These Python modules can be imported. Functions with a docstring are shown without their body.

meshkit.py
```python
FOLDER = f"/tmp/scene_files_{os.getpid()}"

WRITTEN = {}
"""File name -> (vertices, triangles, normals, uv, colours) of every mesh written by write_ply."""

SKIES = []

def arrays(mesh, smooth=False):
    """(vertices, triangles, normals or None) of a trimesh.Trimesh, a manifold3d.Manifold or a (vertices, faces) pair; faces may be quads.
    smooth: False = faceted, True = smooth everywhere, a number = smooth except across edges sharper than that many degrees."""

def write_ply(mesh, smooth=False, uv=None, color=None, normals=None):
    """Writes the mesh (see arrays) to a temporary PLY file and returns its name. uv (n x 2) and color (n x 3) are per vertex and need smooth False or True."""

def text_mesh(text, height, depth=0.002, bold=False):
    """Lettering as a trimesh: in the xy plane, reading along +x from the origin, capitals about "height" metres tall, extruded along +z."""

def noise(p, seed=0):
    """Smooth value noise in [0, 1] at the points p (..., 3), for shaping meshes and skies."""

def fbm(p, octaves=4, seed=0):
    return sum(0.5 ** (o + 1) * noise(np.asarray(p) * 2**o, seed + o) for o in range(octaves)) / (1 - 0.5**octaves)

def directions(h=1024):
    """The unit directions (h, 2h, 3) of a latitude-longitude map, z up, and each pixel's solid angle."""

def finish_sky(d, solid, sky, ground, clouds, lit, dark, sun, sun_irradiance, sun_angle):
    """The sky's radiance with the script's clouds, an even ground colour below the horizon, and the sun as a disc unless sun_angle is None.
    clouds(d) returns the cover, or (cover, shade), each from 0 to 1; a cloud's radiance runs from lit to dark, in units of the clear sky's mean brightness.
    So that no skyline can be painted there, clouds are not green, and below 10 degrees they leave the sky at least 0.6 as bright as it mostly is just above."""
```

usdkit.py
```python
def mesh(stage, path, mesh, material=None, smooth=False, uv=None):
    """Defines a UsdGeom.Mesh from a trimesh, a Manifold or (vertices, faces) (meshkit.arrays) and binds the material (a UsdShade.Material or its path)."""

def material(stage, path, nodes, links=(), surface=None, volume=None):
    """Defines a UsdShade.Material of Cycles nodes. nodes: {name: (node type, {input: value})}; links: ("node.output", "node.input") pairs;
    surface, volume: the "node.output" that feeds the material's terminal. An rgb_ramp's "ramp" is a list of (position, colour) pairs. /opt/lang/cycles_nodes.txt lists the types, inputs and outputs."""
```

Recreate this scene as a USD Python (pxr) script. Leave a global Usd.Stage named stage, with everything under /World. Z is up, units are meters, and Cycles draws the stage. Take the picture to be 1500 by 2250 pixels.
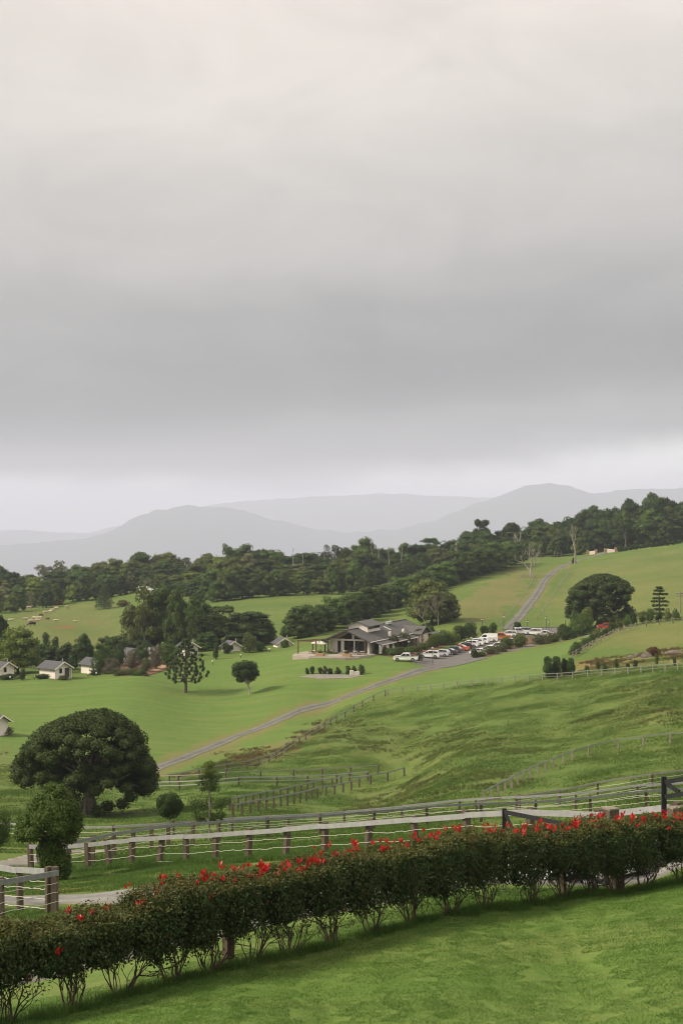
import math, random
import numpy as np, trimesh
import usdkit, meshkit
from scipy.interpolate import RBFInterpolator
from scipy.spatial import Delaunay
from shapely.geometry import Polygon, Point
from shapely import contains_xy
from pxr import Usd, UsdGeom, UsdLux, UsdShade, Gf, Sdf, Vt

stage = Usd.Stage.CreateInMemory()
UsdGeom.SetStageUpAxis(stage, 'Z')
UsdGeom.SetStageMetersPerUnit(stage, 1.0)
UsdGeom.Xform.Define(stage, '/World')
UsdGeom.Scope.Define(stage, '/World/Looks')

# ---------------------------------------------------------------- camera, sky, sun, exposure
FPX, CX, CY, HOR = 3125.0, 750.0, 1125.0, 1150.0       # focal length and picture centre in pixels of the 1500 x 2250 frame
PITCH = math.atan((HOR - CY) / FPX)
cam = UsdGeom.Camera.Define(stage, '/World/camera')
cam.CreateHorizontalApertureAttr(24.0)
cam.CreateVerticalApertureAttr(36.0)
cam.CreateFocalLengthAttr(50.0)
cam.CreateClippingRangeAttr(Gf.Vec2f(0.1, 60000.0))
cam.CreateExposureAttr(1.9)
cam.AddTranslateOp().Set(Gf.Vec3d(0, 0, 0))
cam.AddRotateXOp().Set(90.0 + math.degrees(PITCH))

SUN = np.array([-0.80, -0.12, 0.66]); SUN /= np.linalg.norm(SUN)
SUN_I, SUN_A = 0.40, 14.0
SKY = 0.10
CLOUD_GAIN = 2.7
elev, rot = math.asin(SUN[2]), math.atan2(SUN[0], SUN[1])
sun = UsdLux.DistantLight.Define(stage, '/World/sun')
sun.CreateIntensityAttr(SUN_I); sun.CreateAngleAttr(SUN_A); sun.CreateNormalizeAttr(True)
sun.CreateColorAttr(Gf.Vec3f(1.0, 0.90, 0.74))
zax = Gf.Vec3d(*SUN); xax = Gf.Cross(Gf.Vec3d(0, 0, 1), zax).GetNormalized(); yax = Gf.Cross(zax, xax)
m4 = Gf.Matrix4d(1.0); m4.SetRow3(0, xax); m4.SetRow3(1, yax); m4.SetRow3(2, zax)
sun.AddTransformOp().Set(m4)

dome = UsdLux.DomeLight.Define(stage, '/World/sky')
dome.GetPrim().SetCustomDataByKey('kind', 'structure')
# cloud deck: brightness by height above the horizon, warped by noise; linear colours of the deck
RAMP = [(-0.20, (0.32, 0.32, 0.33)), (-0.02, (0.52, 0.52, 0.535)), (0.000, (0.70, 0.70, 0.71)), (0.014, (0.92, 0.91, 0.91)), (0.024, (0.86, 0.855, 0.855)), (0.033, (0.52, 0.515, 0.51)),
        (0.043, (0.31, 0.305, 0.30)), (0.058, (0.335, 0.328, 0.32)), (0.072, (0.265, 0.26, 0.252)), (0.092, (0.245, 0.24, 0.231)), (0.115, (0.275, 0.267, 0.256)), (0.145, (0.37, 0.357, 0.34)), (0.19, (0.51, 0.484, 0.458)), (0.25, (0.66, 0.615, 0.575)),
        (0.31, (0.80, 0.735, 0.68)), (0.40, (0.90, 0.82, 0.75)), (0.60, (1.0, 0.92, 0.84)), (1.0, (1.1, 1.02, 0.94))]
RAMP = [(e, (c[0], c[1] * 0.995, c[2] * 0.965)) for e, c in RAMP]
E0, E1 = -0.20, 1.0
sky_nodes = {
    'tc': ('texture_coordinate', {}),
    'sep': ('separate_xyz', {}),
    'map': ('mapping', {'scale': (1.7, 1.7, 6.0)}),
    'n1': ('noise_texture', {'scale': 1.3, 'detail': 5.0, 'roughness': 0.52}),
    'map2': ('mapping', {'scale': (5.0, 5.0, 17.0)}),
    'n2': ('noise_texture', {'scale': 1.0, 'detail': 5.0, 'roughness': 0.55}),
    'w1': ('math', {'math_type': 'multiply_add', 'value2': 0.10, 'value3': -0.05}),
    'w2': ('math', {'math_type': 'multiply_add', 'value2': 0.060, 'value3': -0.030}),
    'tilt': ('math', {'math_type': 'multiply', 'value2': -0.088}),
    'low': ('map_range', {'from_min': 0.0, 'from_max': 0.12, 'to_min': 0.35, 'to_max': 1.0, 'clamp': True}),
    'wl': ('math', {'math_type': 'multiply'}),
    'a1': ('math', {'math_type': 'add'}),
    'a2': ('math', {'math_type': 'add'}),
    'a3': ('math', {'math_type': 'add'}),
    'mr': ('map_range', {'from_min': E0, 'from_max': E1, 'to_min': 0.0, 'to_max': 1.0, 'clamp': True}),
    'ramp': ('rgb_ramp', {'ramp': [((e - E0) / (E1 - E0), c) for e, c in RAMP]}),
    'gain': ('mix', {'mix_type': 'multiply', 'fac': 1.0, 'color2': (CLOUD_GAIN,) * 3}),
    'sky': ('sky_texture', {'sky_type': 'single_scattering', 'sun_disc': False, 'sun_elevation': elev, 'sun_rotation': rot}),
    'mixc': ('mix', {'mix_type': 'mix', 'fac': 0.97}),
    'map3': ('mapping', {'scale': (7.0, 7.0, 15.0)}), 'n3': ('noise_texture', {'scale': 1.0, 'detail': 6.0, 'roughness': 0.55, 'distortion': 0.6}),
    'puff': ('map_range', {'from_min': 0.3, 'from_max': 0.7, 'to_min': 0.91, 'to_max': 1.09, 'clamp': True}), 'tone': ('hsv', {'hue': 0.5, 'saturation': 1.0, 'fac': 1.0}),
    'bg': ('background_shader', {'strength': SKY}),
}
sky_links = [('tc.generated', 'sep.vector'), ('tc.generated', 'map.vector'), ('map.vector', 'n1.vector'), ('tc.generated', 'map2.vector'), ('map2.vector', 'n2.vector'),
             ('n1.fac', 'w1.value1'), ('n2.fac', 'w2.value1'), ('sep.x', 'tilt.value1'), ('sep.z', 'low.value'), ('w1.value', 'wl.value1'), ('low.result', 'wl.value2'),
             ('sep.z', 'a1.value1'), ('tilt.value', 'a1.value2'), ('a1.value', 'a2.value1'), ('wl.value', 'a2.value2'), ('a2.value', 'a3.value1'), ('w2.value', 'a3.value2'),
             ('a3.value', 'mr.value'), ('mr.result', 'ramp.fac'), ('ramp.color', 'gain.color1'), ('sky.color', 'mixc.color1'), ('gain.color', 'tone.color'), ('tc.generated', 'map3.vector'), ('map3.vector', 'n3.vector'), ('n3.fac', 'puff.value'), ('puff.result', 'tone.value'), ('tone.color', 'mixc.color2'), ('mixc.color', 'bg.color')]
sky_mat = usdkit.material(stage, '/World/Looks/cloudy_sky', sky_nodes, sky_links, surface='bg.background')
UsdShade.MaterialBindingAPI.Apply(dome.GetPrim()).Bind(sky_mat)

HAZE_DENSITY = 0.00009
HAZE_COLOR = (0.75, 0.80, 0.96)

# ---------------------------------------------------------------- helpers
USED = {}
def numbered(parent, name):
    k = (parent, name); n = USED.get(k, 0); USED[k] = n + 1
    return f'{parent}/{name}' if n == 0 else f'{parent}/{name}_{n:03d}'
def tag(p, label=None, cat=None, group=None, kind=None):
    p = p.GetPrim() if hasattr(p, 'GetPrim') else p
    for k, v in (('label', label), ('category', cat), ('group', group), ('kind', kind)):
        if v: p.SetCustomDataByKey(k, v)
    return p
def thing(name, label, cat, loc=(0, 0, 0), rz=0.0, group=None, scale=None):
    x = UsdGeom.Xform.Define(stage, numbered('/World', name))
    x.AddTranslateOp().Set(Gf.Vec3d(*map(float, loc))); x.AddRotateZOp().Set(math.degrees(rz))
    s = (1, 1, 1) if scale is None else scale
    x.AddScaleOp().Set(Gf.Vec3f(*map(float, s)))
    tag(x, label, cat, group)
    return x.GetPrim()
def copy_of(src, name, label, cat, loc, rz=0.0, group=None, scale=None):
    o = thing(name, label, cat, loc, rz, group, scale)
    o.GetReferences().AddInternalReference(src.GetPath()); o.SetInstanceable(True)
    return o
class MB:
    """collects vertices and triangles of one mesh"""
    def __init__(self): self.v, self.f, self.n = [], [], 0
    def add(self, v, f):
        v = np.asarray(v, float); f = np.asarray(f, int)
        if len(f) and f.shape[1] == 4: f = np.vstack([f[:, [0, 1, 2]], f[:, [0, 2, 3]]])
        self.v.append(v); self.f.append(f + self.n); self.n += len(v); return self
    def tm(self, m): return self.add(m.vertices, m.faces)
    def box(self, x0, x1, y0, y1, z0, z1):
        m = trimesh.creation.box([x1 - x0, y1 - y0, z1 - z0]); m.apply_translation([(x0 + x1) / 2, (y0 + y1) / 2, (z0 + z1) / 2]); return self.tm(m)
    def bar(self, a, b, w, h, up=(0, 0, 1)):
        """box from a to b, w wide (sideways), h high"""
        a, b = np.asarray(a, float), np.asarray(b, float); t = b - a; L = np.linalg.norm(t); t /= L
        s = np.cross(t, up); s /= np.linalg.norm(s) + 1e-12; u = np.cross(s, t)
        c = [p + s * i * w / 2 + u * j * h / 2 for p in (a, b) for i, j in ((-1, -1), (1, -1), (1, 1), (-1, 1))]
        return self.add(c, [[0, 1, 2, 3], [7, 6, 5, 4], [0, 4, 5, 1], [1, 5, 6, 2], [2, 6, 7, 3], [3, 7, 4, 0]])
    def tube(self, p, r, sides=6):
        p = np.asarray(p, float); t = np.gradient(p, axis=0); t /= np.linalg.norm(t, axis=1, keepdims=True) + 1e-12
        a = np.cross(t, np.where(np.abs(t[:, 2:]) < 0.9, [0, 0, 1.0], [1.0, 0, 0])); a /= np.linalg.norm(a, axis=1, keepdims=True) + 1e-12
        b, ang = np.cross(t, a), np.arange(sides) * 2 * np.pi / sides
        v = p[:, None] + np.broadcast_to(r, (len(p),))[:, None, None] * (np.cos(ang)[None, :, None] * a[:, None] + np.sin(ang)[None, :, None] * b[:, None])
        i, j = np.meshgrid(np.arange(len(p) - 1), np.arange(sides), indexing='ij')
        q = np.stack([i * sides + j, i * sides + (j + 1) % sides, (i + 1) * sides + (j + 1) % sides, (i + 1) * sides + j], -1).reshape(-1, 4)
        return self.add(v.reshape(-1, 3), q)
    def prism(self, poly, y0, y1):
        """polygon in x,z extruded along y"""
        m = trimesh.creation.extrude_polygon(Polygon(poly), y1 - y0, engine='earcut')
        v = m.vertices; return self.add(np.stack([v[:, 0], y1 - v[:, 2], v[:, 1]], 1), m.faces)
    def disc(self, c, r, axis, h, n=16):
        m = trimesh.creation.cylinder(r, h, sections=n)
        if axis == 'y': m.apply_transform(trimesh.transformations.rotation_matrix(math.pi / 2, [1, 0, 0]))
        if axis == 'x': m.apply_transform(trimesh.transformations.rotation_matrix(math.pi / 2, [0, 1, 0]))
        m.apply_translation(c); return self.tm(m)
    def arrays(self): return np.vstack(self.v), np.vstack(self.f)
    def build(self, name, mat, parent=None, smooth=False, label=None, kind=None):
        path = numbered('/World' if parent is None else str(parent.GetPath()), name)
        g = usdkit.mesh(stage, path, self.arrays(), mat, smooth=smooth)
        g.CreateDoubleSidedAttr(True)
        tag(g, label, None, None, kind)
        return g.GetPrim()

# ---------------------------------------------------------------- materials
MATS = {}
def plain(name, col, rough=0.7, var=0.18, scale=3.0, metal=0.0, bump=0.0, spec=0.18, stretch=(1, 1, 1)):
    c = np.array(col)
    nodes = {'g': ('texture_coordinate', {}), 'm': ('mapping', {'scale': stretch}), 'n': ('noise_texture', {'scale': scale, 'detail': 5.0, 'roughness': 0.6}),
             'r': ('rgb_ramp', {'ramp': [(0.25, tuple(c * (1 - var))), (0.5, tuple(c)), (0.75, tuple(np.minimum(c * (1 + var), 0.95)))]}),
             'p': ('principled_bsdf', {'roughness': rough, 'metallic': metal, 'specular_ior_level': spec})}
    links = [('g.object', 'm.vector'), ('m.vector', 'n.vector'), ('n.fac', 'r.fac'), ('r.color', 'p.base_color')]
    if bump:
        nodes['b'] = ('bump', {'strength': 0.6, 'distance': bump}); links += [('n.fac', 'b.height'), ('b.normal', 'p.normal')]
    MATS[name] = usdkit.material(stage, '/World/Looks/' + name, nodes, links, surface='p.BSDF'); return MATS[name]
def foliage(name, cols, rough=0.5, transl=0.25, spec=0.12, var=0.30):
    """cols: dark, mid, light leaf colours (per leaf); whole-plant variation from object_info"""
    k = [tuple(c) for c in cols]
    nodes = {'g': ('geometry', {}), 'r': ('rgb_ramp', {'ramp': [(0.0, k[0]), (0.45, k[1]), (0.8, k[1]), (1.0, k[2])]}),
             'o': ('object_info', {}), 'v': ('map_range', {'to_min': 1 - var, 'to_max': 1 + var}),
             'h': ('hsv', {'hue': 0.5, 'saturation': 1.0, 'fac': 1.0}),
             'p': ('principled_bsdf', {'roughness': rough, 'specular_ior_level': spec}), 't': ('translucent_bsdf', {}), 'm': ('mix_closure', {'fac': transl})}
    links = [('g.random_per_island', 'r.fac'), ('o.random', 'v.value'), ('v.result', 'h.value'), ('r.color', 'h.color'), ('h.color', 'p.base_color'), ('h.color', 't.color'), ('p.BSDF', 'm.closure1'), ('t.BSDF', 'm.closure2')]
    MATS[name] = usdkit.material(stage, '/World/Looks/' + name, nodes, links, surface='m.closure'); return MATS[name]

plain('bark', (0.075, 0.06, 0.045), 0.9, 0.35, 2.0)
plain('pale_bark', (0.30, 0.265, 0.215), 0.85, 0.3, 1.2)
plain('grey_bark', (0.20, 0.17, 0.135), 0.9, 0.3, 1.5)
plain('stem_bark', (0.080, 0.060, 0.042), 0.9, 0.35, 9.0)
plain('fence_timber', (0.082, 0.064, 0.045), 0.9, 0.4, 6.0, stretch=(1, 1, 0.25))
plain('pale_timber', (0.21, 0.195, 0.17), 0.85, 0.22, 5.0)
plain('white_rail', (0.25, 0.25, 0.245), 0.7, 0.18, 4.0)
plain('grey_rail', (0.15, 0.16, 0.155), 0.75, 0.25, 4.0)
plain('fence_rope', (0.50, 0.48, 0.42), 0.7, 0.12, 5.0)
plain('black_timber', (0.016, 0.017, 0.018), 0.85, 0.3, 5.0)
plain('asphalt', (0.17, 0.16, 0.155), 0.92, 0.16, 1.6)
plain('car_park_asphalt', (0.115, 0.108, 0.102), 0.92, 0.2, 0.6)
plain('gravel', (0.135, 0.12, 0.103), 0.95, 0.22, 0.9)
plain('gravel_pale', (0.19, 0.175, 0.15), 0.95, 0.2, 1.2)
plain('paving', (0.29, 0.25, 0.21), 0.85, 0.1, 1.0)
plain('kerb_concrete', (0.40, 0.38, 0.35), 0.9, 0.15, 2.0)
plain('mulch', (0.115, 0.062, 0.038), 0.95, 0.35, 2.0)
plain('red_soil', (0.26, 0.12, 0.065), 0.95, 0.3, 0.8)
plain('rock', (0.13, 0.11, 0.09), 0.95, 0.35, 0.9)
def road_mat(name, base, track, verge, scale):
    nodes = {'a': ('attribute', {'attribute': 'across'}), 'ab': ('math', {'math_type': 'absolute'}), 'g': ('geometry', {}), 'n': ('noise_texture', {'scale': scale, 'detail': 6.0, 'roughness': 0.7}), 'nb': ('noise_texture', {'scale': 0.16, 'detail': 4.0}),
             'j': ('math', {'math_type': 'multiply_add', 'value2': 0.5, 'value3': -0.25}), 'ad': ('math', {'math_type': 'add'}), 'r': ('rgb_ramp', {'ramp': [(0.0, tuple(np.array(base) * 0.86)), (0.22, base), (0.42, track), (0.60, track), (0.76, base), (0.90, verge), (1.0, verge)]}),
             'v': ('map_range', {'from_min': 0.3, 'from_max': 0.7, 'to_min': 0.78, 'to_max': 1.22}), 'v2': ('map_range', {'from_min': 0.3, 'from_max': 0.7, 'to_min': 0.86, 'to_max': 1.14}), 'mm': ('math', {'math_type': 'multiply'}), 'h': ('hsv', {'hue': 0.5, 'saturation': 1.0, 'fac': 1.0}),
             'b': ('bump', {'strength': 0.5, 'distance': 0.03}), 'p': ('principled_bsdf', {'roughness': 0.95, 'specular_ior_level': 0.2})}
    MATS[name] = usdkit.material(stage, '/World/Looks/' + name, nodes, [('a.fac', 'ab.value1'), ('g.position', 'n.vector'), ('g.position', 'nb.vector'), ('n.fac', 'j.value1'), ('ab.value', 'ad.value1'), ('j.value', 'ad.value2'), ('ad.value', 'r.fac'), ('n.fac', 'v.value'), ('nb.fac', 'v2.value'), ('v.result', 'mm.value1'), ('v2.result', 'mm.value2'), ('mm.value', 'h.value'), ('r.color', 'h.color'), ('h.color', 'p.base_color'), ('n.fac', 'b.height'), ('b.normal', 'p.normal')], surface='p.BSDF')
road_mat('road_asphalt', (0.158, 0.153, 0.143), (0.180, 0.174, 0.163), (0.130, 0.124, 0.095), 2.2)
road_mat('road_gravel', (0.106, 0.104, 0.090), (0.136, 0.133, 0.117), (0.110, 0.118, 0.052), 1.1)

# ---------------------------------------------------------------- terrain: heights from sight lines to known ground points
def ray(px, py):
    x, y = (px - CX) / FPX, (CY - py) / FPX
    return np.array([x, math.cos(PITCH) - y * math.sin(PITCH), math.sin(PITCH) + y * math.cos(PITCH)])
def zrow(py, d): return -(py - HOR) / FPX * d
CP = [(16,2243,20.8),(160,2214,21.7),(378,2155,23.2),(555,2110,24.6),(730,2070,26),(905,2025,27.6),(1065,1993,29),(1295,1962,30.6),(1495,1935,31.8),
      (1500,2250,18.3),(1000,2250,19.3),(700,2250,20),(1250,2100,24.5),
      (108,2004,42),(0,2010,42),(200,1974,47),(70,1914,63),(290,1904,60),(545,1892,56),(713,1883,52.5),(912,1875,48),(1160,1865,43),(1313,1868,41),(1450,1862,38.7),(1290,1938,36.4),(1290,1951,33.3),(1290,1949.1,31.6),(1430,1941.0,32.4),(1495,1926.5,32.8),(1430,1923,36.8),
      (0,1898,66),(375,1858,82),(750,1827,92),(965,1810,93),(1500,1774,92),(170,1854,100),(435,1840,100),(750,1819,104),(1250,1790,95),
      (195,1790,140),(0,1800,130),(345,1735,178),(750,1722,178),(60,1740,165),(505,1772,140),(885,1700,185),
      (1000,1790,105),(1000,1750,125),(1000,1700,150),(1000,1650,180),(1000,1600,210),(1000,1550,240),(1000,1508,262),
      (750,1650,205),(750,1600,235),(720,1555,268),(500,1690,195),(500,1640,230),(500,1600,250),(500,1550,275),(540,1525,285),(600,1470,305),
      (345,1690,205),(100,1700,190),(100,1640,225),(100,1580,255),(100,1530,280),(100,1490,300),(0,1500,298),(0,1650,215),(0,1580,255),(0,1700,188),
      (100,1472,330),(100,1425,400),(100,1370,490),(100,1335,590),(100,1300,660),(0,1480,320),(0,1345,560),(0,1320,640),
      (300,1480,302),(408,1522,288),(400,1455,325),(510,1437,338),(620,1425,345),(250,1440,400),(250,1380,480),(250,1310,620),
      (700,1447,308),(800,1440,316),(930,1420,340),(890,1452,307),(960,1466,304),(1000,1450,314),(1100,1410,350),(1250,1385,375),(1150,1424,328),(1290,1396,345),
      (848,1528,267),(1200,1494,250),(1400,1484,235),(1500,1477,224),(1400,1560,190),(1400,1600,170),(1400,1645,150),(1450,1700,118),(1200,1600,195),(1200,1700,140),
      (1230,1490,252),(1400,1448,262),(1400,1405,296),(1450,1372,320),(1350,1388,316),(1262,1442,280),(1500,1440,258),(1500,1366,322),
      (1450,1352,352),(1320,1370,366),(1400,1300,430),(1400,1250,520),(1400,1212,610),(1490,1197,630),
      (1130,1372,395),(1160,1330,440),(1195,1280,510),(1240,1242,590),(1320,1215,640),
      (1000,1362,400),(1050,1300,480),(1120,1250,580),(900,1392,385),(640,1405,372),(880,1322,480),(600,1392,400),(600,1340,480),(600,1310,540),(750,1300,570),(870,1275,630),
      (300,1292,640),(500,1290,620),(1000,1240,650),(1200,1217,680),(1450,1195,690)]
pts = [((px - CX) / FPX, d, zrow(py, d)) for px, py, d in CP]
for px in (-100, 400, 900, 1600):
    a = (px - CX) / FPX
    pts += [(a, 1.0, -1.7), (a, 4.0, -2.3), (a, 8.0, -3.9), (a, 12.0, -5.2)]
for px in (-300, 1800):                    # the land goes on beyond the frame as it does at its edges
    e = [(d, zrow(py, d)) for p, py, d in CP if (p < 130 if px < 0 else p > 1380)]
    pts += [((px - CX) / FPX, d, z) for d, z in e]
for px in (-300, 0, 300, 700, 1100, 1500, 1800):
    a = (px - CX) / FPX; k = np.clip(px / 1500, 0, 1)
    pts += [(a, 850, -42 + 26 * k), (a, 1100, -90 + 20 * k), (a, 1700, -200), (a, 3000, -420), (a, 6000, -660), (a, 12000, -700), (a, 26000, -710)]
pts = np.array(pts)
KA = 5.0
rbf = RBFInterpolator(np.stack([np.arctan(pts[:, 0]) * KA, np.log(pts[:, 1] * np.sqrt(1 + pts[:, 0] ** 2))], 1), pts[:, 2] , kernel='thin_plate_spline', smoothing=0.002)
TH_F = np.linspace(-0.33, 0.33, 330)
TH_S = np.concatenate([np.linspace(-math.pi, -0.36, 40), TH_F, np.linspace(0.36, math.pi, 40)])
LR = np.concatenate([np.linspace(math.log(0.8), math.log(14), 40)[:-1], np.linspace(math.log(14), math.log(760), 400)[:-1], np.linspace(math.log(760), math.log(26000), 60)])
def _raw(th, lr):
    thc = np.clip(th, -0.36, 0.36)
    z = rbf(np.stack([thc.ravel() * KA, lr.ravel()], 1)).reshape(th.shape)
    return z
tt, ll = np.meshgrid(TH_S, LR, indexing='ij')
ZT = np.empty_like(tt)
front = np.abs(TH_S) <= 0.36
ZT[front] = _raw(tt[front], ll[front])
zl, zr = _raw(np.full_like(LR, -0.36), LR), _raw(np.full_like(LR, 0.36), LR)
for i, t in enumerate(TH_S):
    if not front[i]:
        k = (t + math.pi) / (2 * math.pi) if t > 0 else (t + math.pi) / (2 * math.pi)
        w = np.clip((math.pi - abs(t)) / (math.pi - 0.36), 0, 1); w = w * w * (3 - 2 * w)
        side = zl if t < 0 else zr
        ZT[i] = side * w + 0.5 * (zl + zr) * (1 - w)
XT, YT = np.exp(ll) * np.sin(tt), np.exp(ll) * np.cos(tt)
R_ = np.exp(ll)
amp = np.interp(R_, [0, 34, 60, 110, 240, 300, 420, 700, 1500], [0.02, 0.03, 0.10, 0.22, 0.22, 0.10, 0.4, 1.0, 10.0])
ZT += amp * (meshkit.fbm(np.stack([XT / 14, YT / 14, XT * 0], -1), 3, 5) - 0.5) * 1.2 + amp * 0.5 * (meshkit.fbm(np.stack([XT / 4, YT / 4, XT * 0], -1), 2, 9) - 0.5)
NEAR = np.interp(R_, [0, 3, 6, 10, 14, 18], [-1.7, -2.3, -3.4, -4.8, -5.85, -6.5]); wn = np.clip((R_ - 13.0) / 5.0, 0, 1); wn = wn * wn * (3 - 2 * wn); ZT = NEAR * (1 - wn) + ZT * wn
ZT[-1] = ZT[0]
NT, NR = len(TH_S), len(LR)
def ground_z(x, y):
    x, y = np.asarray(x, float), np.asarray(y, float)
    th, lr = np.arctan2(x, y), np.log(np.maximum(np.hypot(x, y), 0.81))
    i = np.clip(np.searchsorted(TH_S, th) - 1, 0, NT - 2); j = np.clip(np.searchsorted(LR, lr) - 1, 0, NR - 2)
    u = np.clip((th - TH_S[i]) / (TH_S[i + 1] - TH_S[i]), 0, 1); v = np.clip((np.exp(lr) - np.exp(LR[j])) / (np.exp(LR[j + 1]) - np.exp(LR[j])), 0, 1)
    a, b, c, d = ZT[i, j], ZT[i + 1, j], ZT[i + 1, j + 1], ZT[i, j + 1]
    return np.where(u >= v, a + u * (b - a) + v * (c - b), a + v * (d - a) + u * (c - d))
_S = np.exp(np.linspace(math.log(8), math.log(1200), 1400))
def at(px, py):
    """the ground point seen at a pixel"""
    d = ray(px, py); d = d / d[1]
    below = d[2] * _S < ground_z(d[0] * _S, _S)
    k = int(np.argmax(below))
    lo, hi = _S[k - 1], _S[k]
    for _ in range(24):
        mid = (lo + hi) / 2
        if d[2] * mid < ground_z(d[0] * mid, mid): hi = mid
        else: lo = mid
    return np.array([d[0] * hi, hi, float(ground_z(d[0] * hi, hi))])
def atd(px, d):
    """the ground point at distance d under a picture column"""
    x = (px - CX) / FPX * d
    return np.array([x, d, float(ground_z(x, d))])
def ztop(py, d): return zrow(py, d)
def g3(x, y, dz=0.0): return np.array([x, y, float(ground_z(x, y)) + dz])

# what grows where: r mown lawn, g rough brown growth, b dry yellow pasture
pxT, pyT = CX + FPX * XT / np.maximum(YT, 1e-3), HOR - FPX * ZT / np.maximum(YT, 1e-3)
def soft(poly, feather):
    """membership of ground vertices in a region outlined on sight lines to the ground, with a ragged edge"""
    w = np.array([at(*p)[:2] for p in poly]); P = Polygon(w).buffer(0)
    j = (meshkit.fbm(np.stack([XT / 6, YT / 6, XT * 0], -1), 3, 31) - 0.5) * feather * 3
    k = (meshkit.fbm(np.stack([XT / 6, YT / 6, XT * 0 + 7], -1), 3, 37) - 0.5) * feather * 3
    return contains_xy(P, XT + j, YT + k).astype(float)
mown = np.zeros_like(XT); rough = np.zeros_like(XT); dry = np.zeros_like(XT); bare = np.zeros_like(XT)
mown = np.maximum(mown, (R_ < 33).astype(float))
mown = np.maximum(mown, soft([(-60,1505),(120,1492),(300,1478),(480,1446),(660,1424),(860,1440),(1000,1465),(1130,1432),(1290,1400),(1190,1490),(848,1522),(740,1570),(640,1640),(420,1690),(345,1700),(100,1690),(-60,1690)], 0.6))
rough = np.maximum(rough, 0.9 * soft([(440,1690),(480,1655),(520,1640),(600,1645),(640,1640),(600,1672),(520,1690)], 1.5))
rough = np.maximum(rough, 0.55 * soft([(880,1600),(1120,1620),(1180,1650),(1000,1680),(860,1650),(700,1660),(640,1640),(740,1575)], 5))
rough = np.maximum(rough, 1.0 * soft([(1400,1500),(1520,1490),(1520,1600),(1400,1600),(1340,1560)], 5))
rough = np.maximum(rough, 0.75 * soft([(740,1740),(900,1720),(1100,1700),(1150,1690),(1080,1740),(900,1775),(760,1775)], 4))
rough = np.maximum(rough, 0.9 * soft([(-20,1700),(30,1690),(30,1640),(-20,1650)], 2))
dry = np.maximum(dry, 0.8 * soft([(520,1662),(640,1625),(740,1560),(700,1610),(620,1670),(470,1700),(360,1712),(440,1690)], 1.5))
dry = np.maximum(dry, 0.75 * soft([(1020,1310),(1145,1245),(1180,1262),(1120,1345),(1080,1365),(985,1372)], 6))
dry = np.maximum(dry, 0.9 * soft([(1265,1475),(1500,1455),(1500,1420),(1400,1440),(1270,1455)], 1.2))
dry = np.maximum(dry, 0.35 * soft([(1200,1330),(1260,1250),(1520,1205),(1520,1340),(1400,1360)], 6))
dry = np.maximum(dry, 0.35 * soft([(40,1430),(20,1350),(250,1310),(280,1400),(240,1430)], 6))
dry = np.maximum(dry, 0.4 * soft([(1290,1430),(1330,1390),(1520,1368),(1520,1425)], 4))
bare = np.maximum(bare, 0.8 * soft([(105,1379),(150,1375),(160,1383),(112,1384)], 3))
bare = np.maximum(bare, 0.5 * soft([(1265,1452),(1330,1446),(1330,1462),(1268,1468)], 1.0))
bare = np.maximum(bare, 0.5 * soft([(115,1950),(225,1948),(225,1957),(118,1958)], 0.5))
bare = np.maximum(bare, 0.4 * soft([(195,1372),(215,1364),(222,1368),(200,1376)], 2))
from scipy.spatial import cKDTree
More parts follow.
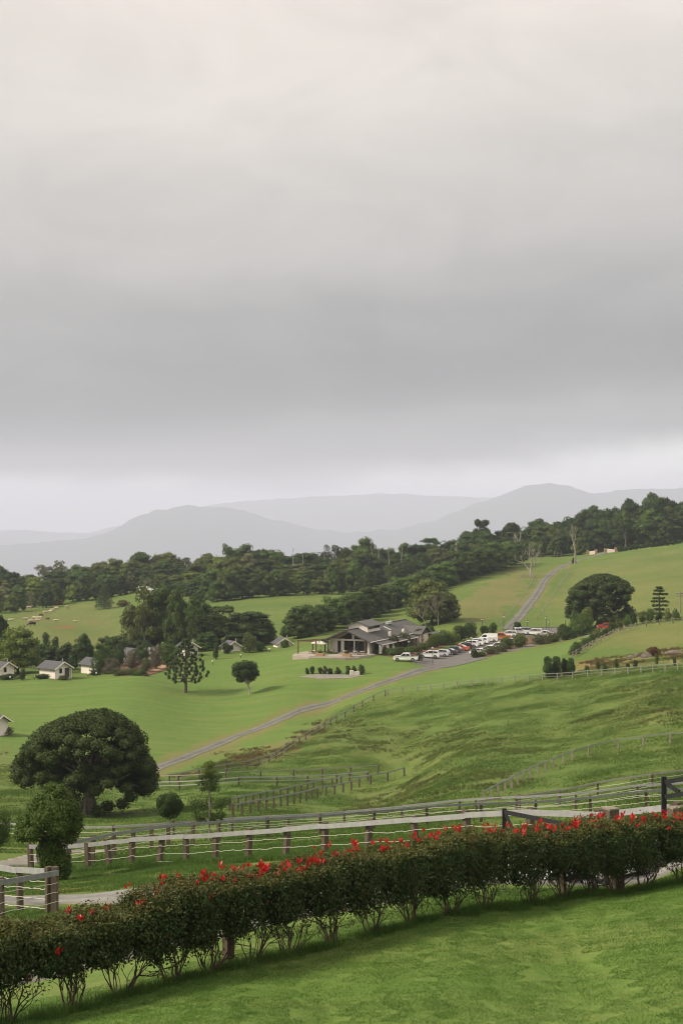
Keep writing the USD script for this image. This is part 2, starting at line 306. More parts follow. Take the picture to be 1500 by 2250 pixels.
for path_, wd_ in (([(300, 1705), (345, 1688), (420, 1660), (500, 1627), (600, 1587), (700, 1551), (800, 1516), (880, 1488), (930, 1472)], 4.2), ([(1050, 1445), (1150, 1423), (1230, 1408), (1300, 1394), (1345, 1384)], 4.0), ([(1160, 1330), (1182, 1300), (1197, 1275), (1215, 1257), (1240, 1243)], 4.0)):
    c_ = np.array([at(*q)[:2] for q in path_]); s_ = np.concatenate([[0], np.cumsum(np.linalg.norm(np.diff(c_, axis=0), axis=1))]); u_ = np.arange(0, s_[-1], 0.7); c_ = np.column_stack([np.interp(u_, s_, c_[:, 0]), np.interp(u_, s_, c_[:, 1])])
    dist = cKDTree(c_).query(np.stack([XT.ravel(), YT.ravel()], 1))[0].reshape(XT.shape); j_ = meshkit.fbm(np.stack([XT / 3, YT / 3, XT * 0 + 3], -1), 3, 41)
    dry = np.maximum(dry, 0.85 * np.clip((wd_ * (0.35 + 1.1 * j_) - dist) / 1.2, 0, 1)); mown = np.where(dist < 2.5, np.minimum(mown, 0.6), mown)
gi = np.arange(NT * NR).reshape(NT, NR)
quads = np.stack([gi[:-1, :-1], gi[1:, :-1], gi[1:, 1:], gi[:-1, 1:]], -1).reshape(-1, 4)
gv = np.stack([XT, YT, ZT], -1).reshape(-1, 3)
gf = np.vstack([quads[:, [0, 1, 2]], quads[:, [0, 2, 3]]])

ground_nodes = {
    'c': ('attribute', {'attribute': 'cover'}), 's': ('separate_color', {}), 'c2': ('attribute', {'attribute': 'wear'}), 's2': ('separate_color', {}),
    'g': ('geometry', {}),
    'nL': ('noise_texture', {'scale': 0.035, 'detail': 4.0}), 'nM': ('noise_texture', {'scale': 0.35, 'detail': 6.0, 'roughness': 0.65}), 'nF': ('noise_texture', {'scale': 5.0, 'detail': 6.0, 'roughness': 0.7}),
    'mapS': ('mapping', {'rotation': (0, 0, 0.95), 'scale': (0.10, 1.0, 0.0)}), 'nS': ('noise_texture', {'scale': 0.42, 'detail': 7.0, 'roughness': 0.7}),
    'lawnA': ('mix', {'color1': (0.070, 0.126, 0.023), 'color2': (0.098, 0.154, 0.030)}),
    'lawn': ('mix', {'mix_type': 'mix', 'color2': (0.165, 0.172, 0.056)}),
    'lw': ('map_range', {'from_min': 0.44, 'from_max': 0.76, 'to_min': 0.0, 'to_max': 0.62, 'clamp': True}),
    'pastA': ('mix', {'color1': (0.060, 0.110, 0.019), 'color2': (0.120, 0.144, 0.033)}),
    'rghA': ('mix', {'color1': (0.085, 0.100, 0.027), 'color2': (0.155, 0.138, 0.052)}),
    'dryA': ('mix', {'color1': (0.105, 0.115, 0.030), 'color2': (0.190, 0.150, 0.066)}),
    'x1': ('mix', {}), 'x2': ('mix', {}), 'x3': ('mix', {}), 'x4': ('mix', {'color2': (0.22, 0.075, 0.035)}), 'x5': ('mix', {'color2': (0.045, 0.062, 0.036)}),
    'rN': ('map_range', {'from_min': 0.32, 'from_max': 0.74, 'clamp': True}), 'rM': ('math', {'math_type': 'multiply', 'use_clamp': True}),
    'bN': ('map_range', {'from_min': 0.40, 'from_max': 0.58, 'clamp': True}), 'bM': ('math', {'math_type': 'multiply', 'use_clamp': True}),
    'pm': ('math', {'math_type': 'multiply_add', 'value2': 0.6, 'value3': 0.0}), 'pf': ('map_range', {'from_min': 0.30, 'from_max': 0.75, 'clamp': True}), 'pa': ('math', {'math_type': 'multiply_add', 'value2': 0.4}),
    'fr': ('map_range', {'from_min': 0.3, 'from_max': 0.7, 'to_min': 0.80, 'to_max': 1.18, 'clamp': True}),
    'fine': ('hsv', {'hue': 0.5, 'saturation': 1.0, 'fac': 1.0}),
    'bump': ('bump', {'strength': 0.22, 'distance': 0.04}), 'bh': ('math', {'math_type': 'add'}),
    'p': ('principled_bsdf', {'roughness': 0.95, 'specular_ior_level': 0.12}),
}
ground_links = [('c.color', 's.color'), ('c2.color', 's2.color'), ('g.position', 'nL.vector'), ('g.position', 'nM.vector'), ('g.position', 'nF.vector'), ('g.position', 'mapS.vector'), ('mapS.vector', 'nS.vector'),
    ('nM.fac', 'lawnA.fac'), ('lawnA.color', 'lawn.color1'), ('nS.fac', 'lw.value'), ('lw.result', 'lawn.fac'),
    ('nL.fac', 'pm.value1'), ('nM.fac', 'pa.value1'), ('pm.value', 'pa.value3'), ('pa.value', 'pf.value'), ('pf.result', 'pastA.fac'), ('nM.fac', 'rghA.fac'), ('pf.result', 'dryA.fac'),
    ('pastA.color', 'x1.color1'), ('lawn.color', 'x1.color2'), ('s.r', 'x1.fac'),
    ('x1.color', 'x2.color1'), ('dryA.color', 'x2.color2'), ('s.b', 'x2.fac'),
    ('nM.fac', 'rN.value'), ('rN.result', 'rM.value1'), ('s.g', 'rM.value2'), ('x2.color', 'x3.color1'), ('rghA.color', 'x3.color2'), ('rM.value', 'x3.fac'),
    ('nM.fac', 'bN.value'), ('bN.result', 'bM.value1'), ('s2.r', 'bM.value2'), ('x3.color', 'x4.color1'), ('bM.value', 'x4.fac'),
    ('x4.color', 'x5.color1'), ('s2.g', 'x5.fac'), ('nF.fac', 'fr.value'), ('fr.result', 'fine.value'), ('x5.color', 'fine.color'), ('fine.color', 'p.base_color'),
    ('nF.fac', 'bh.value1'), ('nM.fac', 'bh.value2'), ('bh.value', 'bump.height'), ('bump.normal', 'p.normal')]
MATS['grass_ground'] = usdkit.material(stage, '/World/Looks/grass_ground', ground_nodes, ground_links, surface='p.BSDF')
gm = usdkit.mesh(stage, '/World/ground', (gv, gf), MATS['grass_ground'], smooth=True)
pv = UsdGeom.PrimvarsAPI(gm)
pv.CreatePrimvar('cover', Sdf.ValueTypeNames.Color3fArray, 'vertex').Set(Vt.Vec3fArray.FromNumpy(np.stack([mown, rough, dry], -1).reshape(-1, 3).astype(np.float32)))
pv.CreatePrimvar('wear', Sdf.ValueTypeNames.Color3fArray, 'vertex').Set(Vt.Vec3fArray.FromNumpy(np.stack([bare, (R_ > 900).astype(float), bare], -1).reshape(-1, 3).astype(np.float32)))
tag(gm, 'rolling green grassland of lawns and paddocks', None, None, 'structure')

def smooth_path(p, step):
    p = np.asarray(p, float)[:, :2]
    from scipy.interpolate import PchipInterpolator
    s = np.concatenate([[0], np.cumsum(np.linalg.norm(np.diff(p, axis=0), axis=1))])
    n = max(2, int(s[-1] / step) + 1); u = np.linspace(0, s[-1], n)
    return np.stack([PchipInterpolator(s, p[:, 0])(u), PchipInterpolator(s, p[:, 1])(u)], 1)
def ribbon(name, pts_, width, mat, label, lift=0.05, step=0.8, cross=15, ragged=0.7, seed=0):
    c = smooth_path(pts_, step); t = np.gradient(c, axis=0); t /= np.linalg.norm(t, axis=1, keepdims=True); n = np.stack([t[:, 1], -t[:, 0]], 1)
    w = np.broadcast_to(width, (len(c),)) if np.ndim(width) == 0 else np.interp(np.linspace(0, 1, len(c)), np.linspace(0, 1, len(width)), width)
    rg = np.random.default_rng(seed)
    eL = w / 2 + ragged * (meshkit.noise(np.stack([np.arange(len(c)) * 0.45, c[:, 0] * 0, c[:, 0] * 0 + seed], 1)) - 0.5); eR = w / 2 + ragged * (meshkit.noise(np.stack([np.arange(len(c)) * 0.45, c[:, 0] * 0 + 9, c[:, 0] * 0 + seed], 1)) - 0.5)
    u = np.linspace(-1, 1, cross)
    off = np.where(u[None] < 0, u[None] * eL[:, None], u[None] * eR[:, None])
    P = c[:, None] + n[:, None] * off[:, :, None]
    z = ground_z(P[..., 0], P[..., 1]) + lift + 0.03 * (1 - u[None] ** 2); z[:, 0] -= lift + 0.08; z[:, -1] -= lift + 0.08
    V = np.concatenate([P, z[..., None]], -1).reshape(-1, 3)
    g = np.arange(len(V)).reshape(len(c), cross)
    q = np.stack([g[:-1, :-1], g[1:, :-1], g[1:, 1:], g[:-1, 1:]], -1).reshape(-1, 4)
    o = MB().add(V, q[:, ::-1]).build(name, mat, smooth=True)
    UsdGeom.PrimvarsAPI(o).CreatePrimvar('across', Sdf.ValueTypeNames.FloatArray, 'vertex').Set(Vt.FloatArray.FromNumpy(np.broadcast_to(u[None], (len(c), cross)).ravel().astype(np.float32)))
    return tag(o, label, None, None, 'structure')
def patch(name, poly, mat, label=None, lift=0.06, step=1.0, parent=None, kind='structure', world=False, flat=None):
    """a draped sheet inside an outline"""
    w = np.array(poly if world else [at(*p)[:2] for p in poly]); P = Polygon(w).buffer(0)
    b = P.exterior; L = [b.interpolate(s) for s in np.arange(0, b.length, step)]
    B = np.array([(p.x, p.y) for p in L]); x0, y0, x1, y1 = P.bounds
    gx, gy = np.meshgrid(np.arange(x0, x1, step), np.arange(y0, y1, step)); I = P.buffer(-step * 0.4)
    k = contains_xy(I, gx.ravel(), gy.ravel()); A = np.vstack([B, np.stack([gx.ravel()[k], gy.ravel()[k]], 1)])
    d = Delaunay(A); c = A[d.simplices].mean(1); f = d.simplices[contains_xy(P.buffer(0.01), c[:, 0], c[:, 1])]
    z = (ground_z(A[:, 0], A[:, 1]) + lift) if flat is None else np.full(len(A), flat)
    V = np.column_stack([A, z]); nb = len(B); skirt = B.copy(); Vs = np.column_stack([skirt, ground_z(B[:, 0], B[:, 1]) - 0.1])
    i = np.arange(nb); q = np.stack([i, (i + 1) % nb, len(V) + (i + 1) % nb, len(V) + i], 1)
    e = A[f]; flip = np.cross(e[:, 1] - e[:, 0], e[:, 2] - e[:, 0]) < 0; f[flip] = f[flip][:, ::-1]
    mb = MB().add(np.vstack([V, Vs]), f); mb.f.append(np.vstack([q[:, [0, 1, 2]], q[:, [0, 2, 3]]]))
    o = mb.build(name, mat, parent)
    if parent is None: tag(o, label, None, None, kind)
    return o

# ---------------------------------------------------------------- roads
ribbon('near_road', [atd(-500, 23), atd(-200, 25.5), atd(80, 27.6), atd(400, 29.6), atd(700, 32), atd(1100, 34.8), atd(1300, 36.2), atd(1500, 36.8), atd(1900, 39.5)], 3.6, MATS['road_asphalt'], 'grey asphalt road behind the clipped hedge', 0.04, 0.5)
ribbon('side_road', [atd(-400, 48.5), atd(-100, 47.6), atd(120, 47.0), atd(300, 45.5), atd(480, 41), atd(640, 36), atd(760, 32.8)], 3.4, MATS['road_asphalt'], 'grey asphalt side road at left behind the post and rail fence', 0.045, 0.5)
ribbon('paddock_track', [at(-40, 1905), at(40, 1897), at(110, 1880), at(170, 1872), at(260, 1869)], 1.8, MATS['gravel_pale'], 'pale dirt track at the paddock corner on the left', 0.04, 0.5)
ribbon('driveway', [at(300, 1705), at(345, 1688), at(420, 1660), at(500, 1627), at(600, 1587), at(700, 1551), at(800, 1516), at(880, 1488), at(930, 1472), at(975, 1464)], [2.9, 2.9, 3.0, 3.2, 4.0], MATS['road_gravel'], 'narrow gravel driveway climbing the lawn to the car park', 0.05)
ribbon('upper_track', [at(1000, 1456), at(1050, 1445), at(1150, 1423), at(1230, 1408), at(1300, 1394), at(1345, 1384), at(1375, 1377)], [5, 4, 3.2, 3.0, 3.0], MATS['road_gravel'], 'gravel track running right from the car park entrance', 0.055)
ribbon('hill_road', [at(1112, 1384), at(1135, 1362), at(1160, 1330), at(1182, 1300), at(1197, 1275), at(1215, 1257), at(1240, 1243), at(1275, 1230), at(1316, 1219), at(1332, 1212)], [3.8, 3.5, 3.3, 3.3, 3.8], MATS['road_gravel'], 'grey road climbing the hill to the entry walls', 0.07)
patch('car_park', [(905, 1452), (950, 1438), (985, 1424), (1030, 1410), (1065, 1397), (1110, 1386), (1150, 1379), (1255, 1377), (1252, 1387), (1180, 1396), (1130, 1404), (1100, 1412), (1062, 1428), (1038, 1440), (1035, 1449), (1075, 1446), (1020, 1460), (962, 1470), (925, 1462)], MATS['car_park_asphalt'], 'dark asphalt car park beside the pavilion', 0.09)
# ---------------------------------------------------------------- mountains
plain('far_forest', (0.045, 0.062, 0.036), 1.0, 0.3, 0.004, spec=0.0)
def mountain(name, label, dist, prof, depth, seed, rough):
    px = np.linspace(-900, 2400, 300); t = np.linspace(-1, 1, 70)
    top = np.interp(px, [p[0] for p in prof], [zrow(p[1], dist) for p in prof])
    top = top + rough * (meshkit.fbm(np.stack([px / 26, px * 0, px * 0 + seed], 1), 4, seed) - 0.5)
    a = (px - CX) / FPX
    P, T = np.meshgrid(np.arange(len(px)), t, indexing='ij')
    Y = dist + T * depth; X = a[P] * dist * (1 + 0.0 * T)
    base = -730.0
    fall = np.clip(1 - np.abs(T), 0, 1) ** 0.9
    sp = meshkit.fbm(np.stack([X / 1800, Y / 1800, X * 0], -1), 4, seed + 3) - 0.5
    Z = base + (top[P] - base) * fall + sp * 800 * fall * (1 - fall) * 2.2
    g = np.arange(P.size).reshape(P.shape); q = np.stack([g[:-1, :-1], g[1:, :-1], g[1:, 1:], g[:-1, 1:]], -1).reshape(-1, 4)
    o = MB().add(np.stack([X, Y, Z], -1).reshape(-1, 3), q).build(name, MATS['far_forest'], smooth=True)
    tag(o, label, None, None, 'structure')
mountain('mountain_range', 'forested hill shoulder and peak fading into pale haze, nearer range', 17000, [(-900, 1215), (-200, 1205), (100, 1190), (190, 1184), (235, 1172), (262, 1157), (300, 1134), (345, 1119), (400, 1111), (470, 1110), (540, 1120), (640, 1150), (760, 1168), (880, 1160), (960, 1138), (1040, 1106), (1110, 1082), (1160, 1064), (1205, 1057), (1250, 1066), (1300, 1080), (1345, 1078), (1400, 1072), (1440, 1075), (1500, 1070), (1700, 1060), (2400, 1090)], 2900, 11, 52)
mountain('mountain_range', 'paler mountain range far behind, almost lost in the haze', 23500, [(-900, 1160), (-100, 1166), (60, 1165), (190, 1170), (300, 1148), (400, 1116), (520, 1100), (640, 1092), (750, 1086), (850, 1082), (950, 1088), (1050, 1092), (1300, 1082), (1700, 1085), (2400, 1110)], 2300, 23, 50)

# ---------------------------------------------------------------- leaves, blobs, branches
def unit(v): return v / (np.linalg.norm(v, axis=-1, keepdims=True) + 1e-9)
def leaf_mesh(c, n, size, rg, width=0.55, spread=0.8, droop=0.0):
    """one folded diamond of two triangles per leaf"""
    N = len(c); size = np.broadcast_to(size, (N,))[:, None] * rg.uniform(0.7, 1.25, (N, 1))
    n = unit(unit(n) + spread * rg.normal(size=(N, 3)) * 0.6)
    t = unit(np.cross(n, rg.normal(size=(N, 3)))); t[:, 2] -= droop; t = unit(t); b = unit(np.cross(n, t))
    p0, p2 = c - t * size * 0.5, c + t * size * 0.5
    p1, p3 = c + b * size * width * 0.5 + n * size * 0.10, c - b * size * width * 0.5 + n * size * 0.10
    v = np.stack([p0, p1, p2, p3], 1).reshape(-1, 3); k = np.arange(N)[:, None] * 4
    return v, np.vstack([k + [0, 1, 2], k + [0, 2, 3]])
def blob_points(blobs, n, rg, low=0.82, high=1.06, under=0.35, cull=0.72):
    """points near the outer surface of a heap of ellipsoids: blobs = (cx, cy, cz, rx, ry, rz)"""
    B = np.asarray(blobs, float); area = (B[:, 3] * B[:, 4] + B[:, 3] * B[:, 5] + B[:, 4] * B[:, 5]); P, Nn = [], []
    need = n
    for _ in range(6):
        k = rg.choice(len(B), size=int(need * 1.7) + 50, p=area / area.sum()); d = unit(rg.normal(size=(len(k), 3)))
        keep = (d[:, 2] > -0.25) | (rg.random(len(k)) < under); k, d = k[keep], d[keep]
        p = B[k, :3] + d * B[k, 3:] * rg.uniform(low, high, (len(k), 1))
        q = ((p[:, None] - B[None, :, :3]) / B[None, :, 3:]); ins = (q ** 2).sum(-1); ins[np.arange(len(k)), k] = 9
        ok = ins.min(1) > cull ** 2
        P.append(p[ok]); Nn.append(unit(d[ok] / B[k[ok], 3:])); need = n - sum(map(len, P))
        if need <= 0: break
    return np.vstack(P)[:n], np.vstack(Nn)[:n]
def core_mesh(mb, blobs, k=0.78, sub=1):
    s = trimesh.creation.icosphere(sub)
    for b in blobs: mb.add(s.vertices * np.array(b[3:]) * k + np.array(b[:3]), s.faces)
def limb(mb, a, b, r0, r1, rg, wob=0.08, n=5, sides=5):
    a, b = np.asarray(a, float), np.asarray(b, float); t = np.linspace(0, 1, n)[:, None]; L = np.linalg.norm(b - a)
    p = a + (b - a) * t + rg.normal(size=(n, 3)) * wob * L * np.sin(np.pi * t); mb.tube(p, np.linspace(r0, r1, n), sides)
def fractal(mb, a, d, L, r, depth, rg, spread=0.6, tips=None, up=0.15, shrink=0.72, sides=5, kids=(2, 3)):
    a, d = np.asarray(a, float), unit(np.asarray(d, float)); n = 4
    p = [a]; dd = d.copy()
    for i in range(n):
        dd = unit(dd + rg.normal(size=3) * 0.13 + np.array([0, 0, up * 0.3])); p.append(p[-1] + dd * L / n)
    mb.tube(np.array(p), np.linspace(r, r * 0.66, n + 1), sides)
    if depth == 0:
        if tips is not None: tips.append(p[-1])
        return
    for _ in range(rg.integers(kids[0], kids[1] + 1)):
        nd = unit(dd + rg.normal(size=3) * spread + np.array([0, 0, up])); s = p[-1] if rg.random() < 0.65 else p[-2]
        fractal(mb, s, nd, L * shrink * rg.uniform(0.8, 1.15), r * 0.62, depth - 1, rg, spread, tips, up, shrink, max(3, sides - 1), kids)

GREENS = {
    'dark': [(0.0416, 0.0717, 0.0174), (0.0915, 0.1365, 0.0294), (0.1769, 0.2133, 0.048)],
    'mid': [(0.0625, 0.1024, 0.0213), (0.1373, 0.1962, 0.0373), (0.2496, 0.2816, 0.0613)],
    'olive': [(0.0833, 0.1024, 0.0239), (0.1914, 0.2048, 0.048), (0.3079, 0.2986, 0.0827)],
    'light': [(0.1144, 0.1536, 0.0267), (0.26, 0.2986, 0.048), (0.416, 0.3924, 0.0799)],
    'grey': [(0.1144, 0.1229, 0.0507), (0.2289, 0.2304, 0.0959), (0.3535, 0.3241, 0.1466)],
}
for k_, c_ in GREENS.items(): foliage('leaf_' + k_, c_)
foliage('leaf_fig', [(0.044, 0.066, 0.016), (0.108, 0.132, 0.028), (0.205, 0.210, 0.052)], 0.55, 0.2, 0.12, 0.05)
foliage('leaf_ivy', [(0.065, 0.105, 0.020), (0.165, 0.205, 0.038), (0.32, 0.31, 0.070)], 0.5, 0.25, 0.15, 0.05)
foliage('leaf_hedge', [(0.044, 0.070, 0.019), (0.150, 0.185, 0.048), (0.330, 0.285, 0.110)], 0.42, 0.2, 0.22, 0.12)
foliage('leaf_hedge_top', [(0.085, 0.090, 0.024), (0.210, 0.190, 0.060), (0.380, 0.250, 0.120)], 0.5, 0.25, 0.2, 0.12)
foliage('leaf_red', [(0.42, 0.020, 0.018), (0.68, 0.050, 0.034), (0.78, 0.14, 0.08)], 0.4, 0.3, 0.4, 0.1)
foliage('leaf_orange', [(0.12, 0.09, 0.012), (0.24, 0.17, 0.022), (0.34, 0.24, 0.04)], 0.5, 0.3, 0.3, 0.1)
foliage('leaf_rust', [(0.10, 0.035, 0.02), (0.20, 0.07, 0.035), (0.28, 0.13, 0.07)], 0.6, 0.3, 0.2, 0.1)
foliage('leaf_purple', [(0.10, 0.09, 0.05), (0.19, 0.175, 0.10), (0.28, 0.25, 0.16)], 0.6, 0.25, 0.2, 0.1)
foliage('grass_blade', [(0.060, 0.115, 0.018), (0.115, 0.185, 0.032), (0.190, 0.220, 0.058)], 0.6, 0.35, 0.2, 0.12)
foliage('lawn_blade', [(0.092, 0.170, 0.030), (0.130, 0.205, 0.042), (0.195, 0.235, 0.068)], 0.6, 0.35, 0.2, 0.10)
foliage('rough_blade', [(0.105, 0.125, 0.034), (0.170, 0.175, 0.052), (0.250, 0.215, 0.095)], 0.7, 0.35, 0.15, 0.25)
foliage('pasture_blade', [(0.068, 0.116, 0.021), (0.108, 0.155, 0.032), (0.165, 0.185, 0.052)], 0.7, 0.35, 0.1, 0.1)
foliage('straw_blade', [(0.12, 0.09, 0.035), (0.23, 0.18, 0.08), (0.34, 0.28, 0.14)], 0.7, 0.35, 0.15, 0.2)

# ---------------------------------------------------------------- tree kinds, built once at unit width and height 1 where copied
def lobes_dome(rg, n, rx, ry, z0, z1, r, zmin=0.0, jitter=0.12):
    """small lobes over a dome from height z0 to z1"""
    out = []
    for i in range(n):
        ph = i * 2.39996 + rg.uniform(-0.4, 0.4); u = (i + 0.5) / n; el = math.asin(min(1, u ** 0.9)) if u < 1 else math.pi / 2
        k = 1 + rg.normal() * jitter
        p = np.array([math.cos(ph) * math.cos(el) * rx * k, math.sin(ph) * math.cos(el) * ry * k, z0 + (z1 - z0) * math.sin(el) * k])
        rr = r * rg.uniform(0.7, 1.35); p *= [1 - rr / rx * 0.7, 1 - rr / ry * 0.7, 1]; p[2] -= rr * 0.8
        if p[2] - rr * 0.5 > zmin: out.append((*p, rr * 1.12, rr * 1.12, rr * 0.9))
    return out
def k_round(rg):      # dense rainforest dome almost to the ground
    return [(0, 0, 0.52, 0.36, 0.36, 0.34)] + lobes_dome(rg, 44, 0.5, 0.5, 0.30, 1.0, 0.125, 0.02) + [(math.cos(a) * 0.33, math.sin(a) * 0.33, rg.uniform(0.14, 0.32), 0.15, 0.15, 0.14) for a in np.linspace(0, 6.0, 9)], 0.30
def k_tall(rg):       # uneven tall crown of several heads
    b = [(0, 0, 0.44, 0.36, 0.36, 0.34)]
    for _ in range(7):
        a, h = rg.uniform(0, 6.28), rg.uniform(0.35, 0.86); q = rg.uniform(0.08, 0.46) * (1.2 - h); b += [(math.cos(a) * q + dx, math.sin(a) * q + dy, h + dz, s, s, s * 0.8) for dx, dy, dz, s in [(rg.normal() * 0.09, rg.normal() * 0.09, rg.normal() * 0.05, rg.uniform(0.09, 0.17)) for _ in range(6)]]
    b += [(rg.normal() * 0.06, rg.normal() * 0.06, 0.90, 0.12, 0.12, 0.09)]
    b += [(math.cos(a) * 0.36, math.sin(a) * 0.36, rg.uniform(0.12, 0.4), 0.16, 0.16, 0.13) for a in np.linspace(0, 6.0, 11)]
    return b, 0.32
def k_loose(rg):      # open gum: clumps at branch ends, sky between
    b = []
    for _ in range(15):
        a, h = rg.uniform(0, 6.28), rg.uniform(0.34, 0.95); q = rg.uniform(0.12, 0.40) * (1.25 - h * 0.75)
        for _ in range(3): s = rg.uniform(0.06, 0.11); b.append((math.cos(a) * q + rg.normal() * 0.06, math.sin(a) * q + rg.normal() * 0.06, h + rg.normal() * 0.04, s * 1.2, s * 1.2, s * 0.85))
    return b, 0.5
def k_flat(rg):       # broad spreading crown in flat layers
    b = []
    for L in (0.52, 0.70, 0.86):
        for _ in range(13):
            a, q = rg.uniform(0, 6.28), math.sqrt(rg.uniform(0, 1)) * (0.46 if L < 0.8 else 0.30); s = rg.uniform(0.09, 0.15); b.append((math.cos(a) * q, math.sin(a) * q, L - q * q * 0.5 + rg.normal() * 0.03, s, s, s * 0.55))
    b += [(math.cos(a) * rg.uniform(0.25, 0.42), math.sin(a) * rg.uniform(0.25, 0.42), rg.uniform(0.12, 0.42), 0.14, 0.14, 0.11) for a in np.linspace(0, 6.2, 18)]
    return b + [(0, 0, 0.5, 0.36, 0.36, 0.30)], 0.4
def k_cone(rg):       # dark conifer
    b = []
    for h in np.linspace(0.10, 0.97, 15):
        w = 0.46 * (1 - h) ** 0.75 + 0.03
        for a in np.linspace(0, 6.28, 6)[:-1] + rg.uniform(0, 6): k = w * rg.uniform(0.5, 1.0); b.append((math.cos(a) * k, math.sin(a) * k, h + rg.normal() * 0.015, w * 0.42 + 0.02, w * 0.42 + 0.02, 0.035 + w * 0.12))
    return b, 0.95
KINDS = {'round': (k_round, 3600, 0.050, True), 'tall': (k_tall, 3400, 0.046, True), 'loose': (k_loose, 2200, 0.045, False), 'flat': (k_flat, 3200, 0.046, True), 'cone': (k_cone, 3000, 0.045, False)}
PROTO = {}
def tree(kind, tone, label, cat, px, d, width, height, group=None, name=None, variant=None, bark='bark', rz=None, base=None, squash=1.0):
    """a tree standing on the ground at distance d under column px; copies of one tree per kind, tone and variant"""
    p = atd(px, d) if base is None else base; rg = np.random.default_rng(int(px * 7 + d * 13) % 100000)
    v = rg.integers(0, 3) if variant is None else variant
    key = (kind, tone, int(v), bark); nm = name or {'round': 'rainforest_tree', 'tall': 'tall_tree', 'loose': 'gum_tree', 'flat': 'spreading_tree', 'cone': 'conifer_tree'}[kind]
    rz = rg.uniform(0, 6.28) if rz is None else rz; loc = p + [0, 0, -0.1]; sc = (width, width * squash, height)
    if key in PROTO: return copy_of(PROTO[key], nm, label, cat, loc, rz, group, sc)
    t = thing(nm, label, cat, loc, rz, group, sc); PROTO[key] = t
    pr = np.random.default_rng(1000 + len(PROTO) * 17)
    f, n, ls, core = KINDS[kind]; blobs, trunk = f(pr)
    m = MB(); m.tube([(0, 0, -0.02), (0.004, 0, trunk * 0.5), (0, 0.004, trunk), (0, 0, min(trunk + 0.3, 0.95))], [0.038, 0.026, 0.020, 0.006], 7)
    for i in pr.choice(len(blobs), min(12, len(blobs)), replace=False): limb(m, (0, 0, trunk * pr.uniform(0.55, 1.0)), np.array(blobs[i][:3]) * [0.95, 0.95, 1], 0.012, 0.004, pr)
    m.build('trunk', MATS[bark], t)
    c = MB(); pts_, nn = blob_points(blobs, n, pr, 0.75, 1.1)
    c.add(*leaf_mesh(pts_, nn + [0, 0, 0.25], ls, pr, 0.75, 0.9)); core and core_mesh(c, [(*b[:3], *(np.array(b[3:]) * 0.9)) for b in blobs if max(b[3:]) > 0.12], 0.8)
    c.build('crown', MATS['leaf_' + tone], t)
    return t
def bush(name, label, cat, loc, w, dpt, h, mat, n, ls, seed, group=None, lobes=14, stems=True, flatness=0.0):
    """a leafy bush or clipped shrub on the ground: stems and crown"""
    rg = np.random.default_rng(seed); t = thing(name, label, cat, loc, rg.uniform(-0.3, 0.3), group)
    lobes = int(lobes * 1.6); hh = rg.uniform(0, 1, lobes); wd = 1.1 - 0.55 * hh ** 2
    bl = [(0, 0, h * 0.40, w * 0.34, dpt * 0.34, h * 0.40)] + [(math.cos(a) * w * 0.36 * q * k, math.sin(a) * dpt * 0.36 * q * k, h * (0.12 + 0.74 * z), w * 0.19 * s, dpt * 0.19 * s, min(h * 0.2, w * 0.24) * s) for a, q, s, z, k in zip(rg.uniform(0, 6.28, lobes), rg.uniform(0.35, 1.1, lobes), rg.uniform(0.6, 1.35, lobes), hh, wd)]
    if stems:
        m = MB()
        for a in np.linspace(0, 6.28, 5)[:-1]: limb(m, (0, 0, -0.05), (math.cos(a) * w * 0.22, math.sin(a) * dpt * 0.22, h * 0.55), min(0.03 * h, 0.06), 0.008 * h, rg)
        m.build('stems', MATS['stem_bark'], t)
    c = MB(); core_mesh(c, bl[:1], 0.8); pts_, nn = blob_points(bl, int(n * 1.25), rg, 0.72, 1.22, 0.6); pts_[:, 2] = np.maximum(pts_[:, 2], 0.03)
    c.add(*leaf_mesh(pts_, nn, ls, rg, 0.6, 0.8)); c.build('crown', mat, t)
    return t
# ---------------------------------------------------------------- grass stuff
from scipy.spatial.transform import Rotation as Rot
def blade_patch(rg, size, n, h, w, lean=0.45, clump=0):
    """n curved blades over a square patch"""
    if clump: cc = rg.uniform(-size / 2, size / 2, (clump, 2)); xy = cc[rg.integers(0, clump, n)] + rg.normal(size=(n, 2)) * h * 0.45
    else: xy = rg.uniform(-size / 2, size / 2, (n, 2))
    a = rg.uniform(0, 6.28, n); hh = h * rg.uniform(0.55, 1.3, n); ww = w * rg.uniform(0.7, 1.3, n)
    ln = rg.normal(size=(n, 2)) * lean * hh[:, None]
    b = np.column_stack([xy, np.full(n, -0.02)]); s = np.stack([np.cos(a), np.sin(a), a * 0], 1) * ww[:, None] / 2
    m = b + np.column_stack([ln * 0.35, hh * 0.6]); t = b + np.column_stack([ln, hh])
    v = np.stack([b - s, b + s, m + s * 0.8, m - s * 0.8, t], 1).reshape(-1, 3); k = np.arange(n)[:, None] * 5
    return v, np.vstack([k + [0, 1, 2], k + [0, 2, 3], k + [3, 2, 4]])
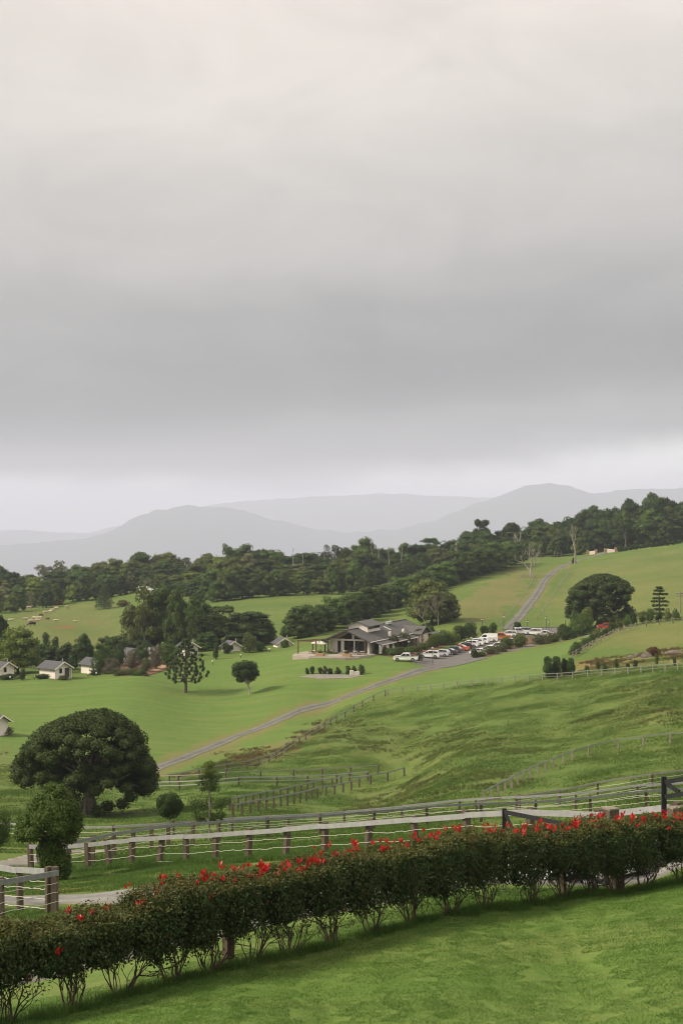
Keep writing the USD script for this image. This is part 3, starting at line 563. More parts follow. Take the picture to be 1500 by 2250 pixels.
def scatter(name, label, P, protos, rg, smin=0.8, smax=1.2, tilt=True):
    """one PointInstancer of ground cover"""
    P = np.asarray(P, float); pi = UsdGeom.PointInstancer.Define(stage, numbered('/World', name)); tag(pi, label, None, None, 'stuff')
    tg = []
    for (v, f), mat, nm in protos:
        q = f'{pi.GetPath()}/{nm}'; i = 0
        while stage.GetPrimAtPath(q): i += 1; q = f'{pi.GetPath()}/{nm}_{i:03d}'
        usdkit.mesh(stage, q, (v, f), mat).CreateDoubleSidedAttr(True); tg.append(q)
    pi.CreatePrototypesRel().SetTargets([Sdf.Path(q) for q in tg])
    e = 0.5; x, y = P[:, 0], P[:, 1]
    nx, ny = -(ground_z(x + e, y) - ground_z(x - e, y)) / (2 * e), -(ground_z(x, y + e) - ground_z(x, y - e)) / (2 * e)
    n = unit(np.stack([nx, ny, np.ones_like(nx)], 1)); ax = np.cross([0, 0, 1.0], n); s = np.linalg.norm(ax, axis=1); ang = np.arcsin(np.clip(s, 0, 1))
    R = Rot.from_rotvec(unit(ax) * (ang if tilt else ang * 0)[:, None]) * Rot.from_rotvec(np.outer(rg.uniform(0, 6.28, len(P)), [0, 0, 1.0]))
    q = R.as_quat()
    pi.CreatePositionsAttr(Vt.Vec3fArray.FromNumpy(np.column_stack([x, y, ground_z(x, y)]).astype(np.float32)))
    pi.CreateOrientationsAttr(Vt.QuathArray([Gf.Quath(float(a[3]), float(a[0]), float(a[1]), float(a[2])) for a in q]))
    sc = rg.uniform(smin, smax, len(P)); pi.CreateScalesAttr(Vt.Vec3fArray.FromNumpy(np.stack([sc * 0 + 1, sc * 0 + 1, sc], 1).astype(np.float32)))
    pi.CreateProtoIndicesAttr(Vt.IntArray.FromNumpy(rg.integers(0, len(protos), len(P)).astype(np.int32)))
rg0 = np.random.default_rng(3)
HB = [(-60, 2270), (16, 2243), (160, 2214), (267, 2182), (378, 2155), (460, 2137), (555, 2110), (635, 2093), (730, 2070), (815, 2047), (905, 2025), (990, 2008), (1065, 1993), (1160, 1978), (1235, 1969), (1295, 1962), (1355, 1953), (1410, 1945), (1495, 1935)]
HP = np.array([atd(p[0], np.interp(p[0], [-60, 16, 160, 378, 555, 730, 905, 1065, 1295, 1495], [20.4, 20.8, 21.7, 23.2, 24.6, 26, 27.6, 29, 30.6, 31.8])) for p in HB]); hd = unit(HP[-1] - HP[0]); hedge_a = math.atan2(hd[1], hd[0])
HP = np.vstack([HP[0] - hd * 1.2, HP, HP[-1] + hd * 1.25, HP[-1] + hd * 2.5]); HP[:, 2] = ground_z(HP[:, 0], HP[:, 1])
HB = [(-140, 2300)] + HB + [(1590, 1925), (1680, 1915)]
def hedge_y(x): return np.interp(x, HP[:, 0], HP[:, 1])
# mown lawn in front of the hedge
gx, gy = np.meshgrid(np.arange(-9, 12, 0.72), np.arange(15.5, 34, 0.72)); gx, gy = gx.ravel(), gy.ravel()
gx = gx + rg0.uniform(-0.15, 0.15, len(gx)); gy = gy + rg0.uniform(-0.15, 0.15, len(gy))
k = (np.abs(gx / gy) < 0.27) & (gy < hedge_y(gx) + 1.7)
scatter('lawn_grass', 'short mown grass of the foreground lawn', np.column_stack([gx[k], gy[k]]), [(blade_patch(rg0, 0.85, 1200, 0.040, 0.011, 0.9), MATS['lawn_blade'], 'grass_patch') for _ in range(4)], rg0)
# longer grass at the foot of the hedge
t_ = rg0.uniform(0, 1, 330); L_ = HP[0] + (HP[-1] - HP[0]) * t_[:, None]; L_[:, 1] = hedge_y(L_[:, 0]) + rg0.normal(size=330) * 0.26 - 0.12
scatter('hedge_grass', 'longer dark grass along the foot of the hedge', L_[:, :2], [(blade_patch(rg0, 0.45, 90, 0.12, 0.009, 0.5), MATS['grass_blade'], 'grass_tuft') for _ in range(3)], rg0)
# paddock grass between the hedge road and the fences
def sown(n, r0, r1, ok, a=0.29):
    r = np.sqrt(rg0.uniform(r0 ** 2, r1 ** 2, n)); th = rg0.uniform(-a, a, n); x, y = r * np.sin(th), r * np.cos(th); k = ok(x, y); return np.column_stack([x[k], y[k]])
ROADS = [stage.GetPrimAtPath('/World/' + n) for n in ('near_road', 'side_road', 'paddock_track', 'driveway', 'upper_track', 'hill_road')]
RP = np.vstack([np.array(UsdGeom.Mesh(r).GetPointsAttr().Get())[:, :2] for r in ROADS])
from scipy.spatial import cKDTree
RT = cKDTree(RP)
def off_road(x, y, m=0.75): return RT.query(np.column_stack([x, y]))[0] > m
def cover_at(x, y, A):
    i = np.clip(np.searchsorted(TH_S, np.arctan2(x, y)) - 1, 0, NT - 1); j = np.clip(np.searchsorted(LR, np.log(np.hypot(x, y))) - 1, 0, NR - 1); return A[i, j]
P = sown(2600, 27, 75, lambda x, y: off_road(x, y, 1.0) & (y > hedge_y(x) + 0.7))
scatter('paddock_grass', 'grazed green grass of the near paddock', P, [(blade_patch(rg0, 1.4, 420, 0.07, 0.016, 0.6), MATS['grass_blade'], 'grass_patch') for _ in range(4)], rg0, 0.6, 1.5)
P = sown(1900, 70, 262, lambda x, y: off_road(x, y, 1.6) & (cover_at(x, y, mown) < 0.5))
scatter('pasture_grass', 'rank pasture grass of the valley paddock', P, [(blade_patch(rg0, 5.6, 420, 0.12, 0.06, 0.8), MATS['pasture_blade'], 'grass_clump') for _ in range(4)], rg0, 0.5, 1.3)
P = sown(9000, 70, 262, lambda x, y: off_road(x, y, 2.0) & (cover_at(x, y, rough) > 0.3) & (rg0.random(len(x)) < 0.13))
scatter('rough_growth', 'brown weedy growth on the paddock slope', P, [(blade_patch(rg0, 3.4, 240, 0.22, 0.06, 0.7, 30), MATS['rough_blade'], 'weed_clump') for _ in range(4)], rg0, 0.5, 1.5)
P = sown(9000, 70, 330, lambda x, y: off_road(x, y, 5.0) & (cover_at(x, y, dry) > 0.5) & (rg0.random(len(x)) < 0.35))
scatter('straw_grass', 'tall straw coloured grass along the drain and bank', P, [(blade_patch(rg0, 2.6, 170, 0.42, 0.05, 0.4, 16), MATS['straw_blade'], 'straw_clump') for _ in range(3)], rg0, 0.5, 1.3)
# weeds at the foot of the front fence
P = np.vstack([np.column_stack([rg0.normal(size=8) * 0.5 + c[0], rg0.normal(size=8) * 0.4 + c[1]]) for c in [atd(px, np.interp(px, [70, 290, 545, 713, 912, 1160, 1313, 1480], [63, 60, 56, 52.5, 48, 43, 40.5, 38.2])) for px in range(80, 1480, 26)]])
scatter('fence_weeds', 'uncut grass along the front fence', P, [(blade_patch(rg0, 0.9, 130, 0.20, 0.018, 0.5), MATS['grass_blade'], 'weed_tuft') for _ in range(3)], rg0, 0.5, 1.5)

# ---------------------------------------------------------------- clipped hedge, shrub by shrub
REDS = [0, 0, 1, 2, 4, 7, 12, 16, 16, 11, 10, 10, 10, 11, 14, 15, 17, 16, 16, 14, 13, 6]
WORDS = ['first', 'second', 'third', 'fourth', 'fifth', 'sixth', 'seventh', 'eighth', 'ninth', 'tenth', 'eleventh', 'twelfth', 'thirteenth', 'fourteenth', 'fifteenth', 'sixteenth', 'seventeenth', 'eighteenth', 'nineteenth', 'twentieth', 'twenty-first', 'twenty-second']
def hedge_shrub(i, p, label):
    rg = np.random.default_rng(500 + i); t = thing('hedge_shrub', label, 'hedge shrub', p, hedge_a + rg.uniform(-0.06, 0.06), 'shrubs of the clipped hedge')
    H = np.interp(i, [0, 2, 5, 21], [1.24, 1.28, 1.46, 1.41]) + rg.uniform(-0.08, 0.08); Lx = 0.80; W = 0.50; zb = rg.uniform(0.40, 0.68)
    stem, tips = MB(), []
    for _ in range(rg.integers(9, 14)):
        a = rg.uniform(0, 6.28); b0 = np.array([math.cos(a) * 0.08, math.sin(a) * 0.06, -0.06])
        fractal(stem, b0, (math.cos(a) * rg.uniform(0.15, 0.75), math.sin(a) * 0.45, 1.0), rg.uniform(0.30, 0.46), rg.uniform(0.008, 0.020), 2, rg, 0.50, tips, 0.25, 0.80, 5)
    stem.build('stems', MATS['stem_bark'], t)
    def shell(n, face):
        if face == 'side':
            u = rg.uniform(0, 1, n); a = rg.uniform(0, 6.28, n); x = np.sign(np.cos(a)) * Lx * np.abs(np.cos(a)) ** 0.6; y = np.sign(np.sin(a)) * W * np.abs(np.sin(a)) ** 0.6
            z = zb + (H - zb) * u ** 0.85; bul = 1 - 0.28 * np.clip((0.35 - u) / 0.35, 0, 1) - 0.10 * np.clip((u - 0.85) / 0.15, 0, 1)
            c = np.column_stack([x * bul, y * bul, z]); nn = np.column_stack([x / Lx, y / W, np.full(n, 0.25)])
        else:
            x, y = rg.uniform(-Lx, Lx, n), rg.uniform(-W, W, n); z = H + (meshkit.noise(np.column_stack([x * 3 + i * 7, y * 3, x * 0])) - 0.5) * 0.14 - 0.10 * (np.abs(y) / W) ** 4 + np.abs(rg.normal(size=n)) * 0.035
            c = np.column_stack([x, y, z]); nn = np.column_stack([x * 0, y * 0.5, np.ones(n)])
        q = meshkit.fbm(np.column_stack([c[:, 0] * 2.6 + i * 5.1, c[:, 1] * 2.6, c[:, 2] * 2.6]), 3, 77) - 0.5
        c = c + unit(nn) * (q * 0.36 + rg.normal(size=n) * 0.03)[:, None]
        return c, nn
    fo = MB(); c, nn = shell(4500, 'side'); keep = rg.random(len(c)) < np.clip((c[:, 2] - zb + 0.10) / 0.22, 0.30, 1); fo.add(*leaf_mesh(c[keep], nn[keep], 0.066, rg, 0.52, 0.9, 0.35))
    n = 1900; c = np.column_stack([rg.uniform(-Lx, Lx, n) * 0.9, rg.uniform(-W, W, n) * 0.8, rg.uniform(zb + 0.05, H - 0.03, n)]); fo.add(*leaf_mesh(c, rg.normal(size=(n, 3)) + [0, 0, 0.5], 0.075, rg, 0.55))
    tp = np.array(tips); tp = tp[(tp[:, 2] > 0.30) & (tp[:, 2] < H)]
    if len(tp): c = np.repeat(tp, 6, 0) + rg.normal(size=(len(tp) * 6, 3)) * 0.06; fo.add(*leaf_mesh(c, rg.normal(size=c.shape), 0.062, rg, 0.5))
    fo.build('foliage', MATS['leaf_hedge'], t)
    tg_ = MB(); c, nn = shell(1700, 'top'); tg_.add(*leaf_mesh(c, nn, 0.062, rg, 0.5, 1.1))
    n = 26; c = np.column_stack([rg.uniform(-Lx, Lx, n), rg.uniform(-W, W, n) * 0.8, np.full(n, H)])
    for q in c:
        hh = abs(rg.normal()) * 0.06 + 0.04; kk = 7; s = q + np.column_stack([rg.normal(size=kk) * 0.02, rg.normal(size=kk) * 0.02, np.linspace(0, hh, kk)]); d = rg.normal(size=(kk, 3)); d[:, 2] *= 0.3; tg_.add(*leaf_mesh(s, d, 0.055, rg, 0.4, 0.3, -0.8))
    tg_.build('top_growth', MATS['leaf_hedge_top'], t)
    if REDS[i]:
        for j in range(REDS[i]):
            rd = MB()
            cx, cy = -Lx + 2 * Lx * (j + rg.uniform(0, 1)) / REDS[i], rg.uniform(-0.75, 1.0) * W * 0.85; on_side = rg.random() < 0.04
            base = np.array([cx, cy, H + rg.uniform(0.01, 0.13)]) if not on_side else np.array([cx, -W * 1.08, H - rg.uniform(0.05, 0.28)])
            kk = rg.integers(4, 9); dirs = unit(np.column_stack([rg.normal(size=kk) * 0.55, rg.normal(size=kk) * 0.55 - (0.7 if on_side else 0), np.ones(kk)])); ln = rg.uniform(0.07, 0.13, kk) * rg.uniform(0.6, 1.4)
            for d, l in zip(dirs, ln):
                s = unit(np.cross(d, rg.normal(size=3))); b = base + rg.normal(size=3) * 0.018; rd.add([b, b + d * l * 0.5 + s * 0.022, b + d * l, b + d * l * 0.5 - s * 0.022], [[0, 1, 2], [0, 2, 3]])
            rd.build('red_shoot', MATS['leaf_red'], t)
    n = rg.integers(2, 7); c = np.column_stack([rg.uniform(-Lx, Lx, n), np.full(n, -W * 1.05), rg.uniform(zb - 0.1, H - 0.1, n)]); c = np.repeat(c, 3, 0) + rg.normal(size=(n * 3, 3)) * 0.025
    MB().add(*leaf_mesh(c, rg.normal(size=c.shape), 0.075, rg, 0.4)).build('withered_leaves', MATS['leaf_rust'], t)
for i, p in enumerate(HP):
    if i in (0, len(HP) - 1): lb = f'clipped hedge shrub beyond the {"left" if i == 0 else "right"} edge of the picture'
    else:
        side = f'{WORDS[i - 1]} shrub of the clipped hedge from the left end'
        lb = side + (', no red shoots' if REDS[i] == 0 else ', a few red shoots on top' if REDS[i] < 6 else ', crowned with many red shoots')
    hedge_shrub(i, p, lb)
for px, py, lb, w, h in [(502, 2118, 'weathered timber post standing inside the hedge left of centre', 0.15, 0.75), (1352, 1956, 'thick timber post low in the hedge near the right end', 0.26, 0.62), (1236, 1970, 'slim grey post hidden in the right part of the hedge', 0.10, 0.6)]:
    p = atd(px, 0); p = np.array([(px - CX) / FPX, 1, 0]); p = p * np.interp(px, [502, 1236, 1352], [24.6, 30.6, 31.4]); t = thing('hedge_post', lb, 'post', (p[0], p[1], float(ground_z(p[0], p[1]))), hedge_a)
    MB().box(-w / 2, w / 2, -w / 2, w / 2, -0.2, h).build('post', MATS['fence_timber'], t); MB().box(-w / 2 - .004, w / 2 + .004, -w / 2 - .004, w / 2 + .004, h + 0.002, h + 0.03).build('cap', MATS['grey_bark'], t)

# ---------------------------------------------------------------- fences
def fence(name, label, pts_, spacing=2.4, post=(0.14, 1.25), rails=((1.15, 0.14, 0.05, 'white_rail'),), wires=(), pmat='fence_timber', posts_at=None, lean=0.02, seed=0, cat='fence', wob=0.03, wr=0.011, stub=0.0, group=None):
    rg = np.random.default_rng(seed + 40); c = np.array(pts_, float)
    if posts_at is None:
        s = np.concatenate([[0], np.cumsum(np.linalg.norm(np.diff(c[:, :2], axis=0), axis=1))]); n = max(2, int(round(s[-1] / spacing)) + 1); u = np.linspace(0, s[-1], n); Q = np.column_stack([np.interp(u, s, c[:, 0]), np.interp(u, s, c[:, 1])])
    else: Q = c[:, :2]
    Q = np.column_stack([Q, ground_z(Q[:, 0], Q[:, 1])]); o = Q[0].copy(); t = thing(name, label, cat, o, 0, group)
    w, h = post; tops = []
    for k, q in enumerate(Q):
        a = Q[min(k + 1, len(Q) - 1)] - Q[max(k - 1, 0)]; ang = math.atan2(a[1], a[0]); l = rg.normal(size=2) * lean; hh = h * (1 + rg.uniform(-0.03, 0.03)) + stub
        m = trimesh.creation.box([w, w, hh + 0.35]); m.apply_translation([0, 0, (hh - 0.35) / 2]); v = np.array(m.vertices); v[:, :2] *= np.where(v[:, 2:] > hh * 0.9, 0.92, 1.0); v[:, 0] += v[:, 2] * l[0]; v[:, 1] += v[:, 2] * l[1]
        R = np.array([[math.cos(ang), -math.sin(ang), 0], [math.sin(ang), math.cos(ang), 0], [0, 0, 1]]); v = v @ R.T + q - o
        MB().add(v, m.faces).build('post', MATS[pmat], t); tops.append((q - o, l, ang))
    for k in range(len(Q) - 1):
        A, B = tops[k][0], tops[k + 1][0]; d = unit((B - A)[:2]); nrm = np.array([d[1], -d[0], 0]); nrm = nrm if (nrm @ np.append(Q[k][:2], 0)) < 0 else -nrm
        for rz_, rh, rt, rm in rails:
            ja, jb = rg.normal() * 0.012, rg.normal() * 0.012; e = (B - A) * (0.5 / np.linalg.norm(B - A)) * 0.006
            MB().bar(A + [0, 0, rz_ + ja] + nrm * (w / 2 + rt / 2 + 0.004) + e, B + [0, 0, rz_ + jb] + nrm * (w / 2 + rt / 2 + 0.004) - e, rt, rh).build('rail', MATS[rm], t)
        for wz in wires:
            n = 9; u = np.linspace(0, 1, n)[:, None]; p = A + (B - A) * u + [0, 0, wz] + nrm * (w / 2 + wr + 0.002); p[1:-1, 2] += rg.normal(size=n - 2) * wob * 0.4 - wob * np.sin(np.pi * u[1:-1, 0]) * rg.uniform(0, 1.4)
            MB().tube(p, wr, 4).build('wire', MATS['fence_rope'], t)
    return t
F1 = [(70, 63), (130, 62.3), (195, 61.4), (241, 60.8), (290, 60), (350, 59), (410, 58), (473, 57.1), (545, 56), (627, 54.3), (713, 52.5), (807, 50.3), (912, 48), (1028, 45.6), (1160, 43), (1313, 40.5), (1478, 38.2), (1660, 36.5)]
fence('front_fence', 'long timber post fence with pale top rail and white ropes behind the hedge', [atd(*p) for p in F1], posts_at=1, post=(0.20, 1.24), rails=((1.12, 0.17, 0.05, 'white_rail'),), wires=(0.78, 0.45, 0.14), lean=0.06, seed=1, wob=0.035, wr=0.008)
fence('second_fence', 'timber fence with dark grey top rail just beyond the front fence', [atd(*p) for p in [(152, 64), (250, 71), (375, 82), (470, 88), (600, 90.5), (750, 92), (965, 93), (1200, 93), (1540, 92)]], 3.6, post=(0.19, 1.3), rails=((1.20, 0.15, 0.05, 'grey_rail'),), wires=(0.85, 0.5), seed=2, wr=0.013)
fence('third_fence', 'timber fence with white top rail crossing the valley floor behind the second', [atd(*p) for p in [(-40, 107), (15, 106), (170, 101), (310, 101), (435, 101), (570, 103), (750, 105), (965, 104), (1240, 100), (1540, 98)]], 4.2, post=(0.17, 1.25), rails=((1.15, 0.15, 0.05, 'white_rail'),), wires=(0.8, 0.45), seed=3, wr=0.014)
fence('slope_fence', 'timber fence with pale rail rising toward the right edge behind the black gates', [at(px, py) for px, py in [(1045, 1796), (1100, 1787), (1175, 1780), (1283, 1757), (1400, 1740), (1540, 1720)]], 4.0, post=(0.16, 1.2), rails=((1.12, 0.13, 0.05, 'pale_timber'),), wires=(0.8, 0.5, 0.2), seed=4, wr=0.013)
fence('paddock_fence', 'white double rail paddock fence right of the big spreading tree', [at(px, py) for px, py in [(338, 1738), (480, 1733), (620, 1727), (750, 1720), (808, 1715)]], 5.0, post=(0.20, 1.15), rails=((1.08, 0.12, 0.06, 'white_rail'), (0.62, 0.09, 0.05, 'white_rail')), seed=5)
fence('paddock_fence', 'thin dark post fence just beyond the white double rail paddock fence', [at(px, py) for px, py in [(345, 1724), (480, 1719), (620, 1713), (750, 1706), (830, 1700)]], 4.6, post=(0.17, 1.2), rails=((1.12, 0.10, 0.05, 'pale_timber'),), seed=6)
fence('lane_fence', 'dark timber fence slanting up the paddock, left one of the parallel pair', [at(px, py) for px, py in [(505, 1782), (610, 1758), (690, 1738), (768, 1718)]], 3.0, post=(0.18, 1.2), rails=((1.12, 0.12, 0.05, 'grey_rail'),), seed=7)
fence('lane_fence', 'dark timber fence slanting up the paddock, right one of the parallel pair', [at(px, py) for px, py in [(512, 1797), (600, 1778), (700, 1752), (800, 1726), (888, 1706)]], 3.0, post=(0.18, 1.2), rails=((1.12, 0.12, 0.05, 'grey_rail'),), seed=8)
fence('drain_fence', 'dark post and rail fence following the driveway down to the valley', [at(px, py) for px, py in [(372, 1722), (420, 1713), (480, 1702), (550, 1690), (600, 1673), (625, 1656), (660, 1633), (740, 1586), (800, 1551), (846, 1530)]], 4.2, post=(0.18, 1.2), rails=((1.14, 0.12, 0.05, 'grey_rail'), (0.55, 0.07, 0.04, 'grey_rail')), seed=9)
fence('hill_fence', 'pale two rail fence along the top of the rough paddock', [at(px, py) for px, py in [(852, 1528), (920, 1521), (1000, 1512), (1100, 1503), (1200, 1495), (1300, 1487), (1400, 1480), (1500, 1473), (1560, 1469)]], 2.9, post=(0.17, 1.2), rails=((1.12, 0.11, 0.06, 'pale_timber'), (0.62, 0.06, 0.05, 'pale_timber')), pmat='pale_timber', seed=10)
fence('curved_fence', 'grey rail fence curving up the rough slope at right', [at(px, py) for px, py in [(1062, 1768), (1100, 1747), (1160, 1713), (1210, 1691), (1270, 1666), (1330, 1652), (1380, 1644), (1440, 1638), (1540, 1632)]], 3.4, post=(0.17, 1.15), rails=((1.08, 0.10, 0.05, 'grey_rail'),), pmat='grey_bark', seed=11)
fence('bank_fence', 'overgrown timber fence along the crest of the right hand bank', [at(px, py) for px, py in [(1258, 1446), (1300, 1421), (1345, 1397), (1400, 1380), (1470, 1371), (1540, 1368)]], 3.0, post=(0.20, 1.3), rails=((1.1, 0.12, 0.05, 'grey_bark'), (0.6, 0.12, 0.05, 'grey_bark')), pmat='grey_bark', seed=12)
fence('road_fence', 'thin pale post and wire fence left of the hill road', [at(px, py) for px, py in [(1096, 1376), (1118, 1352), (1142, 1322), (1166, 1285), (1173, 1268)]], 4.5, post=(0.13, 1.2), rails=(), wires=(1.1, 0.7), pmat='grey_bark', seed=13, wr=0.012)
fence('road_fence', 'thin pale post and wire fence right of the hill road', [at(px, py) for px, py in [(1180, 1362), (1208, 1322), (1232, 1285), (1256, 1254)]], 4.5, post=(0.13, 1.2), rails=(), wires=(1.1, 0.7), pmat='grey_bark', seed=14, wr=0.012)
fence('tree_guard_fence', 'small pale fence around the foot of the bare white tree', [at(px, py) for px, py in [(1146, 1272), (1150, 1266), (1170, 1268), (1172, 1277)]], 2.5, post=(0.15, 1.2), rails=((1.05, 0.12, 0.05, 'pale_timber'),), pmat='pale_timber', seed=15)
# corner fence at lower left
K0 = atd(108, 42.0); K1 = atd(46, 43.6); K2 = atd(-40, 46.5); K3 = atd(3, 38.6); K4 = atd(-110, 35.0)
fence('corner_fence', 'thick weathered timber posts with white rail at the lower left edge', [K0, K1, K2], posts_at=1, post=(0.17, 1.34), rails=((1.24, 0.17, 0.05, 'white_rail'),), wires=(0.95, 0.72, 0.42, 0.15), seed=16, wr=0.009, lean=0.03)
t = fence('corner_fence', 'grey railed fence arm running from the corner post toward the hedge at lower left', [K0 + [0.20, -0.12, 0], K3, K4], posts_at=1, post=(0.18, 1.34), rails=((1.18, 0.15, 0.05, 'grey_rail'),), wires=(0.9, 0.62, 0.35), seed=17, wr=0.009, lean=0.03)
# black gates
def gate(label, A, B, h, rails, post_label=None):
    o = np.array([*A[:2], float(ground_z(A[0], A[1]))]); t = thing('field_gate', label, 'gate', o, 0, 'black field gates'); b = np.array([*B[:2], float(ground_z(B[0], B[1]))]) - o
    d = b / np.linalg.norm(b); a0, a1 = np.array([0, 0, 0.0]), b
    for q in (a0, a1): m = trimesh.creation.box([0.12, 0.12, h]); m.apply_translation(q + [0, 0, h / 2 + 0.03]); MB().tm(m).build('stile', MATS['black_timber'], t)
    for r in rails: MB().bar(a0 + d * 0.065 + [0, 0, r], a1 - d * 0.065 + [0, 0, r], 0.06, 0.11).build('rail', MATS['black_timber'], t)
    MB().bar(a0 + d * 0.12 + [0, 0, rails[0] - 0.05], a0 + d * (0.12 + (rails[0] - rails[1]) * 1.35) + [0, 0, rails[1] + 0.05], 0.05, 0.11).build('brace', MATS['black_timber'], t)
    return t
gate('black timber gate standing open between the front fence and the hedge', atd(1107, 40.5), atd(1338, 32.6), 1.34, (1.28, 0.80, 0.12))
gate('tall black timber gate leaf at the right edge above the hedge', atd(1457, 37.2), atd(1560, 35.6), 2.18, (2.06, 1.68, 1.30, 0.50))
p = atd(1340, 33.4); t = thing('gate_post', 'stout square timber gate post rising behind the hedge', 'post', p, 0.5); MB().box(-.14, .14, -.14, .14, -0.3, 1.85).build('post', MATS['fence_timber'], t); MB().box(-.145, .145, -.145, .145, 1.852, 1.89).build('cap', MATS['grey_bark'], t)
p = atd(1482, 36.4); t = thing('gate_post', 'timber post behind the tall black gate at the right edge', 'post', p, 0.3); MB().box(-.15, .15, -.15, .15, -0.3, 1.35).build('post', MATS['fence_timber'], t); MB().box(-.155, .155, -.155, .155, 1.352, 1.39).build('cap', MATS['grey_bark'], t)

# ---------------------------------------------------------------- trees near enough to have shapes of their own
def big_fig(label, px, d, blobs, trunk_r, n, ls, seed, name='fig_tree', trunk_h=None, spread_base=None):
    rg = np.random.default_rng(seed); p = atd(px, d); t = thing(name, label, 'tree', p); m = MB()
    h = trunk_h; m.tube([(0, 0, -0.3), (0, 0, 0.25), (0.05, 0, h * 0.5), (0, 0.05, h)], [trunk_r * 1.5, trunk_r * 1.15, trunk_r * 0.9, trunk_r * 0.85], 12)
    for a in np.linspace(0, 6.28, 8)[:-1]: limb(m, (math.cos(a) * trunk_r * 1.9, math.sin(a) * trunk_r * 1.9, -0.2), (math.cos(a) * trunk_r * 0.5, math.sin(a) * trunk_r * 0.5, h * 0.6), trunk_r * 0.3, trunk_r * 0.25, rg, 0.03)
    for i in rg.choice(len(blobs), min(26, len(blobs)), replace=False): limb(m, (0, 0, h * rg.uniform(0.7, 1.0)), np.array(blobs[i][:3]), trunk_r * 0.36, trunk_r * 0.07, rg, 0.05, 6, 6)
    m.build('trunk', MATS['grey_bark'], t); c = MB(); P, N = blob_points(blobs, n, rg, 0.80, 1.07, 0.45); c.add(*leaf_mesh(P, N + [0, 0, 0.2], ls, rg, 0.62, 0.75))
    core_mesh(c, [(*b[:3], *(np.array(b[3:]) * 0.92)) for b in blobs], 0.80); c.build('crown', MATS['leaf_fig'], t); return t
def fig_lobes(outline_top, xl, xr, zbot, depth, rg, n, r):
    """lobes filling a crown: outline_top gives the height across the width"""
    out = []; xs = np.array([o[0] for o in outline_top]); zs = np.array([o[1] for o in outline_top]); xm, hw = (xl + xr) / 2, (xr - xl) / 2
    while len(out) < n:
        u, v = rg.uniform(-1, 1), rg.uniform(-1, 1)
        if u * u + v * v > 1: continue
        x = xm + u * hw; rad = math.sqrt(u * u + v * v); zt = np.interp(x, xs, zs); zb = zbot(x, v) if callable(zbot) else zbot
        k = math.sqrt(max(0, 1 - v * v)); top = zb + (zt - zb) * (0.35 + 0.65 * k); s = r * rg.uniform(0.75, 1.4)
        z = top - s * 0.7 if rg.random() < 0.40 or rad < 0.55 else rg.uniform(zb + s * 0.5, max(zb + s * 0.6, top - s)); out.append((x * 0.97, v * depth * 0.95, z, s, s, s * 0.82))
    return out
rgf = np.random.default_rng(8)
S = 140 / FPX
top = [((x - 195) * S, (1790 - y) * S) for x, y in [(30, 1700), (45, 1665), (60, 1640), (90, 1600), (130, 1582), (170, 1568), (225, 1560), (262, 1575), (290, 1592), (310, 1630), (318, 1660), (338, 1672), (345, 1700)]]
bl = fig_lobes(top, (34 - 195) * S, (341 - 195) * S, lambda x, v: 2.6 if x < -3.5 else (1.9 if x < 2.5 else 1.5 + 0.10 * x), 6.0, rgf, 270, 0.80)
bl += [((x - 195) * S, y0, (1790 - y) * S, 0.75, 0.75, 0.6) for x, y, y0 in [(290, 1750, -1), (305, 1735, 0), (320, 1715, -1), (275, 1760, -2), (330, 1690, 0), (245, 1765, -2), (225, 1770, -3), (332, 1680, -1), (310, 1745, 1)]]
big_fig('huge dark spreading fig tree with lumpy crown and thick trunk at left', 195, 140, bl, 0.62, 34000, 0.25, 5, trunk_h=3.2)
d2 = 362; S2 = d2 / FPX
top = [((x - 1318) * S2, (1372 - y) * S2) for x, y in [(1242, 1330), (1248, 1308), (1262, 1285), (1285, 1270), (1310, 1260), (1330, 1258), (1355, 1265), (1375, 1275), (1388, 1292), (1390, 1310), (1382, 1345)]]
bl = fig_lobes(top, (1243 - 1318) * S2, (1389 - 1318) * S2, 0.5, 7.6, rgf, 300, 1.1)
big_fig('massive rounded dark fig tree on the right above the parked red car', 1318, d2, bl, 0.7, 20000, 0.42, 6, trunk_h=3.5)
# ivy-clad tree by the front fence
S3 = 57 / FPX; rg = np.random.default_rng(12); p = atd(122, 57.0)
t = thing('ivy_clad_tree', 'bushy green tree clad in ivy to the ground beside the front fence', 'tree', p)
bl = [(0, 0, 2.65, 0.95, 0.9, 0.95)] + [((x - 122) * S3, yy, (1908 - y) * S3, r * 1.0, r, r * 0.9) for x, y, yy, r in [(120, 1722, 0, 0.42), (85, 1745, -.2, 0.42), (150, 1750, -.1, 0.44), (60, 1785, 0, 0.40), (55, 1805, -.3, 0.34), (165, 1790, -.1, 0.36), (105, 1765, -.6, 0.5), (135, 1785, -.6, 0.48), (80, 1800, -.5, 0.4), (158, 1812, -.2, 0.3), (112, 1708, 0, 0.3), (100, 1735, .4, .45), (150, 1770, .5, .45), (48, 1795, .2, .28), (172, 1770, 0, .26), (130, 1712, -.1, .28)]]
lo = [((x - 122) * S3, yy, (1908 - y) * S3, r, r, r) for x, y, yy, r in [(118, 1835, 0, 0.52), (112, 1855, -.1, 0.50), (122, 1872, 0, 0.50), (128, 1890, -.1, 0.46), (135, 1862, -.2, 0.40), (105, 1840, -.2, 0.36), (140, 1882, 0, 0.34)]]
m = MB(); m.tube([(0, 0, -0.2), (-.02, 0, 1.0), (0, 0, 2.0), (0, 0, 3.2)], [0.24, 0.18, 0.14, 0.05], 9)
for b in bl[1:]: limb(m, (0, 0, 1.6), b[:3], 0.05, 0.015, rg)
m.build('trunk', MATS['bark'], t)
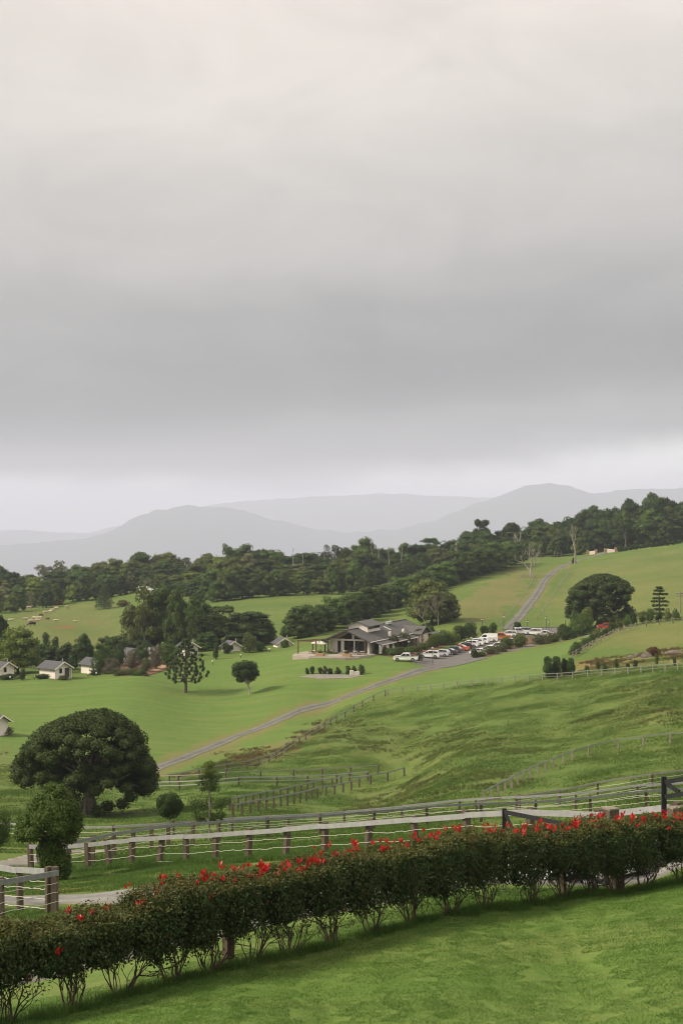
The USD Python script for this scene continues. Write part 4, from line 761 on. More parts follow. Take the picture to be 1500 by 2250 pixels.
c = MB(); P, N = blob_points(bl, 8500, rg, 0.85, 1.12, 0.6); c.add(*leaf_mesh(P, N + [0, 0, .3], 0.10, rg, 0.62, 0.8)); core_mesh(c, bl, 0.78); c.build('crown', MATS['leaf_ivy'], t)
c = MB(); P, N = blob_points(lo, 4200, rg, 0.85, 1.12, 0.8); P[:, 2] = np.maximum(P[:, 2], 0.04); c.add(*leaf_mesh(P, N + [0, 0, .2], 0.10, rg, 0.62, 0.8)); core_mesh(c, lo, 0.75); c.build('ivy', MATS['leaf_ivy'], t, label='darker ivy wrapping the lower trunk')
bush('garden_shrub', 'bright green rounded shrub cut by the left edge beside the paddock', 'shrub', atd(-8, 88), 2.4, 2.0, 2.3, MATS['leaf_ivy'], 3600, 0.11, 21)
# small clipped round tree and the thin young tree behind the front fence
dd = 101; p = atd(374, dd); t = thing('round_topiary', 'small clipped ball shaped tree on thin stems behind the front fence', 'small tree', p); rg = np.random.default_rng(14)
S4 = dd / FPX; zc = ztop(1770, dd) - p[2]
bl = [(0, 0, zc, 0.82, 0.8, 0.88)] + [(math.cos(a) * 0.5, math.sin(a) * 0.5, zc + b, 0.46, 0.46, 0.44) for a, b in zip(rg.uniform(0, 6.28, 12), rg.uniform(-0.45, 0.5, 12))]
m = MB(); [limb(m, (x, y, -0.1), (x * 3.5, y * 3.5, zc), 0.035, 0.02, rg) for x, y in [(-.08, 0), (.06, .05), (0.02, -.07), (.12, 0)]]; m.build('stems', MATS['pale_bark'], t)
c = MB(); P, N = blob_points(bl, 4200, rg, 0.9, 1.1, 0.9); c.add(*leaf_mesh(P, N, 0.12, rg, 0.6, 0.8)); core_mesh(c, bl, 0.8); c.build('crown', MATS['leaf_dark'], t)
dd = 90; p = atd(460, dd); t = thing('young_tree', 'thin young tree with tiered leafy branches and yellowish tip behind the fence', 'tree', p); rg = np.random.default_rng(15); S5 = dd / FPX
H5 = ztop(1662, dd) - p[2]; m = MB(); m.tube([(0, 0, -0.2), (0.03, 0, H5 * 0.4), (0, 0, H5 * 0.8), (0.02, 0, H5 * 0.97)], [0.06, 0.045, 0.03, 0.01], 7); low, tip = [], []
for y, hw in [(1680, 10), (1695, 16), (1708, 22), (1720, 27), (1733, 22), (1762, 42), (1772, 36), (1790, 40), (1800, 30)]:
    for a in np.linspace(0, 6.28, 6)[:-1] + rg.uniform(0, 2):
        z = ztop(y, dd) - p[2] + rg.normal() * 0.05; e = np.array([math.cos(a) * hw * S5 * rg.uniform(.6, 1.05), math.sin(a) * hw * S5 * 0.8, z]); limb(m, (0, 0, max(0.1, z - 0.25)), e, 0.02, 0.008, rg)
        (tip if y < 1700 else low).extend([tuple(e * [k_, k_, 1] + rg.normal(size=3) * 0.05) + ((0.19, 0.19, 0.15) if y < 1745 else (0.27, 0.27, 0.20)) for k_ in ((0.45, 0.7, 1.0) if y < 1745 else (0.75, 1.0))])
m.build('trunk', MATS['grey_bark'], t)
for nm, B_, n_, mt in (('crown', low, 4600, 'leaf_mid'), ('crown_tip', tip, 900, 'leaf_light')):
    c = MB(); P, N = blob_points(B_, n_, rg, 0.6, 1.2, 0.9, 0.4); c.add(*leaf_mesh(P, N + [0, 0, .3], 0.12, rg, 0.55, 0.9)); c.build(nm, MATS[mt], t)
# araucaria on the far lawn
p = at(408, 1522); dd = p[1]; S6 = dd / FPX; t = thing('bunya_pine', 'dark araucaria pine with tufted upswept branches standing on the far lawn', 'tree', p); rg = np.random.default_rng(16); m = MB(); tf = []
H6 = 118 * S6; m.tube([(0, 0, -0.2), (0, 0, H6 * .4), (0, 0, H6)], [0.32, 0.24, 0.05], 8)
for y, hw in [(1497, 46), (1490, 50), (1482, 48), (1474, 44), (1466, 42), (1458, 38), (1450, 34), (1442, 27), (1434, 22), (1426, 16), (1418, 11), (1410, 7)]:
    for a in np.linspace(0, 6.28, 8)[:-1] + rg.uniform(0, 2):
        L = hw * S6 * rg.uniform(0.75, 1.05); z = (1522 - y) * S6; e = np.array([math.cos(a) * L, math.sin(a) * L, z + L * 0.22]); md = np.array([math.cos(a) * L * 0.6, math.sin(a) * L * 0.6, z - L * 0.05]); m.tube([(0, 0, z), md, e], [0.06, 0.045, 0.02], 4)
        for k_ in ((0.62, 1.0) if y > 1440 else (0.9,)):
            q = md * (1 - (k_ - .6) / .4) + e * ((k_ - .6) / .4) if k_ < 1 else e; tf.append((*(q + [0, 0, 0.15]), 0.42, 0.42, 0.55))
m.build('trunk', MATS['bark'], t); c = MB(); P, N = blob_points(tf, 5200, rg, 0.3, 1.05, 0.9, 0.2); c.add(*leaf_mesh(P, N + [0, 0, .6], 0.26, rg, 0.5, 0.7)); core_mesh(c, tf, 0.62); c.build('crown', MATS['leaf_dark'], t)
p = at(549, 1526); dd = p[1]; S7 = dd / FPX; t = thing('lawn_tree', 'small dense tree with leaning pale trunk alone on the far lawn', 'tree', p); rg = np.random.default_rng(17); m = MB()
m.tube([(0, 0, -0.2), (-.15, 0, 1.2), (-.6, 0, 2.6), (-.8, 0, 4.2)], [0.22, 0.17, 0.13, 0.05], 8)
bl = [((x - 549) * S7, yy, (1526 - y) * S7, r, r, r * .8) for x, y, yy, r in [(522, 1466, 0, 1.15), (538, 1462, -.5, 1.25), (553, 1464, 0, 1.15), (558, 1476, -.3, 1.0), (522, 1480, -.2, 1.1), (540, 1477, -.8, 1.3), (531, 1491, -.4, .95), (552, 1489, 0, 1.0), (540, 1472, 1.0, 1.5), (526, 1494, .2, .7), (563, 1482, 0, .6), (516, 1474, 0, .6)]]
for b in bl: limb(m, (-.3, 0, 1.9), b[:3], 0.09, 0.03, rg)
m.build('trunk', MATS['pale_bark'], t); c = MB(); P, N = blob_points(bl, 3000, rg, 0.8, 1.1, 0.8); c.add(*leaf_mesh(P, N, 0.34, rg, 0.6, 0.8)); core_mesh(c, bl, 0.75); c.build('crown', MATS['leaf_dark'], t)
p = atd(1448, 335); t = thing('norfolk_pine', 'small tiered pine with shelf like branches on the right slope', 'tree', p); rg = np.random.default_rng(18); m = MB(); tf = []; H8 = ztop(1289, 335) - p[2]
m.tube([(0, 0, -0.2), (0, 0, H8)], [0.2, 0.04], 7)
for f_, hw in [(0.16, 1.6), (0.30, 1.2), (0.42, 2.0), (0.54, 2.2), (0.63, 1.5), (0.76, 1.9), (0.86, 1.1), (0.95, 0.6)]:
    for a in np.linspace(0, 6.28, 7)[:-1] + rg.uniform(0, 2): L = hw * rg.uniform(.7, 1.1); e = (math.cos(a) * L, math.sin(a) * L, H8 * f_ + 0.15); limb(m, (0, 0, H8 * f_), e, 0.05, 0.02, rg); tf += [(e[0] * k_, e[1] * k_, e[2], 0.42, 0.42, 0.3) for k_ in (0.4, 0.8, 1.0)]
m.build('trunk', MATS['bark'], t); c = MB(); P, N = blob_points(tf, 3000, rg, 0.4, 1.05, 0.9, 0.3); c.add(*leaf_mesh(P, N + [0, 0, .4], 0.36, rg, 0.5, 0.8)); c.build('crown', MATS['leaf_dark'], t)
# bare pale trees on the hill
def bare_tree(label, p, h, seed, mat, r=0.32, depth=5, spread=0.5, tuft=None, lean=(0, 0), shrink=0.74, name='bare_tree'):
    rg = np.random.default_rng(seed); t = thing(name, label, 'tree', p); m, tips = MB(), []
    fractal(m, (0, 0, -0.3), (lean[0], lean[1], 1), h * 0.27, r, depth, rg, spread, tips, 0.22, shrink, 7, (2, 3)); v, f = m.arrays(); v[:, 2] = np.where(v[:, 2] > 0, v[:, 2] * h / v[:, 2].max(), v[:, 2]); m.v, m.f = [v], [f]; m.build('trunk', MATS[mat], t)
    if tuft:
        tp = np.array(tips) * [1, 1, 1]; tp[:, 2] *= 1.0; s = h / max(tp[:, 2].max(), 1e-3); tp[:, 2] *= min(s, 1.3); tp = tp[rg.random(len(tp)) < tuft[1]]
        c = MB(); q = np.repeat(tp, 14, 0) + rg.normal(size=(len(tp) * 14, 3)) * 0.5; c.add(*leaf_mesh(q, rg.normal(size=q.shape) + [0, 0, .5], 0.42, rg, 0.6)); c.build('crown', MATS[tuft[0]], t)
    return t
p = at(1165, 1267); t = thing('bare_tree', 'pale gnarled nearly leafless gum left of the hill road', 'tree', p); rg = np.random.default_rng(31); m, tips = MB(), []
m.tube([(0, 0, -.4), (.1, 0, 1.4), (.15, 0, 2.8)], [.55, .42, .38], 9); m.tube([(.1, 0, 1.6), (-1.6, .3, 4.0), (-2.8, .2, 5.3), (-4.9, 0, 5.9)], [.32, .25, .18, .10], 7); m.tube([(.12, 0, 2.6), (.3, -.4, 5.2), (-.5, -.3, 8.2), (-.2, 0, 10.5)], [.32, .24, .17, .08], 7); m.tube([(.15, 0, 2.4), (1.5, .3, 4.6), (2.0, .2, 7.0), (3.0, 0, 9.5)], [.30, .22, .15, .07], 7)
for q, d, L, r, dp in [((-2.8, .2, 5.3), (-.3, 0, 1), 2.2, .10, 3), ((-4.9, 0, 5.9), (-1, .2, .3), 1.6, .07, 2), ((-1.6, .3, 4.0), (-.4, -.5, 1), 2.4, .10, 3), ((.3, -.4, 5.2), (.5, -.2, 1), 2.6, .11, 3), ((-.5, -.3, 8.2), (-.7, 0, .9), 2.2, .09, 3), ((-.2, 0, 10.5), (.1, 0, 1), 1.8, .07, 3), ((2.0, .2, 7.0), (.8, .2, .7), 2.2, .09, 3), ((3.0, 0, 9.5), (.3, 0, 1), 1.8, .07, 3), ((1.5, .3, 4.6), (.9, -.3, .8), 2.3, .09, 3), ((.0, -.3, 6.8), (.4, .3, 1), 2.4, .09, 3)]: fractal(m, q, d, L, r, dp, rg, .55, tips, .15, .72, 5)
m.build('trunk', MATS['pale_bark'], t); tp = np.array(tips); tp = tp[rg.random(len(tp)) < .30]; q = np.repeat(tp, 12, 0) + rg.normal(size=(len(tp) * 12, 3)) * .4; MB().add(*leaf_mesh(q, rg.normal(size=q.shape) + [0, 0, .5], .36, rg, .6)).build('crown', MATS['leaf_olive'], t)
p = at(1262, 1240); bare_tree('slim pale bare tree beside the hill road below the entry walls', p, 17, 33, 'pale_bark', 0.34, 5, 0.42, ('leaf_olive', 0.22))
bush('road_shrub', 'small dark shrub at the foot of the slim bare tree', 'shrub', at(1259, 1238) + [0, -1, 0], 1.8, 1.8, 2.4, MATS['leaf_dark'], 600, 0.3, 41)
# ---------------------------------------------------------------- building materials
plain('white_wall', (0.66, 0.60, 0.53), 0.8, 0.06, 1.5)
plain('cream_wall', (0.60, 0.52, 0.43), 0.8, 0.08, 1.5)
plain('roof_metal', (0.088, 0.084, 0.080), 0.55, 0.10, 1.0)
plain('dark_roof', (0.070, 0.070, 0.075), 0.6, 0.10, 1.0)
plain('pale_roof', (0.33, 0.35, 0.36), 0.6, 0.12, 1.0)
plain('dark_trim', (0.05, 0.045, 0.042), 0.6, 0.15, 2.0)
plain('brown_timber', (0.11, 0.062, 0.036), 0.7, 0.25, 2.0)
plain('soffit', (0.34, 0.27, 0.20), 0.8, 0.1, 1.5)
plain('interior', (0.05, 0.042, 0.036), 0.9, 0.3, 1.0)
plain('canvas', (0.50, 0.475, 0.43), 0.8, 0.04, 1.5)
plain('wicker', (0.20, 0.15, 0.10), 0.8, 0.3, 6.0)
plain('steel_grey', (0.38, 0.39, 0.39), 0.45, 0.08, 2.0, metal=0.3)
plain('lamp_black', (0.03, 0.03, 0.032), 0.5, 0.1, 2.0)
plain('lamp_glass', (0.75, 0.72, 0.62), 0.3, 0.03, 2.0)
plain('terracotta', (0.30, 0.19, 0.11), 0.85, 0.15, 2.0)
plain('tyre_rubber', (0.018, 0.018, 0.018), 0.85, 0.1, 3.0)
plain('rim_alloy', (0.30, 0.30, 0.31), 0.35, 0.05, 3.0, metal=0.7)
plain('tail_red', (0.35, 0.02, 0.02), 0.25, 0.05, 3.0)
plain('lamp_clear', (0.65, 0.66, 0.66), 0.15, 0.05, 3.0)
plain('cow_hide_pale', (0.42, 0.35, 0.25), 0.9, 0.12, 1.5)
plain('cow_hide_brown', (0.13, 0.065, 0.035), 0.9, 0.2, 1.5)
plain('cow_hide_black', (0.025, 0.02, 0.018), 0.9, 0.2, 1.5)
plain('tank_rust', (0.42, 0.15, 0.06), 0.8, 0.25, 1.0)
for nm_, c_ in dict(white=(0.72, 0.72, 0.70), silver=(0.42, 0.43, 0.44), charcoal=(0.035, 0.037, 0.04), teal=(0.04, 0.065, 0.075), orange=(0.55, 0.16, 0.02), redpaint=(0.42, 0.05, 0.03), coral=(0.46, 0.10, 0.045), black=(0.015, 0.015, 0.016)).items():
    MATS['paint_' + nm_] = usdkit.material(stage, '/World/Looks/paint_' + nm_, {'p': ('principled_bsdf', {'base_color': c_, 'roughness': 0.3, 'coat_weight': 0.6, 'coat_roughness': 0.08})}, [], surface='p.BSDF')
MATS['window_glass'] = usdkit.material(stage, '/World/Looks/window_glass', {'f': ('fresnel', {'IOR': 1.5}), 't': ('diffuse_bsdf', {'color': (0.012, 0.013, 0.014)}), 'g': ('glossy_bsdf', {'roughness': 0.05, 'color': (0.9, 0.9, 0.9)}), 'm': ('mix_closure', {})}, [('f.fac', 'm.fac'), ('t.BSDF', 'm.closure1'), ('g.BSDF', 'm.closure2')], surface='m.closure')
MATS['clear_glass'] = usdkit.material(stage, '/World/Looks/clear_glass', {'f': ('fresnel', {'IOR': 1.45}), 't': ('transparent_bsdf', {'color': (0.80, 0.84, 0.83)}), 'g': ('glossy_bsdf', {'roughness': 0.02, 'color': (0.9, 0.9, 0.9)}), 'm': ('mix_closure', {})}, [('f.fac', 'm.fac'), ('t.BSDF', 'm.closure1'), ('g.BSDF', 'm.closure2')], surface='m.closure')

# ---------------------------------------------------------------- cars: x forward, origin on the ground under the centre
CARS = {   # length, width, body outline, window outlines on the side, belt height
    'suv': (4.6, 1.86, [(-2.30, .45), (-2.28, 1.02), (-2.18, 1.12), (-1.98, 1.55), (-1.75, 1.66), (0.10, 1.70), (0.42, 1.62), (1.05, 1.12), (2.05, .98), (2.27, .82), (2.30, .42), (2.1, .28), (-2.15, .28)], [[(-1.98, 1.16), (-1.85, 1.52), (-1.05, 1.56), (-1.02, 1.14)], [(-.95, 1.14), (-.98, 1.56), (.05, 1.57), (.10, 1.12)], [(.17, 1.12), (.14, 1.56), (.40, 1.52), (.92, 1.12)]], 1.10, [(1.02, 1.14, .46, 1.60)], [(-2.16, 1.14, -1.99, 1.54)]),
    'sedan': (4.6, 1.80, [(-2.30, .45), (-2.28, .95), (-2.1, 1.0), (-1.55, 1.04), (-.85, 1.40), (-.5, 1.46), (.15, 1.46), (.4, 1.40), (1.05, 1.0), (2.0, .85), (2.27, .70), (2.30, .38), (2.1, .25), (-2.15, .25)], [[(-1.3, 1.04), (-.8, 1.36), (-.45, 1.40), (-.45, 1.02)], [(-.38, 1.02), (-.38, 1.40), (.15, 1.40), (.38, 1.34), (.88, 1.00)]], .99, [(1.00, 1.02, .43, 1.38)], [(-1.50, 1.06, -.88, 1.38)]),
    'hatch': (4.1, 1.78, [(-2.05, .45), (-2.03, .98), (-1.95, 1.05), (-1.65, 1.44), (-1.4, 1.52), (.15, 1.52), (.42, 1.44), (1.0, 1.05), (1.82, .90), (2.03, .72), (2.05, .38), (1.9, .26), (-1.9, .26)], [[(-1.70, 1.06), (-1.5, 1.40), (-.75, 1.44), (-.72, 1.04)], [(-.65, 1.04), (-.68, 1.44), (.12, 1.45), (.38, 1.38), (.85, 1.03)]], 1.02, [(.97, 1.07, .45, 1.43)], [(-1.93, 1.08, -1.67, 1.42)]),
    'ute': (5.35, 1.90, [(-2.68, .55), (-2.66, 1.12), (-1.10, 1.16), (-1.02, 1.20), (-.90, 1.74), (-.6, 1.80), (.35, 1.80), (.62, 1.72), (1.22, 1.20), (2.35, 1.10), (2.62, .92), (2.68, .50), (2.4, .38), (-2.5, .42)], [[(-.88, 1.20), (-.80, 1.66), (-.10, 1.69), (-.06, 1.18)], [(.0, 1.18), (-.03, 1.69), (.36, 1.69), (.58, 1.62), (1.08, 1.18)]], 1.17, [(1.18, 1.22, .66, 1.70)], [(-1.06, 1.24, -.93, 1.70)]),
    'van': (5.0, 1.92, [(-2.50, .45), (-2.48, 1.2), (-2.42, 1.92), (-2.2, 2.0), (.75, 2.0), (1.05, 1.90), (1.65, 1.20), (2.28, 1.02), (2.48, .80), (2.50, .42), (2.3, .28), (-2.3, .30)], [[(.25, 1.16), (.22, 1.76), (.80, 1.76), (1.0, 1.70), (1.45, 1.18)]], 1.15, [(1.62, 1.24, 1.10, 1.86)], [(-2.47, 1.28, -2.43, 1.85)])}
def car(kind, paint, label, loc, heading, cat='car', group='cars parked by the pavilion', tall=1.0):
    L, W, prof, wins, belt, wsc, rsc = CARS[kind]; t = thing('parked_car' if kind not in ('ute', 'van') else {'ute': 'pickup_truck', 'van': 'parked_van'}[kind], label, cat, loc, heading, group, (1, 1, tall))
    roof = max(p[1] for p in prof)
    def taper(v): v = np.array(v, float); k = np.clip((v[:, 2] - belt) / (roof - belt), 0, 1); v[:, 1] *= 1 - 0.20 * k; e = np.clip((np.abs(v[:, 0]) - L / 2 + 0.45) / 0.45, 0, 1); v[:, 1] *= 1 - 0.10 * e; lo_ = np.clip((0.42 - v[:, 2]) / 0.2, 0, 1); v[:, 1] *= 1 - 0.05 * lo_; return v
    b = MB(); b.prism(prof, -W / 2, W / 2); v, f = b.arrays(); m = trimesh.Trimesh(v, f, process=True); m = m.slice_plane([0, 0, belt], [0, 0, 1], cap=False) + m.slice_plane([0, 0, belt], [0, 0, -1], cap=False); b = MB().add(taper(m.vertices), m.faces); b.build('body', MATS[paint], t)
    for s in (-1, 1):
        for w in wins: q = taper([(x, s * (W / 2 + 0.012), z) for x, z in w]); c = q.mean(0) - [0, s * 0.03, 0]; n = len(q); MB().add(np.vstack([q, c]), [[0, i, i + 1] for i in range(1, n - 1)] + [[i, (i + 1) % n, n] for i in range(n)]).build('side_window', MATS['window_glass'], t)
    for nm, sc, dx in (('windscreen', wsc, 0.02), ('rear_window', rsc, -0.02)):
        for x0, z0, x1, z1 in sc:
            h0, h1 = W / 2 * 0.88 * (1 - 0.2 * max(0, (z0 - belt) / (roof - belt))), W / 2 * 0.88 * (1 - 0.2 * (z1 - belt) / (roof - belt)); q = [(x0 + dx, -h0, z0), (x0 + dx, h0, z0), (x1 + dx, h1, z1), (x1 + dx, -h1, z1)]; back = [(p[0] - dx * 1.6, p[1], p[2] - 0.02) for p in q]
            MB().add(q + back, [[0, 1, 2, 3], [7, 6, 5, 4], [0, 4, 5, 1], [1, 5, 6, 2], [2, 6, 7, 3], [3, 7, 4, 0]]).build(nm, MATS['window_glass'], t)
    r = {'ute': .39, 'suv': .36, 'van': .34}.get(kind, .32)
    for x in (L / 2 - 0.88, -L / 2 + (0.92 if kind != 'ute' else 1.15)):
        for s in (-1, 1):
            w = MB().disc((x, s * (W / 2 - 0.10), r), r, 'y', 0.24, 18).build('wheel', MATS['tyre_rubber'], t); MB().disc((x, s * (W / 2 + 0.026), r), r * 0.62, 'y', 0.012, 14).build('rim', MATS['rim_alloy'], w)
    zf = min(p[1] for p in prof if p[0] > L / 2 - 0.35 and p[1] > 0.6) - 0.02
    for s in (-1, 1): MB().box(L / 2 - 0.16, L / 2 - 0.02, s * W * .36 - .17, s * W * .36 + .17, zf - .06, zf + .10).build('headlight', MATS['lamp_clear'], t); MB().box(-L / 2 - .004, -L / 2 + .12, s * W * .38 - .10, s * W * .38 + .10, .78, 1.0).build('tail_light', MATS['tail_red'], t)
    MB().box(L / 2 - .1, L / 2 + .03, -W * .42, W * .42, .36, .52).build('front_bumper', MATS['dark_trim'], t); MB().box(-L / 2 - .03, -L / 2 + .1, -W * .42, W * .42, .38, .55).build('rear_bumper', MATS['dark_trim'], t)
    if kind == 'ute': MB().box(-2.55, -1.16, -.80, .80, 1.13, 1.175).build('tray_opening', MATS['black'] if 'black' in MATS else MATS['dark_trim'], t); MB().bar((-1.12, -.72, 1.2), (-1.45, -.72, 1.25), .06, .08).build('sports_bar', MATS['dark_trim'], t)
    if kind == 'suv': [MB().bar((-1.6, s * .66, 1.72), (.1, s * .66, 1.75), .04, .04).build('roof_rail', MATS['dark_trim'], t) for s in (-1, 1)]
    return t
AX = math.radians(90 - 22.5)                    # the building and the bays run away to the right
U = np.array([math.cos(AX), math.sin(AX)]); V = np.array([U[1], -U[0]])      # along the ridge, across towards the right front
def park(kind, paint, label, px, d, head=None, dz=0.12, cat='car'):
    p = atd(px, d); return car(kind, paint, label, p + [0, 0, dz], math.atan2(-V[1], -V[0]) if head is None else head, cat)
SIDE = math.pi - 0.12
park('ute', 'paint_white', 'white dual cab pickup parked alone at the near end of the row, side on', 891, 307, SIDE, 0.06, 'pickup')
park('suv', 'paint_white', 'white four wheel drive first in the main parked row, side on', 943, 317, math.pi - 0.22)
ROW = [('hatch', 'paint_silver', 'silver hatchback tucked behind the first white four wheel drive', 968, 321), ('sedan', 'paint_charcoal', 'charcoal sedan third in the main parked row', 983, 324), ('hatch', 'paint_teal', 'dark teal hatchback fourth in the main parked row', 994, 327), ('sedan', 'paint_coral', 'red sedan between dark cars in the main parked row', 1009, 330), ('hatch', 'paint_black', 'black hatchback just beyond the red sedan', 1020, 333.5), ('suv', 'paint_white', 'white wagon beyond the black hatchback in the main row', 1031, 337), ('suv', 'paint_white', 'larger white wagon in the middle of the main row', 1043, 340.5), ('hatch', 'paint_white', 'small white hatchback beside the white van', 1056, 344)]
for a in ROW: park(*a)
park('van', 'paint_white', 'tall white delivery van at the far end of the main row', 1071, 349, math.pi - 0.18, cat='van')
park('ute', 'paint_orange', 'bright orange dual cab pickup beyond the white van', 1100, 354, -0.1, cat='pickup')
park('suv', 'paint_white', 'white wagon right behind the orange pickup', 1117, 361, math.pi - 0.3)
park('ute', 'paint_white', 'white pickup with roof rack at the back of the car park', 1137, 368, 0.15, cat='pickup')
park('suv', 'paint_silver', 'silver wagon at the back of the car park beside the hill road foot', 1158, 371, 0.1)
park('suv', 'paint_white', 'white wagon near the back lamp post of the car park', 1172, 367, math.pi - 0.3)
park('sedan', 'paint_white', 'white sedan furthest right in the car park', 1196, 363, math.pi - 0.25)
park('sedan', 'paint_white', 'white sedan first behind the garden island', 1054, 319.5, math.pi - 0.5)
park('hatch', 'paint_white', 'white hatchback second behind the garden island', 1075, 324, math.pi - 0.5)
park('hatch', 'paint_white', 'white hatchback third behind the garden island shrubs', 1094, 330, math.pi - 0.5)
park('suv', 'paint_silver', 'pale wagon last behind the garden island shrubs', 1116, 338, math.pi - 0.5)
park('hatch', 'paint_redpaint', 'red car parked alone under the massive rounded fig', 1329, 340, math.pi - 0.1, 0.1)
p = atd(1285, 36.3); car('sedan', 'paint_white', 'white car behind the hedge near its right end, glimpsed between stems', p + [0, 0, 0.04], math.pi + hedge_a - 0.05, 'car', 'car on the near road', 0.84)

# ---------------------------------------------------------------- pavilion
BP = atd(763, 318); ZF = BP[2] + 0.12              # floor level
def bl2w(u, v, z=0.0): q = BP[:2] + U * u + V * v; return np.array([q[0], q[1], ZF + z])
pav = thing('pavilion', 'white pavilion with grey gabled metal roof, raised clerestory and glazed front', 'pavilion', (BP[0], BP[1], ZF), AX)
# local frame: x along the ridge away from the front, y to the left of it (so -y is the right front side)
EZ, RZ, HW, LB = 2.95, 5.25, 5.3, 38.0
def wall(name, x0, x1, y0, y1, z0, z1, mat='white_wall', parent=None): return MB().box(x0, x1, y0, y1, z0, z1).build(name, MATS[mat], parent or pav)
wall('foundation', -0.2, LB, -HW + .25, HW - .25, -1.6, 0.0, 'kerb_concrete')
wall('wall', 1.5, LB - .8, -HW + .55, -HW + .80, 0, EZ + .05); wall('wall', 1.5, LB - .8, HW - .80, HW - .55, 0, EZ + .05); wall('wall', LB - 1.05, LB - .8, -HW + .8, HW - .8, 0, EZ + .1)
wall('back_wall', 9.0, 9.2, -HW + .8, HW - .8, 0, EZ, 'interior'); wall('interior_floor', 1.5, 9.0, -HW + .8, HW - .8, 0.0, 0.03, 'gravel_pale')
wall('front_pier', 1.2, 1.5, 2.9, HW - .55, 0, EZ + .2); wall('front_pier', 1.2, 1.5, 1.35, 2.05, 0, EZ + .2); wall('front_pier', 1.2, 1.5, -HW + .55, -HW + 1.0, 0, EZ); wall('front_beam', 1.1, 1.5, -4.1, 2.9, EZ - .25, EZ + .12, 'white_wall'); wall('front_pier', 1.18, 1.48, -1.15, -.65, EZ + .12, EZ + 1.65)
wall('verandah_post', -.65, -.42, -4.55, -4.32, 0, EZ, 'brown_timber'); wall('verandah_post', -.65, -.42, 4.32, 4.55, 0, EZ + .1, 'brown_timber'); wall('verandah_post', -.65, -.42, -2.0, -1.85, 0, EZ, 'steel_grey')
fr = MB().box(1.34, 1.40, -4.3, 1.35, 0.02, 0.10).build('glass_front', MATS['dark_trim'], pav)
for i, y in enumerate(np.linspace(-4.2, 1.3, 6)): MB().box(1.33, 1.41, y - .04, y + .04, .1, EZ - .26).build('mullion', MATS['dark_trim'], fr)
for a, b in zip(np.linspace(-4.2, 1.3, 6)[:-1], np.linspace(-4.2, 1.3, 6)[1:]): MB().box(1.36, 1.375, a + .045, b - .045, .1, EZ - .26).build('pane', MATS['clear_glass'], fr)
wd = wall('side_window', 1.30, 1.36, 2.07, 2.88, .3, EZ - .1, 'dark_trim'); MB().box(1.27, 1.298, 2.15, 2.80, .4, EZ - .2).build('pane', MATS['window_glass'], wd)
for poly in ([(-.58, EZ + .15), (-.58, EZ + 1.55), (-3.9, EZ + .15)], [(-1.22 + 3.4, EZ + .15), (-1.22, EZ + 1.62), (-1.22, EZ + .15)]):
    pass
def tri(name, x0, x1, poly, mat, parent=None):       # polygon in y,z extruded along x
    m = trimesh.creation.extrude_polygon(Polygon(poly).buffer(0), x1 - x0, engine='earcut'); v = m.vertices; return MB().add(np.stack([x0 + v[:, 2], v[:, 0], v[:, 1]], 1), m.faces).build(name, MATS[mat], parent or pav)
gab = lambda y: EZ + (RZ - EZ) * (1 - abs(y) / HW)
tri('gable_window', 1.30, 1.36, [(-1.2, EZ + .16), (2.6, EZ + .16), (0.0, gab(0) - .75), (-1.2, gab(-1.2) - .62)], 'window_glass'); tri('gable_window', 1.30, 1.36, [(-.62 - 3.4, EZ + .16), (-1.24, EZ + .16), (-1.24, gab(-1.24) - .62)], 'window_glass')
tri('gable_infill', 1.40, 1.50, [(-HW + .4, EZ + .12), (HW - .4, EZ + .12), (0, gab(0) - .25)], 'soffit')
th = math.atan2(RZ - EZ, HW)
def roof_plane(name, x0, x1, ya, za, yb, zb, thick, mat, parent=None, seams=0.0):
    n = np.array([0, -(zb - za), yb - ya]); n = n / np.linalg.norm(n); n = n if n[2] > 0 else -n
    q = np.array([(x0, ya, za), (x1, ya, za), (x1, yb, zb), (x0, yb, zb)], float); w = q - n * thick
    o = MB().add(np.vstack([q, w]), [[0, 1, 2, 3], [7, 6, 5, 4], [0, 4, 5, 1], [1, 5, 6, 2], [2, 6, 7, 3], [3, 7, 4, 0]]).build(name, MATS[mat], parent or pav)
    if seams:
        s = MB()
        for x in np.arange(x0 + seams / 2, x1, seams): s.bar(np.array([x, ya, za]) + n * .02, np.array([x, yb, zb]) + n * .02, 0.045, 0.05)
        s.build('roof_seams', MATS[mat], o, kind='stuff')
    return o
oh = 0.55; ez = EZ - oh * math.tan(th)
roof_plane('roof', -1.1, LB, 0.02, RZ, -HW - oh, ez, .16, 'roof_metal', seams=1.2); roof_plane('roof', -1.1, LB, -0.02, RZ, HW + oh, ez, .16, 'roof_metal', seams=1.2)
MB().bar((-1.12, 0, RZ + .05), (LB + .02, 0, RZ + .05), .35, .07).build('ridge_cap', MATS['roof_metal'], pav)
for s in (-1, 1): MB().bar((-1.14, s * .03, RZ - .12), (-1.14, s * (HW + oh), ez - .10), .05, .28).build('barge_board', MATS['dark_trim'], pav); MB().bar((LB + .04, s * .03, RZ - .12), (LB + .04, s * (HW + oh), ez - .10), .05, .28).build('barge_board', MATS['dark_trim'], pav)
MB().bar((-1.1, -HW - oh - .07, ez - .05), (LB, -HW - oh - .07, ez - .05), .12, .14).build('gutter', MATS['white_wall'], pav)
roof_plane('skirt_roof', 1.5, 26.0, -HW + .3, EZ - .20, -HW - 2.3, EZ - .95, .10, 'roof_metal', seams=1.2); wall('skirt_fascia', 1.5, 26.0, -HW - 2.36, -HW - 2.31, EZ - 1.12, EZ - .93, 'white_wall')
